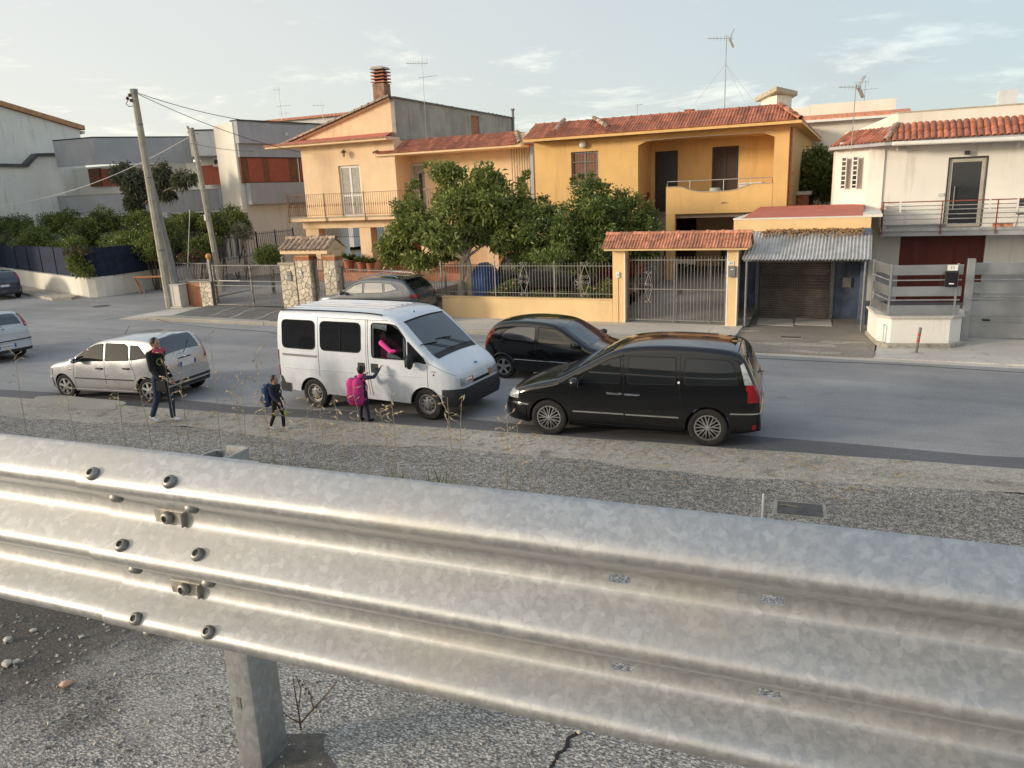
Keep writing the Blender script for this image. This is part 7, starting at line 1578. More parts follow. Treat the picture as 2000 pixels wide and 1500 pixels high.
# black block added for the cabin's darkness behind clear door glass, with seat back
MB().box((-.4, -.46, .55), (.84, .8, 1.84)).build('cabin_dark_block', UNDER, van.t); MB().box((-.36, -.80, .6), (-.26, -.53, 1.85)).build('seat_back', pmat('seat_cloth', (.05, .05, .055), .9, space='object'), van.t)
ws = van.slab('windscreen', .90, 1.545, .93, .985, CGW, .006)
van.slab('screen_frame', .86, .905, .95, .95, SEAM, .004, n=2); van.slab('scuttle', 1.54, 1.66, .97, .96, BLKPL, .006, n=3)
for (a, b_) in ((.25, .62), (-.45, -.05)):
    p0 = van.top(1.585, b_) + Vector((.01, 0, .03)); p1 = van.top(1.36, a-.35) + Vector((.01, 0, .02)); MB().tube([p0, p1], .009, 5).build('wiper', SEAM, van.t); MB().tube([p1 + Vector((.03, .26, -.02)), p1, p1 + Vector((-.03, -.25, .01))], .010, 5).build('wiper_blade', SEAM, van.t)
van.line('bonnet_gap', [(1.50, 1.19), (1.8, 1.05), (2.05, .93)], SEAM, .004, off=-.001)
van.line('door_gap', [(.10, 1.98), (.10, 1.2), (.12, .8), (.17, .42)], SEAM, .0055, off=.0); van.line('door_gap', [(.05, 1.98), (.05, 1.2), (.06, .8), (.10, .42)], SEAM, .004, off=.0)
van.line('door_gap', [(1.50, 1.12), (1.50, .70), (1.1, .5)], SEAM, .0045); van.line('door_gap', [(-1.20, 1.98), (-1.20, 1.0), (-1.20, .72)], SEAM, .0045); van.line('door_gap', [(-1.2, 1.98), (.6, 1.97)], SEAM, .004)
van.side('slide_rail', [(-2.22, 1.125), (-1.24, 1.125), (-1.24, 1.175), (-2.22, 1.175)], pmat('rail_recess_shade', (.20, .19, .17), .6, space='object'), .003, sides=(-1,)); van.line('slide_rail_edge', [(-2.22, 1.18), (-1.24, 1.18)], VW, .012, sides=(-1,), off=.004)  # shade of the door rail recess painted as a grey-brown strip
van.line('flank_crease', [(-2.2, .86), (-1.2, .87), (0, .88), (1.4, .89)], VW, .012, off=-.003)
for (x, z) in ((-.08, 1.0), (.25, 1.0)): van.side('handle_plate', rounded([(x-.09, z-.095), (x+.09, z-.095), (x+.09, z+.095), (x-.09, z+.095)], .02), BLKPL, .006, nx=6, nz=3); van.handle(x, z, BLKPL, .06)
for x in (-.05, .28): van.side('lock_barrel', [(x-.02, .86), (x+.02, .86), (x+.02, .89), (x-.02, .89)], SEAM, .004, nx=3, nz=2)
van.mirror(1.22, 1.20, BLKPL, size=(.07, .10, .155))
van.wrap('front_bumper', .30, .66, 1.81, True, BLKPL, .035, bulge=.03); van.wrap('grille', .70, .76, 1.95, True, SEAM, .004, .30, .70)
for a, b_ in ((.165, .335), (.665, .835)): van.wrap('headlight', .705, .86, 1.80, True, LAMPC, .010, a, b_, rows=3, cols=14)
for a, b_ in ((.335, .36), (.64, .665)): van.wrap('indicator', .715, .845, 1.80, True, LAMPO, .009, a, b_, rows=2, cols=4)
van.wrap('rear_bumper', .32, .52, -2.05, False, BLKPL, .02)
for (z0, z1, mt_) in ((.66, .90, LAMPR), (.905, 1.02, LAMPC), (1.025, 1.24, LAMPR)):
    for a, b_ in ((.03, .14), (.86, .97)): van.wrap('tail_light', z0, z1, -2.27, False, mt_, .010, a, b_, rows=2, cols=8)
van.side('rear_corner_guard', [(-2.34, .42), (-2.17, .42), (-2.28, .66), (-2.345, .66)], BLKPL, .012, nx=4)
bd_ = MB(); q_ = van.top(2.04, 0); bd_.lathe([(0, .012), (.045, .012), (.05, 0)], (q_.x, 0, q_.z), 14); bd_.build('round_badge', pmat('blue_badge', (.06, .16, .45), .3, metal=.4, bump=0, space='object'), van.t, smooth=True)
for sd in (-1, 1):
    P = [(x, sd*(van.top_geo(x)[3]-.05), van.zt(x)-.035) for x in [lerp(-2.25, .45, i/14) for i in range(15)]]; MB().tube(P, .014, 5).build('roof_gutter', SEAM, van.t)
for i in range(6):
    fy = -.7+.28*i; P = [van.top(x, fy) + Vector((0, 0, .001)) for x in [lerp(-2.15, .25, i_/12) for i_ in range(13)]]; MB().tube(P, .011, 5).build('roof_rib', VW, van.t, smooth=True)
van.side('round_emblem', rounded([(1.62, .93), (1.655, .93), (1.655, .965), (1.62, .965)], .017), SEAM, .004, nx=4, nz=2); van.side('badge_strip', [(1.58, 1.0), (1.69, 1.0), (1.69, 1.02), (1.58, 1.02)], LAMPC, .004, nx=3, nz=1)
van.line('arch_lip', [(1.43+.375*math.cos(a), .325+.375*math.sin(a)) for a in [math.pi*i/16 for i in range(0, 17)]], VW, .014, off=-.004, step=.5); van.line('arch_lip', [(-1.42+.375*math.cos(a), .325+.375*math.sin(a)) for a in [math.pi*i/16 for i in range(0, 17)]], VW, .014, off=-.004, step=.5)
p_ = van.top(.72, -.15); MB().ball((p_.x, p_.y, p_.z+.008), (.018, .018, .012), 8, 5).build('aerial_base', SEAM, van.t)
van.put_wheels('steel', .20)

# ---------------------------------------------------------------- black people carrier
loc, rot = place((1075, 851), (1377, 873), .01, .90, 1)
tail = lambda P, x0=-1.4, f=.87: [(x if x > x0 else x0+(x-x0)*f, z) for x, z in P]
mv = Car('black_people_carrier', 'glossy black people carrier with chrome strips, parked nearest the camera', 'car', loc, rot,
  tail([(-2.36, .40), (-2.37, .62), (-2.355, .90), (-2.27, 1.12), (-2.14, 1.40), (-2.03, 1.57), (-1.85, 1.665), (-1.4, 1.715), (-.7, 1.735), (-.1, 1.70), (.25, 1.615), (.75, 1.36), (1.17, 1.135), (1.4, 1.055), (1.8, .955), (2.12, .835), (2.27, .72), (2.34, .60), (2.36, .40)]),
  tail([(-2.37, .74), (-2.25, .82), (-1.9, .885), (-1.2, .925), (.8, .925), (1.5, .905), (1.95, .84), (2.2, .71), (2.36, .50)]), [(-2.4, 1.08), (-1.0, 1.04), (1.2, .98), (2.4, .8)], [(-1.40, .335), (1.42, .335)], [(-2.4, .33), (-1.9, .25), (1.9, .22), (2.36, .30)], tum=.175, rr=.11, crown=.05, a_low=.075, a_up=.03, zm=.64)
BK = paint('gloss_black_paint', (.006, .0062, .007), .16, coat=.7); BK.node_tree.nodes['Principled BSDF'].inputs['Specular IOR Level'].default_value = .3
mv.body(BK)
W1 = rounded([(.10, 1.05), (.80, 1.03), (.84, 1.10), (.50, 1.34), (.28, 1.46), (.10, 1.50)], .04); W2 = rounded([(-.85, 1.07), (-.04, 1.05), (-.04, 1.515), (-.85, 1.525)], .04); W3 = rounded([(-1.89, 1.10), (-1.0, 1.075), (-1.0, 1.52), (-1.66, 1.50), (-1.77, 1.46)], .05); W4 = rounded([(.87, 1.025), (1.22, 1.00), (1.05, 1.085), (.885, 1.175)], .02)
for w_, nm in ((W1, 'front_door_window'), (W2, 'rear_door_window'), (W3, 'rear_side_window'), (W4, 'quarter_window')): mv.side(nm, w_, CG, .005, nx=20); mv.line('window_seal', w_, SEAM, .008, off=.003, closed=True, step=.2)
mv.slab('windscreen', .27, 1.20, .90, .97, CGW, .005, n=18); mv.slab('scuttle', 1.19, 1.33, .96, .93, SEAM, .005, n=3); mv.slab('rear_screen', -1.985, -2.125, .86, .92, CG, .006, n=8)
mv.line('door_gap', [(.06, 1.56), (.03, 1.0), (.05, .6), (.03, .34)], SEAM, .004); mv.line('door_gap', [(-.92, 1.56), (-.93, 1.0), (-.95, .75), (-1.02, .7)], SEAM, .004); mv.line('door_gap', [(.98, .95), (1.02, .7), (.98, .34)], SEAM, .004)
mv.line('bonnet_gap', [(1.25, .985), (1.7, .90), (2.1, .80)], SEAM, .004)
for (a, b_, z) in ((.95, .03, .505), (.0, -.92, .50)): mv.side('chrome_strip', [(b_, z-.012), (a, z-.012), (a, z+.012), (b_, z+.012)], CHROME, .010, nz=1)
mv.wrap('chrome_bumper_strip', .56, .585, 1.75, True, CHROME, .018, .02, .16, rows=1, cols=10); mv.wrap('chrome_bumper_strip', .56, .585, 1.75, True, CHROME, .018, .84, .98, rows=1, cols=10); mv.wrap('chrome_bumper_strip', .60, .622, -1.76, False, CHROME, .016, .0, 1.0, rows=1)
mv.wrap('rear_bumper', .30, .60, -1.83, False, BK, .012); mv.wrap('front_bumper', .24, .55, 1.86, True, BK, .012)
for a, b_ in ((.12, .26), (.74, .88)): mv.wrap('headlight', .66, .80, 1.72, True, LAMPC, .008, a, b_, rows=3, cols=12)
for sd, (a, b_) in ((1, (.02, .12)), (-1, (.88, .98))):
    mv.wrap('tail_light', .80, 1.0, -1.99, False, LAMPR, .008, a, b_, rows=3, cols=8); mv.wrap('tail_light_upper', 1.0, 1.10, -1.97, False, LAMPR, .008, a*.8, b_*.98, rows=2, cols=6)
    mv.side('clear_lamp', [(-2.11, 1.10), (-1.98, 1.10), (-1.895, 1.42), (-1.945, 1.46)], LAMPC, .007, sides=(sd,), nx=8)
mv.wrap('rear_reflector', .33, .42, -2.0, False, LAMPR, .016, .06, .09, rows=1, cols=3)
mv.handle(.20, .87, CHROME, .13); mv.handle(-.11, .865, CHROME, .13)
mv.mirror(.90, 1.04, BK, size=(.10, .11, .09))
MB().tube([(-2.23, -.45, 1.05), (-2.12, .1, 1.17)], .01, 5).build('rear_wiper', SEAM, mv.t); MB().extr([(-1.80, 0, 1.69), (-1.64, 0, 1.70), (-1.80, 0, 1.76)], (0, .012, 0)).build('shark_aerial', SEAM, mv.t)
mv.slab('roof_seam', -1.86, -1.845, .98, .98, SEAM, .004, n=1); plate(mv, -2.262, 0, .80, -1)
mv.side('round_sticker', rounded([(-.93, 1.09), (-.89, 1.09), (-.89, 1.13), (-.93, 1.13)], .02), PLATE, .012, nx=4, nz=2)
mv.line('sill_bead', [(.95, .285), (-1.0, .265)], BK, .010, off=-.002)  # raised bead in body paint along the sill
for (p0, p1) in (((1.24, .1, 0), (1.02, -.5, 0)), ((1.24, .62, 0), (1.0, .05, 0))):
    a = mv.top(p0[0], p0[1]) + Vector((0, 0, .02)); b_ = mv.top(p1[0], p1[1]) + Vector((0, 0, .02)); MB().tube([a, b_], .009, 5).build('wiper', SEAM, mv.t)
# seats and driver read through the glass as dim shapes: kept inside, hidden by the tint
mv.put_wheels('multi', .205)

# ---------------------------------------------------------------- silver hatchback (left)
loc, rot = place((134, 778), (290, 787), -.03, .80, 1)
FI = [(-1.95, .38), (-1.955, .58), (-1.93, .80), (-1.86, .98), (-1.74, 1.20), (-1.58, 1.39), (-1.40, 1.455), (-.9, 1.485), (-.3, 1.47), (.15, 1.385), (.55, 1.19), (.93, .995), (1.12, .935), (1.5, .86), (1.78, .745), (1.9, .63), (1.955, .50), (1.965, .36)]
sv = Car('silver_hatchback', 'silver five-door hatchback parked at the left beside the walking man', 'car', loc, rot, tail(FI, -1.28, .72),
  tail([(-1.96, .66), (-1.85, .75), (-1.5, .81), (-1.0, .835), (.6, .835), (1.2, .81), (1.6, .74), (1.85, .60), (1.97, .42)], -1.28, .72), [(-2, .97), (-1, .93), (1, .88), (2, .75)], [(-1.28, .29), (1.21, .29)], [(-2, .33), (-1.6, .22), (1.6, .20), (1.97, .28)], tum=.19, rr=.09, crown=.045, a_low=.08, a_up=.03, zm=.58)
SI = paint('silver_metallic_paint', (.50, .505, .515), .30, metal=.55, coat=.9); sv.body(SI)
A1 = rounded([(-.09, .955), (.74, .925), (.70, 1.02), (.40, 1.20), (.12, 1.31), (-.09, 1.345)], .03); A2 = rounded([(-.84, .985), (-.16, .96), (-.16, 1.355), (-.70, 1.35), (-.80, 1.30)], .03); A3 = rounded([(-1.36, 1.06), (-.90, .99), (-.88, 1.32), (-1.10, 1.31)], .03)
for w_, nm in ((A1, 'front_door_window'), (A2, 'rear_door_window'), (A3, 'rear_quarter_window')): sv.side(nm, w_, CG, .005); sv.line('window_seal', w_, SEAM, .008, off=.003, closed=True, step=.2)
sv.slab('windscreen', .18, .94, .90, .96, CGW, .005); sv.slab('rear_screen', -1.438, -1.654, .86, .90, CGW, .006, n=10); sv.slab('high_brake_lamp', -1.41, -1.436, .22, .22, SEAM, .012, n=2)
sv.line('door_gap', [(-.12, 1.40), (-.13, .9), (-.12, .30)], SEAM, .004); sv.line('door_gap', [(-.88, 1.36), (-.88, .92), (-.98, .72), (-1.0, .55)], SEAM, .004); sv.line('door_gap', [(.80, .88), (.84, .6), (.82, .30)], SEAM, .004)
sv.side('rub_strip', [(-.95, .515), (.80, .52), (.80, .545), (-.95, .54)], BLKPL, .012, nz=1); sv.line('sill', [(-.95, .25), (.85, .25)], SI, .014, off=-.004)
sv.handle(.02, .78, BLKPL, .085); sv.handle(-.76, .80, BLKPL, .085); sv.side('side_indicator', [(.90, .72), (.97, .72), (.97, .745), (.90, .745)], LAMPO, .008, nx=3, nz=1); sv.mirror(.66, .95, SI, size=(.075, .085, .07))
sv.wrap('rear_bumper', .30, .62, -1.545, False, SI, .022); sv.wrap('bumper_strip', .40, .455, -1.56, False, BLKPL, .036); sv.wrap('lower_bumper', .28, .36, -1.56, False, BLKPL, .028); sv.wrap('front_bumper', .26, .50, 1.62, True, SI, .014)
for a, b_ in ((.10, .22), (.78, .90)): sv.wrap('headlight', .58, .72, 1.35, True, LAMPC, .008, a, b_, rows=3, cols=12)
for sd in (1, -1): sv.side('tail_light', [(-1.745, .82), (-1.68, .82), (-1.474, 1.28), (-1.522, 1.33)], LAMPR, .009, sides=(sd,), nx=10)
sv.wrap('plate_trim', .92, .945, -1.58, False, SEAM, .012, .38, .62, rows=1, cols=10); plate(sv, -1.785, 0, .80, -1, R(-8)); sv.slab('badge', -1.705, -1.712, .06, .06, CHROME, .012, n=2)
MB().tube([sv.top(-1.683, .0), sv.top(-1.582, -.5) + Vector((-.01, 0, .01))], .009, 5).build('rear_wiper', SEAM, sv.t); MB().tube([sv.top(-.05, 0), sv.top(-.05, 0) + Vector((-.18, 0, .2))], .006, 4).build('aerial', SEAM, sv.t); sv.put_wheels('six', .185)

# ---------------------------------------------------------------- small black hatchback (far lane)
c0 = pz(984, 739, 0); hd = R(-3.5); d_ = Vector((math.cos(hd), math.sin(hd), 0)); lf_ = Vector((-d_.y, d_.x, 0)); cc_ = c0 + lf_*.78 + d_*1.22
ka = Car('black_small_hatchback', 'small rounded black three-door car between the van and the yellow wall', 'car', (cc_.x, cc_.y, 0), hd,
  [(-1.80, .36), (-1.81, .55), (-1.78, .85), (-1.68, 1.10), (-1.52, 1.29), (-1.30, 1.38), (-.8, 1.43), (-.2, 1.415), (.2, 1.34), (.6, 1.13), (.93, .94), (1.1, .88), (1.45, .78), (1.68, .66), (1.78, .52), (1.81, .36)],
  [(-1.81, .60), (-1.7, .70), (-1.4, .785), (-1.0, .815), (.6, .815), (1.1, .79), (1.5, .70), (1.7, .58), (1.81, .42)], [(-2, 1.0), (-1, .93), (1, .85), (2, .7)], [(-1.22, .29), (1.08, .29)], [(-1.8, .30), (-1.5, .22), (1.5, .20), (1.8, .28)], tum=.22, rr=.12, crown=.055, a_low=.08, a_up=.03, zm=.58)
ka.body(BK)
K1 = rounded([(-.28, .935), (.78, .90), (.74, .96), (.46, 1.12), (.15, 1.25), (-.28, 1.275)], .03); K2 = rounded([(-1.28, 1.06), (-1.05, .98), (-.36, .945), (-.36, 1.275), (-.85, 1.265), (-1.1, 1.20)], .05)
KQ = carglass('smoked_quarter_glass', (.05, .05, .052), 1.9)
ka.side('door_window', K1, CLEARG if False else CG, .005); ka.side('quarter_window', K2, KQ, .005); ka.line('window_seal', K1, SEAM, .008, off=.003, closed=True, step=.2); ka.line('window_seal', K2, SEAM, .007, off=.003, closed=True, step=.2)
ka.slab('windscreen', .24, .95, .90, .96, CGW, .005); ka.slab('rear_screen', -1.42, -1.68, .82, .88, CG, .006, n=8); ka.line('door_gap', [(-.32, 1.33), (-.33, .9), (-.30, .30)], SEAM, .004); ka.line('door_gap', [(.82, .84), (.82, .3)], SEAM, .004)
for sd in (1, -1): ka.side('tail_light', [(-1.795, .70), (-1.74, .70), (-1.44, 1.18), (-1.53, 1.24)], LAMPR, .010, sides=(sd,), nx=10); ka.side('tail_lens', [(-1.75, .84), (-1.71, .84), (-1.55, 1.08), (-1.60, 1.10)], LAMPO, .014, sides=(sd,), nx=6)
ka.line('flank_strip', [(-.9, .505), (.9, .50)], CHROME, .006, off=.004); ka.handle(-.18, .79, BK, .08); ka.mirror(.74, .92, BK, size=(.08, .09, .075)); ka.wrap('rear_bumper', .28, .55, -1.5, False, BK, .015); ka.wrap('front_bumper', .25, .5, 1.5, True, BK, .012)
ka.line('arch_lip', [(-1.22+.335*math.cos(a), .29+.335*math.sin(a)) for a in [math.pi*i/14 for i in range(15)]], BK, .02, off=-.004, step=.5)
for a, b_ in ((.12, .24), (.76, .88)): ka.wrap('headlight', .55, .68, 1.3, True, LAMPC, .008, a, b_, rows=3, cols=10)
ka.put_wheels('five', .185)

# ---------------------------------------------------------------- crossover behind the van
su = Car('grey_crossover', 'dark grey crossover with silver roof rails parked behind the white van', 'car', (-15.75, 22.75, .09), R(180+2.5),
  [(-2.12, .50), (-2.14, .75), (-2.10, 1.0), (-1.98, 1.16), (-1.72, 1.42), (-1.55, 1.52), (-1.1, 1.58), (-.4, 1.60), (.1, 1.54), (.55, 1.32), (.95, 1.10), (1.2, 1.03), (1.7, .95), (1.98, .84), (2.1, .68), (2.13, .45)],
  [(-2.14, .70), (-2.0, .82), (-1.6, .89), (.8, .90), (1.5, .88), (1.9, .78), (2.13, .55)], [(-2.2, 1.06), (2.2, .92)], [(-1.28, .34), (1.30, .34)], [(-2.14, .40), (-1.7, .26), (1.8, .24), (2.13, .36)], tum=.19, rr=.10, crown=.05, a_low=.06, a_up=.03, zm=.70)
GP = paint('slate_metallic_paint', (.085, .095, .11), .25, metal=.4, coat=1.0); su.body(GP)
S1 = rounded([(-.02, 1.06), (.80, 1.02), (.62, 1.15), (.32, 1.32), (-.02, 1.41)], .03); S2 = rounded([(-.86, 1.09), (-.10, 1.065), (-.10, 1.42), (-.80, 1.42)], .03); S3 = rounded([(-1.42, 1.20), (-.93, 1.10), (-.89, 1.41), (-1.16, 1.38)], .03)
SG = carglass('sky_lit_glass', (.20, .19, .17), 2.6)  # pale warm colour paints a sky reflection into the panes
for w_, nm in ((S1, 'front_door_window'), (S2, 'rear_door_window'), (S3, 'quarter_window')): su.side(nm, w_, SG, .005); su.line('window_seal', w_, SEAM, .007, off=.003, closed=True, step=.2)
su.line('chrome_arch', [(.92, 1.01), (.62, 1.19), (.32, 1.36), (-.05, 1.455), (-.8, 1.47), (-1.2, 1.43), (-1.62, 1.12)], CHROME, .014, off=.006); su.slab('windscreen', .14, .96, .9, .96, CGW, .005); su.slab('rear_screen', -1.62, -1.95, .86, .90, CG, .007, n=8)
MB().extr([(-1.50, -.60, 1.545), (-1.50, .60, 1.545), (-1.76, .56, 1.52), (-1.76, -.56, 1.52)], (0, 0, .03)).build('roof_spoiler', GP, su.t)
for sd in (1, -1):
    P = [(x, sd*.60, su.zt(x)+.005+.045*min(1, 8*(x+1.35)*(.25-x)/.6 if -1.35 < x < .25 else 0)) for x in [lerp(-1.35, .25, i/16) for i in range(17)]]; MB().tube(P, .018, 6).build('roof_rail', CHROME, su.t, smooth=True)
for a, b_ in ((.04, .20), (.80, .96)): su.wrap('tail_light', .90, 1.03, -1.85, False, LAMPR, .010, a, b_, rows=3, cols=10)
su.mirror(.74, 1.06, BK, size=(.08, .10, .075)); su.wrap('rear_bumper', .32, .66, -1.85, False, BLKPL, .012); su.put_wheels('five', .21)

# ---------------------------------------------------------------- cars cut by the left edge
PU = [(-1.90, .36), (-1.915, .60), (-1.90, .88), (-1.82, 1.06), (-1.66, 1.32), (-1.52, 1.42), (-1.3, 1.465), (-.6, 1.48), (-.1, 1.44), (.4, 1.23), (.9, .98), (1.1, .93), (1.6, .80), (1.8, .66), (1.9, .5), (1.9, .36)]
def small_hatch(name, label, loc, rot, mat, lens_hi=True):
    c_ = Car(name, label, 'car', loc, rot, PU, [(-1.92, .70), (-1.8, .78), (-1.4, .825), (.6, .83), (1.3, .80), (1.7, .68), (1.91, .5)], [(-2, .98), (2, .80)], [(-1.20, .29), (1.24, .29)], [(-2, .33), (-1.6, .22), (1.6, .2), (1.95, .28)], tum=.19, rr=.09, crown=.045, a_low=.07, a_up=.03, zm=.58)
    c_.body(mat); a1 = rounded([(-.05, .95), (.78, .92), (.44, 1.18), (.1, 1.32), (-.05, 1.34)], .03); a2 = rounded([(-1.3, 1.04), (-.12, .96), (-.12, 1.35), (-1.0, 1.34), (-1.2, 1.25)], .04)
    for w_ in (a1, a2): c_.side('side_window', w_, CG, .005); c_.line('window_seal', w_, SEAM, .008, off=.003, closed=True, step=.2)
    c_.slab('windscreen', .0, .92, .9, .96, CGW, .005); c_.slab('rear_screen', -1.57, -1.80, .86, .90, CGW, .007, n=8)
    for sd in (1, -1): c_.side('tail_light', [(-1.86, .98), (-1.78, .98), (-1.55, 1.34), (-1.62, 1.38)], LAMPR, .010, sides=(sd,), nx=8)
    c_.wrap('rear_bumper', .30, .60, -1.6, False, mat, .025); c_.wrap('bumper_strip', .60, .63, -1.62, False, BLKPL, .030); c_.wrap('lower_bumper', .27, .36, -1.62, False, BLKPL, .03); c_.slab('badge', -1.862, -1.872, .05, .05, SEAM, .012, n=2)
    MB().tube([c_.top(-1.83, 0), c_.top(-1.72, .45) + Vector((-.01, 0, .01))], .008, 5).build('rear_wiper', SEAM, c_.t); c_.put_wheels('six', .18); c_.line('door_gap', [(-.1, 1.38), (-.1, .3)], SEAM, .004); return c_
rc = pz(38, 716, 0); hd2 = R(176); d2 = Vector((math.cos(hd2), math.sin(hd2), 0))
pu_ = small_hatch('white_hatchback', 'off-white hatchback tail cut by the left edge of the picture', tuple(rc + d2*3.0 + Vector((0, .35, 0))), hd2, paint('off_white_paint', (.50, .51, .53), .3, coat=.8)); plate(pu_, -1.945, 0, .47, -1)
MB().obox((-1.955, 0, .47), (.001, .18, .02), Matrix.Identity(3)).build('plate_mark', STEEL, pu_.t)
rc = pz(18, 592, 0); hd3 = R(163); d3 = Vector((math.cos(hd3), math.sin(hd3), 0))
bl_ = small_hatch('navy_hatchback', 'dark navy hatchback on the far side at the left edge', tuple(rc + d3*3.7 + Vector((0, .5, 0))), hd3, paint('navy_paint', (.018, .026, .055), .2, coat=1.0)); plate(bl_, -1.945, 0, .72, -1)

# ---------------------------------------------------------------- parked things inside the yard, glimpsed through the bars
yc = small_hatch('yard_car', 'dark car parked inside the yard behind the iron fence', (pv(1075, 560, 26.6).x, 26.8, .74), R(5), paint('graphite_paint', (.03, .032, .035), .3, coat=.8))
rd = small_hatch('yard_car', 'red car behind the roses and the iron fence', (pv(1165, 545, 29).x, 29.3, .74), R(176), paint('red_paint', (.30, .035, .02), .3, coat=.8))
tb_ = MB(); q_ = pv(945, 552, 25.6); rows = []
for i in range(13):
    z = .72+1.12*i/12; k = (1-(i/12)**3*.75); rows.append([(q_.x+(.62*k*math.cos(a))*(1+.05*math.sin(7*a+i)), 25.7+(.95*k*math.sin(a))*(1+.05*math.sin(9*a+i*.7)), z) for a in [2*math.pi*j/36 for j in range(37)]])
tb_.grid(rows); tb_.add(rows[-1][:36], [tuple(range(36))]); o = tb_.build('covered_scooter', pmat('blue_tarpaulin', (.03, .085, .26), .45, var=.25, vs=4, bs=14, bump=.4), smooth=True); tag(o, 'blue tarpaulin draped over a scooter behind the iron fence', 'tarpaulin')
# ================================================================== people
def solid(name, chains, vox, mat, parent, extra=None):
    """one continuous skin over tapering limbs: capsules fused by a voxel remesh"""
    m = MB()
    for ch in chains:
        for (p, r) in ch: m.ball(p, r if not isinstance(r, (tuple, list)) else r, 12, 8)
        for (p, r), (q, r2) in zip(ch, ch[1:]):
            if isinstance(r, (tuple, list)) or isinstance(r2, (tuple, list)): continue
            if (Vector(p)-Vector(q)).length > 1e-4: m.tube([p, Vector(p).lerp(Vector(q), .5), q], [r, (r+r2)/2, r2], 12)
    o = m.build(name, mat, parent); md = o.modifiers.new('skin', 'REMESH'); md.mode = 'VOXEL'; md.voxel_size = vox; sm = o.modifiers.new('soft', 'SMOOTH'); sm.iterations = 4; sm.factor = .5; baked(o)
    o.data.polygons.foreach_set('use_smooth', [True]*len(o.data.polygons)); return o
SKIN = pmat('skin', (.42, .24, .16), .55, var=.08, bump=0, space='object'); HAIR = pmat('dark_hair', (.014, .011, .010), .5, var=.3, vs=30, bump=.2, space='object')
def cloth(name, c, dirt=None, amt=.5, vs=9): return pmat(name, c, .85, var=.2, vs=vs, bs=90, bump=.15, space='object', dirt=dirt, dirt_amt=amt)
JEAN = cloth('blue_denim', (.028, .040, .075), (.07, .10, .16), .5); BLACKC = cloth('black_jacket_cloth', (.012, .012, .013)); NAVYC = cloth('navy_cloth', (.02, .026, .045)); SHOEW = cloth('white_trainer', (.55, .55, .56), (.2, .22, .3), .4); SHOEB = cloth('black_shoe', (.012, .012, .012))
PINK = cloth('hot_pink_cloth', (.75, .06, .28)); PINKP = cloth('pink_printed_nylon', (.50, .035, .19), (.06, .012, .04), .95, 34); BLUEP = cloth('blue_printed_nylon', (.035, .07, .17), (.16, .22, .32), .8, 22); STARC = cloth('navy_spotted_cloth', (.018, .026, .055), (.42, .46, .52), .75, 24)
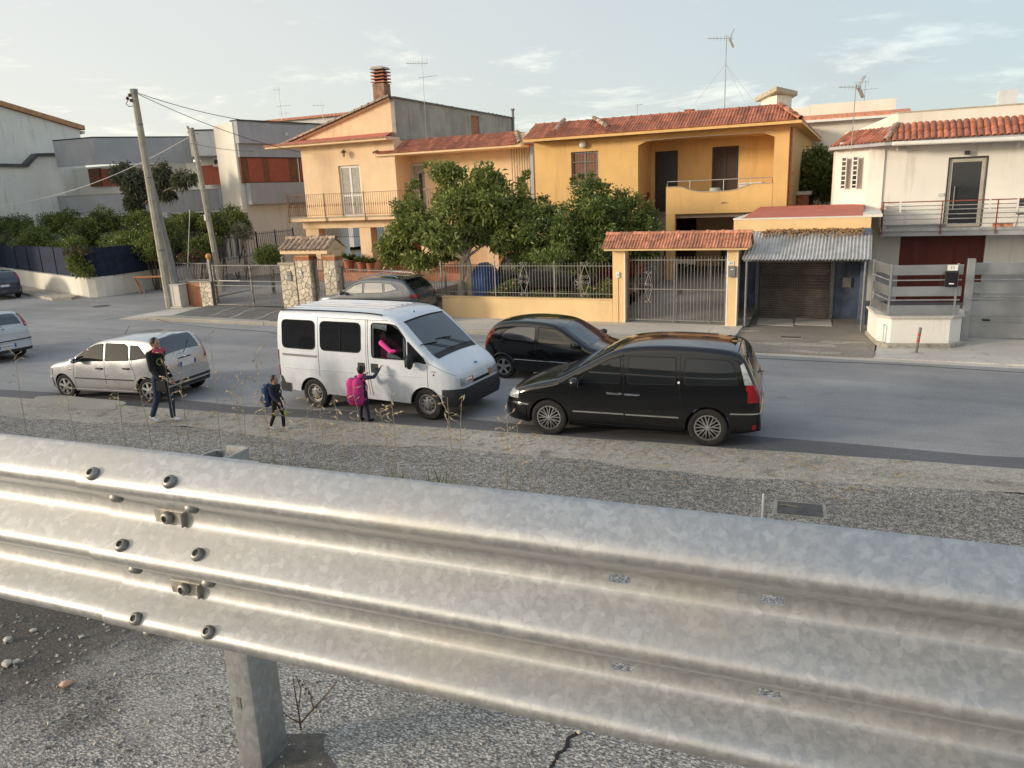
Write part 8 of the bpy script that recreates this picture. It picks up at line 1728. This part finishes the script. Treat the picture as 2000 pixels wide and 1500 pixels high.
def person(label, loc, rot, H, J, top, legs_m, shoe, hair_long=False, child=False, sleeve=None, hood=None):
    t0 = None; k = H/1.75; hs = 1.22 if child else 1.0; V_ = {a: Vector(b_)*H for a, b_ in J.items()}; hd = V_['head']; hr = .098*k*hs
    hip = (V_['hipL']+V_['hipR'])/2; ch_ = (V_['shL']+V_['shR'])/2; nk = ch_ + Vector((0, 0, .045*H)); fr = Vector((1, 0, 0))
    body = [[(hip, .10*k), (hip.lerp(ch_, .5), .10*k), (ch_, .09*k), (nk, .05*k*hs), (hd - Vector((0, 0, hr*.6)), .052*k*hs)], [(hd, (hr*.92, hr*.78, hr*1.12))], [(hd + Vector((hr*.9, 0, -hr*.15)), hr*.16)], [(hd + Vector((hr*.55, 0, -hr*.55)), hr*.42)]]
    for s in 'LR':
        sg = 1 if s == 'L' else -1
        body += [[(V_['sh'+s], .05*k), (V_['el'+s], .038*k), (V_['ha'+s], .026*k)], [(hip, .08*k), (V_['hip'+s], .075*k), (V_['kn'+s], .05*k), (V_['an'+s], .036*k), (V_['an'+s] + (V_['to'+s]-V_['an'+s])*.8, .03*k)], [(hd + Vector((0, sg*hr*.78, -.1*hr)), hr*.17)]]
        d = (V_['ha'+s]-V_['el'+s]).normalized(); w = d.cross(Vector((0, 0, 1))); w = w.normalized() if w.length > .1 else Vector((0, 1, 0)); n_ = w.cross(d); pm = V_['ha'+s] + d*.045*k; body.append([(V_['ha'+s], .026*k), (pm, .030*k)])
        for i, (o_, L) in enumerate(((-.024, .058), (-.008, .070), (.008, .066), (.024, .052))): a = pm + w*o_*k + d*.02*k; b_ = a + d*L*.5*k - n_*.008*k; body.append([(a, .0095*k), (b_, .0088*k), (b_ + d*L*.4*k - n_*.026*k, .0075*k)])
        a = V_['ha'+s] + w*sg*.02*k + d*.01*k; body.append([(a, .011*k), (a + (w*sg*.03 + d*.02)*k, .010*k), (a + (w*sg*.036 + d*.048)*k, .008*k)])
    o = solid('person', body, .0085*max(k, .7), SKIN, None); og = ORG[o.name]
    # rebuild about the feet so the figure stands at its own origin
    o.data.transform(Matrix.Translation(og)); o.location = loc; o.rotation_euler = (0, 0, rot); ORG[o.name] = Vector((0, 0, 0)); tag(o, label, 'person')
    b_t = [[(hip - Vector((0, 0, .02*H)), .122*k), (hip.lerp(ch_, .45), .128*k), (ch_ - Vector((0, 0, .01*H)), .112*k), (nk - Vector((0, 0, .012*H)), .062*k*hs)], [(V_['shL'], .07*k), (ch_, .10*k), (V_['shR'], .07*k)], [(hip + Vector((0, .07*k, 0)), .10*k), (hip - Vector((0, .07*k, 0)), .10*k)]]
    arms = [[(V_['sh'+s], .068*k), (V_['el'+s], .054*k), (V_['el'+s].lerp(V_['ha'+s], .92), .040*k)] for s in 'LR']
    if sleeve: solid('jacket', b_t, .016*max(k, .7), top, o); solid('sleeves', arms, .014*max(k, .7), sleeve, o)
    else: solid('jacket', b_t + arms, .016*max(k, .7), top, o)
    if hood: solid('hood', [[(nk + Vector((-.05*k, .05*k, -.01)), .062*k), (nk + Vector((-.09*k, 0, -.035*k)), .075*k), (nk + Vector((-.05*k, -.05*k, -.01)), .062*k)]], .014, hood, o)
    solid('trousers', [[(hip, .115*k), (V_['hip'+s], .094*k), (V_['kn'+s], .064*k), (V_['kn'+s].lerp(V_['an'+s], .95), .052*k)] for s in 'LR'], .015*max(k, .7), legs_m, o)
    for s in 'LR': a, b_ = V_['an'+s], V_['to'+s]; d = (b_-a); solid('shoe', [[(a + Vector((-.02*k, 0, -.018*k)), .046*k), (a.lerp(b_, .5) + Vector((0, 0, -.008*k)), .044*k), (b_, .036*k)]], .011, shoe, o)
    solid('hair', [[(hd + Vector((-hr*.22, 0, hr*.22)), (hr*.95, hr*.92, hr*1.05))], [(hd + Vector((-hr*.5, 0, -hr*.35)), hr*.55)]], .011, HAIR, o)
    for sg in (-1, 1): MB().ball(hd + Vector((hr*.86, sg*hr*.32, hr*.08)), hr*.10, 8, 6).build('eye', HAIR, o)
    MB().tube([hd + Vector((hr*.88, -hr*.25, -hr*.52)), hd + Vector((hr*.95, 0, -hr*.55)), hd + Vector((hr*.88, hr*.25, -hr*.52))], hr*.05, 5).build('mouth', pmat('lip', (.32, .12, .09), .5, bump=0) if 'lip' not in MAT else MAT['lip'], o)
    return o
WALK = dict(head=(.02, 0, .925), hipL=(0, .055, .52), hipR=(0, -.055, .52), knL=(.07, .055, .285), knR=(-.03, -.05, .29), anL=(.06, .05, .045), anR=(-.14, -.05, .075), toL=(.15, .055, .022), toR=(-.06, -.05, .022), shL=(.0, .095, .81), shR=(.0, -.10, .81), elL=(-.05, .125, .645), elR=(.03, -.125, .645), haL=(.05, .13, .50), haR=(.14, -.12, .53))
f0, f1 = pz(316, 806, .11), pz(334, 827, .11); hd_ = math.atan2(f1.y-f0.y, f1.x-f0.x); mid = f0.lerp(f1, .55)
man = person('adult in black jacket, jeans and white trainers walking beside the silver hatchback', tuple(pz(325, 824, .11)), R(6), 1.76, WALK, BLACKC, JEAN, SHOEW)
solid('scarf', [[(Vector((.05, .06, .845))*1.76, .05), (Vector((.075, 0, .83))*1.76, .05), (Vector((.05, -.06, .845))*1.76, .05)], [(Vector((.06, .02, .83))*1.76, .04), (Vector((.07, .02, .81))*1.76, .035)]], .014, cloth('red_pink_scarf', (.45, .05, .09), (.30, .04, .03), .7, 30), man)
em = MB(); em.lathe([(.05, 0), (.062, .006), (.074, 0)], (0, 0, 0), 18); eo = em.build('round_emblem', cloth('lime_print', (.16, .19, .04)), man); eo.location = (.140, -.07, 1.27); eo.rotation_euler = (0, R(90), R(-20)); eo.data.transform(Matrix.Translation(ORG[eo.name]))
def hold(o, of):                                      # a carried thing in the frame of the one who carries it
    o.matrix_world = of.matrix_basis @ o.matrix_basis
hb = thing('handbag', 'black handbag hanging at the right side of the walking adult', 'bag', man.location, rotz=R(6)); MB().extr([(.10, -.26, .70), (.42, -.26, .70), (.39, -.26, .93), (.13, -.26, .93)], (0, .10, 0)).build('bag_body', BLACKC, hb, bevel=.03); MB().tube([(.17, -.21, .93), (.19, -.215, 1.0), (.26, -.22, 1.03), (.32, -.215, 1.0), (.35, -.21, .93)], .012, 6).build('strap', SHOEB, hb)
def backpack(label, owner, H, c_, mat, s=1.0, strap=BLACKC):
    t = thing('backpack', label, 'backpack', owner.location, rotz=owner.rotation_euler.z); c_ = Vector(c_)*H
    solid('bag_body', [[(c_ + Vector((0, y, z))*s, (.085*s, .10*s, .13*s)) for y in (-.055, .055) for z in (-.11, .0, .11)]], .013, mat, t); solid('front_pocket', [[(c_ + Vector((-.085, y, -.08))*1.0, (.05*s, .09*s, .09*s)) for y in (-.04, .04)]], .013, mat, t)
    for sg in (-1, 1): MB().tube([c_ + Vector((.05, sg*.08*s, .15*s)), c_ + Vector((.15, sg*.10*s, .19*s)), c_ + Vector((.24, sg*.10*s, .06*s)), c_ + Vector((.18, sg*.11*s, -.14*s)), c_ + Vector((.05, sg*.09*s, -.16*s))], .014, 6).build('strap', strap, t)
    MB().tube([c_ + Vector((.03, -.03, .20*s)), c_ + Vector((.03, 0, .24*s)), c_ + Vector((.03, .03, .20*s))], .010, 5).build('loop', strap, t); return t
# child with the blue rucksack
f0, f1 = pz(534, 838, .11), pz(558, 840, .11); mid = f0.lerp(f1, .5); K1_ = dict(WALK); K1_['head'] = (.02, 0, .90); K1_['shL'] = (0, .11, .765); K1_['shR'] = (0, -.11, .765)
kid1 = person('child with dark hair and white trainers walking behind the van', (mid.x, mid.y, .11), R(4), 1.10, K1_, cloth('black_anorak', (.014, .015, .02)), cloth('black_leggings', (.012, .012, .012)), SHOEW, child=True, sleeve=NAVYC)
for (x, y, z) in ((.13, .055, .29), (-.01, -.05, .31)): MB().ball(Vector((x, y, z))*1.10, (.035, .045, .055), 8, 6).build('knee_patch', cloth('lime_patch', (.40, .43, .07)) if 'lime_patch' not in MAT else MAT['lime_patch'], kid1, smooth=True)
backpack('blue printed rucksack on the child behind the van', kid1, 1.10, (-.155, 0, .62), BLUEP, .98)
# child with the pink rucksack reaching for the door handle
RE_ = dict(head=(.03, .0, .90), hipL=(0, .055, .50), hipR=(0, -.055, .50), knL=(.03, .06, .27), knR=(.0, -.07, .27), anL=(-.02, .06, .045), anR=(-.03, -.12, .045), toL=(.07, .065, .022), toR=(.05, -.15, .022), shL=(.02, .11, .765), shR=(.03, -.11, .775), elL=(.10, .17, .68), elR=(.15, -.17, .76), haL=(.24, .06, .78), haR=(.25, -.24, .90))
ft = pz(712, 822, .0); kid2 = person('child in navy spotted jacket and pink hood reaching for the van door handle', (ft.x, ft.y, 0), van.t.rotation_euler.z + R(93), 1.16, RE_, STARC, cloth('dark_jeans', (.018, .024, .045)), SHOEB, child=True, hood=PINK)
backpack('big hot pink printed rucksack on the child at the van door', kid2, 1.16, (-.16, .02, .56), PINKP, 1.22, PINK)
# passenger in pink inside the van
pc = Vector((.52, -.70, 0)); SIT = dict(head=(-.02, 0, .80), hipL=(0, .05, .30), hipR=(0, -.05, .30), knL=(.22, .06, .32), knR=(.22, -.06, .32), anL=(.24, .06, .10), anR=(.24, -.06, .10), toL=(.32, .06, .08), toR=(.32, -.06, .08), shL=(.03, .10, .68), shR=(.03, -.10, .68), elL=(.16, .13, .56), elR=(.20, -.13, .57), haL=(.28, .06, .56), haR=(.32, -.06, .58))
M_ = van.t.matrix_basis if False else Matrix.Translation(van.t.location) @ Matrix.Rotation(van.t.rotation_euler.z, 4, 'Z'); w_ = M_ @ Vector((.40, -.80, .56)); person('child in hot pink jacket sitting inside the van door window', tuple(w_), van.t.rotation_euler.z, 1.42, SIT, PINK, NAVYC, SHOEB, child=True, hood=PINK)
# ================================================================== poles, wires, weeds and small things
CPOLE = pmat('pole_concrete', (.36, .325, .26), .92, var=.14, vs=3, dirt=(.19, .18, .165), dirt_amt=.7, bs=50, bump=.3)
def pole(label, base, top, r0, r1, name='utility_pole', sq=False):
    t = thing(name, label, 'pole', base, 'concrete poles'); base, top = Vector(base), Vector(top); m = MB(); m.tube([base - Vector((0, 0, .3)), base, base.lerp(top, .5), top], [r0, r0, (r0+r1)/2, r1], 8 if not sq else 4); m.build('shaft', CPOLE, t, smooth=not sq); return t
pA = pz(333, 601, 0); tA = pv(262, 182, pA.y-.15)
p1 = pole('tall leaning concrete utility pole beside the utility cabinet', pA, tA, .18, .13)
pr0 = pv(345, 545, pA.y+.5); pr1 = pv(283, 310, pA.y+.25); MB().tube([(pr0.x, pr0.y, 0), pr1], [.20, .13], 8).build('prop', pmat('pole_concrete_grey', (.27, .265, .255), .92, var=.12, vs=3, bs=50, bump=.3), p1, smooth=True)
MB().cyl(tA - Vector((0, 0, .02)), tA + Vector((0, 0, .16)), .155, 8).build('cap', MAT['pole_concrete_grey'], p1)
for k, (x, y) in enumerate(((253, 186), (249, 192), (256, 196))): q = pv(x, y, pA.y-.3); MB().lathe([(.02, -.07), (.07, -.05), (.05, -.02), (.08, 0), (.05, .03), (.06, .05), (.02, .07)], q, 10).build('insulator', IRON_B, p1)
MB().tube([pv(250, 195, pA.y-.3), pv(246, 203, pA.y-.3), pv(252, 208, pA.y-.3), pv(262, 207, pA.y-.2)], .018, 6).build('cable_loop', DARKF, p1)
for f_ in (.28, .62, .86): q = Vector(pA).lerp(tA, f_); MB().tube([q, q + Vector((.0, 0, .05))], [.195-.055*f_]*2, 10).build('band', IRON, p1)
pB = pv(426, 512, 29.5); tB = pv(374, 250, 29.5); p2 = pole('slimmer concrete pole behind the driveway gate', (pB.x, 29.5, .1), tB, .16, .11)
MB().tube([pv(378, 275, 29.6), pv(366, 247, 29.7)], .06, 6).build('stub', CPOLE, p2); MB().box((pv(402, 425, 29.3).x-.08, 29.25, pv(402, 425, 29.3).z-.15), (pv(402, 425, 29.3).x+.05, 29.42, pv(402, 425, 29.3).z+.15)).build('junction_box', PALEG, p2)
for y in (262, 280): q = pv(380, y, 29.4); MB().tube([q - Vector((.25, 0, 0)), q + Vector((.25, 0, 0))], .02, 5).build('crossarm', IRON, p2)
t = thing('stay_rod', 'thin upright steel stay between the two concrete poles', 'rod', pv(367, 515, 27.5)); MB().tube([pv(367, 520, 27.5), pv(371, 410, 27.5)], .02, 5).build('rod', STEEL, t)
def wire(label, pts, sag, r=.010, mat=None):
    a, b_ = Vector(pts[0]), Vector(pts[1]); P = [a.lerp(b_, i/24) - Vector((0, 0, sag*4*(i/24)*(1-i/24))) for i in range(25)]; o = MB().tube(P, r, 4).build('overhead_wire', mat or DARKF); tag(o, label, 'wire', 'overhead wires')
wire('upper overhead wire from the leaning pole to the peach house roof', (pv(270, 182, pA.y-.2), pv(600, 243, 34)), .35, .014); wire('lower overhead wire from the leaning pole to the peach balcony corner', (pv(270, 184, pA.y-.2), pv(585, 297, 33.2)), .25, .014)
wire('pale drooping cable from the second pole past the left edge', (pv(368, 268, 29.4), pv(-80, 405, 30)), .9, .016, PALEG); wire('short cable from the second pole to the grey house', (pv(384, 282, 29.5), pv(505, 295, 38)), .1, .012, IRON)
# manholes, drains
def cover(label, x, y, z, rx, ry, rot=0, sq=True, mat=None):
    q = pz(x, y, z); t = thing('manhole_cover', label, 'manhole', (q.x, q.y, z), 'street covers'); pl = [(-rx, -ry), (rx, -ry), (rx, ry), (-rx, ry)] if sq else [(rx*math.cos(a), ry*math.sin(a)) for a in [2*math.pi*i/24 for i in range(24)]]; c_, s_ = math.cos(rot), math.sin(rot)
    P = [(q.x+a*c_-b_*s_, q.y+a*s_+b_*c_) for a, b_ in pl]; MB().prism(P, z-.03, z+.006).build('frame', CONC_WORN if sq else IRON, t); P = [(q.x+(p_[0]-q.x)*.86, q.y+(p_[1]-q.y)*.86) for p_ in P]; MB().prism(P, z-.02, z+.010).build('lid', mat or IRON, t)
CI = pmat('cast_iron_cover', (.11, .105, .10), .7, metal=.4, var=.3, vs=6, bs=60, bump=.4)
cover('square iron cover in the gravelly pavement below the guard rail', 1562, 995, .10, .33, .24, .08, True, CI); cover('round manhole in the side road by the low cream wall', 197, 598, .002, .42, .42, 0, False, CI); cover('small grated drain in the garage apron', 1545, 659, .05, .32, .13, 0, True, CI)
t = thing('marker_stick', 'thin white stick standing behind the guard rail', 'stick', pv(1487, 1005, 2.3)); MB().tube([pv(1487, 1010, 2.3) - Vector((0, 0, .25)), pv(1491, 965, 2.3)], .004, 5).build('stick', WFRAME, t)
# dry grass behind the rail, rooted at the edge of the deck
STRAW = pmat('dry_straw', (.42, .33, .19), .9, var=.25, vs=20, bump=0); STRAWG = pmat('green_straw', (.20, .24, .06), .8, var=.3, vs=12, bump=0); SEEDH = pmat('oat_husk', (.44, .34, .22), .9, var=.3, vs=30, bump=0, rnd=.15)
rg = random.Random(9)
def oat(m, root, tip, seeds, hm, rad=.0028):
    root, tip = Vector(root), Vector(tip); P = [root.lerp(tip, i/6) + Vector((.012*math.sin(i*1.1+root.x*9), 0, 0))*(i/6) for i in range(7)]; m.tube(P, [rad, rad, rad, rad*.9, rad*.8, rad*.6, rad*.4], 4)
    for j in range(seeds):
        f_ = 1-.30*j/max(seeds, 1)*rg.uniform(.8, 1); p_ = root.lerp(tip, f_); an = rg.uniform(0, 6.28); out = Vector((math.cos(an), math.sin(an)*.6, rg.uniform(.0, .7)))*rg.uniform(.012, .045); q = p_ + out; hm.tube([p_, p_.lerp(q, .6) + Vector((0, 0, .006)), q], .0009, 3)
        d = (out.normalized()*.5 + Vector((0, 0, -.5 + rg.random()))).normalized()*rg.uniform(.014, .026); hm.tube([q, q+d*.45, q+d], [.0008, .0036, .0005], 5)
tall = [(25, 690), (130, 760), (222, 735), (268, 740), (318, 690), (342, 690), (406, 655), (448, 745), (466, 740), (500, 690), (515, 770), (598, 780), (625, 775), (652, 785), (690, 760), (764, 770), (868, 775), (897, 780), (985, 805), (1008, 830), (556, 790), (742, 800)]
for k, (x, y) in enumerate(tall):
    v = rg.uniform(2.35, 2.62); tp = pv(x, y, v); rt = pv(x + rg.uniform(-6, 22) + (28 if k % 3 == 0 else 8), 1010, v); rt.z = 2.83; rt.x = tp.x + rg.uniform(-.04, .09)
    t = thing('dry_oat_stalk', 'dry wild oat stalk with a drooping seed head behind the guard rail', 'grass stalk', rt, 'dry oat stalks behind the rail'); m, hm = MB(), MB(); oat(m, rt, tp, rg.randint(7, 14), hm, .0021); m.build('stem', STRAW, t); hm.build('seed_head', SEEDH, t)['kind'] = 'stuff'
m, mg = MB(), MB()
for i in range(150):
    x = rg.choice([rg.uniform(-40, 560), rg.uniform(-40, 1060)]); v = rg.uniform(2.3, 2.68); tp = pv(x, rg.uniform(850, 905) + max(0, x)*.055, v); L = tp.z-2.83
    if L < .08: continue
    oat(m, (tp.x + rg.uniform(-.07, .07), v, 2.82), tp, 0, m, .0016)
for i in range(26):
    x = rg.choice([218, 385, 392, 470, 500, 545, 775, 845, 860, 60]) + rg.uniform(-14, 14); v = rg.uniform(2.35, 2.6); b_ = pv(x, 900 + x*.06, v)
    for j in range(5): a = Vector((b_.x, v, max(2.83, b_.z-.12))); e = a + Vector((rg.uniform(-.06, .06), rg.uniform(-.04, .04), rg.uniform(.10, .22))); mg.tube([a, a.lerp(e, .6) + Vector((0, 0, .03)), e], [.0035, .003, .0006], 3)
tag(m.build('dry_grass', STRAW), 'thin dry grass along the outer edge of the deck', 'grass', kind='stuff'); tag(mg.build('green_grass', STRAWG), 'tufts of fresh green grass behind the guard rail', 'grass', kind='stuff')
# litter of straw on the lower pavement
m = MB()
for i in range(500):
    u = rg.uniform(-14, 1); v = near_v(u) - abs(rg.gauss(0, .9)) - .1; a = rg.uniform(0, 3.14); L = rg.uniform(.02, .11); m.obox((u, v, .121), (L, .003, .003), Matrix.Rotation(a, 3, 'Z'))
tag(m.build('straw_litter', STRAW), 'bits of dry straw scattered on the lower pavement', 'litter', kind='stuff')
# dead twigs by the post
w0 = pv(598, 1425, 1.42); w0.z = 2.835; t = thing('dead_twig_plant', 'dead branching weed growing beside the guard rail post', 'weed', w0); m = MB()
def tw(pts, r): m.tube([pv(x, y, v) for x, y, v in pts], r, 5)
tw([(588, 1425, 1.40), (585, 1400, 1.40), (575, 1345, 1.41), (572, 1318, 1.42)], [.003, .0026, .0018, .001]); tw([(588, 1412, 1.40), (612, 1385, 1.40), (640, 1355, 1.40), (657, 1332, 1.40)], [.0032, .003, .0024, .002]); tw([(612, 1385, 1.40), (606, 1355, 1.41), (590, 1325, 1.42)], [.0018, .0012, .0008]); tw([(586, 1412, 1.4), (568, 1403, 1.39), (553, 1392, 1.38)], [.0026, .002, .0016]); tw([(584, 1380, 1.4), (588, 1345, 1.41), (578, 1320, 1.42)], [.002, .0016, .001]); m.build('stems', TWIG, t)
for i in range(5): q = pv(585 + i*6, 1330 + i*8, 1.41); MB().ball(q, .004, 6, 4).build('dry_bud', IRON_B, t)
# pebbles and grit on the deck
PEB = [pmat('pale_pebble', (.55, .50, .42), .8, var=.2, vs=40, bs=150, space='object'), pmat('orange_pebble', (.60, .36, .24), .7, var=.2, vs=40, bs=150, space='object')]
for k, (x, y, r, lab) in enumerate([(16, 1253, .013, 'pale square pebble at the left edge'), (130, 1341, .015, 'orange pebble lying left of the post'), (14, 1301, .015, 'larger of the paired pebbles at the left edge'), (32, 1295, .011, 'smaller of the paired pebbles at the left edge'), (160, 1246, .008, 'small white pebble under the rail'), (66, 1234, .010, 'grey pebble close under the rail'), (1131, 1432, .007, 'tiny pale pebble at the head of the crack')]):
    q = pz(x, y, 2.83); m = MB(); m.ball((0, 0, 0), (r*1.25, r*.95, r*.7), 12, 8); rr_ = random.Random(k); m.v = [(a*(1+.18*math.sin(5*b_/r+k)), b_*(1+.16*math.sin(4*c_/r)), c_*(1+.15*math.cos(3*a/r+k))) for a, b_, c_ in m.v]; o = m.build('pebble', PEB[1 if k == 1 else 0], smooth=True); o.location = (q.x, q.y, 2.829); o.rotation_euler = (0, 0, rr_.uniform(0, 6)); tag(o, lab + ' on the concrete deck', 'pebble', 'pebbles on the deck')
m = MB()
for i in range(1500):
    x, y = rg.uniform(-20, 1500), rg.uniform(1200, 1530); q = pz(x, y, 2.83)
    if q.y > 1.9 or (x > 700 and y < 1380): continue
    s_ = rg.uniform(.0015, .005)*(1.4 if x < 250 else 1); m.obox((q.x, q.y, 2.8305), (s_, s_*.8, s_*.6), Matrix.Rotation(rg.uniform(0, 3), 3, 'Z') @ Matrix.Rotation(rg.uniform(0, 1), 3, 'X'))
tag(m.build('grit', pmat('grit_stone', (.30, .275, .24), .9, var=.6, vs=60, bump=0)), 'loose grit scattered on the concrete deck', 'grit', kind='stuff')
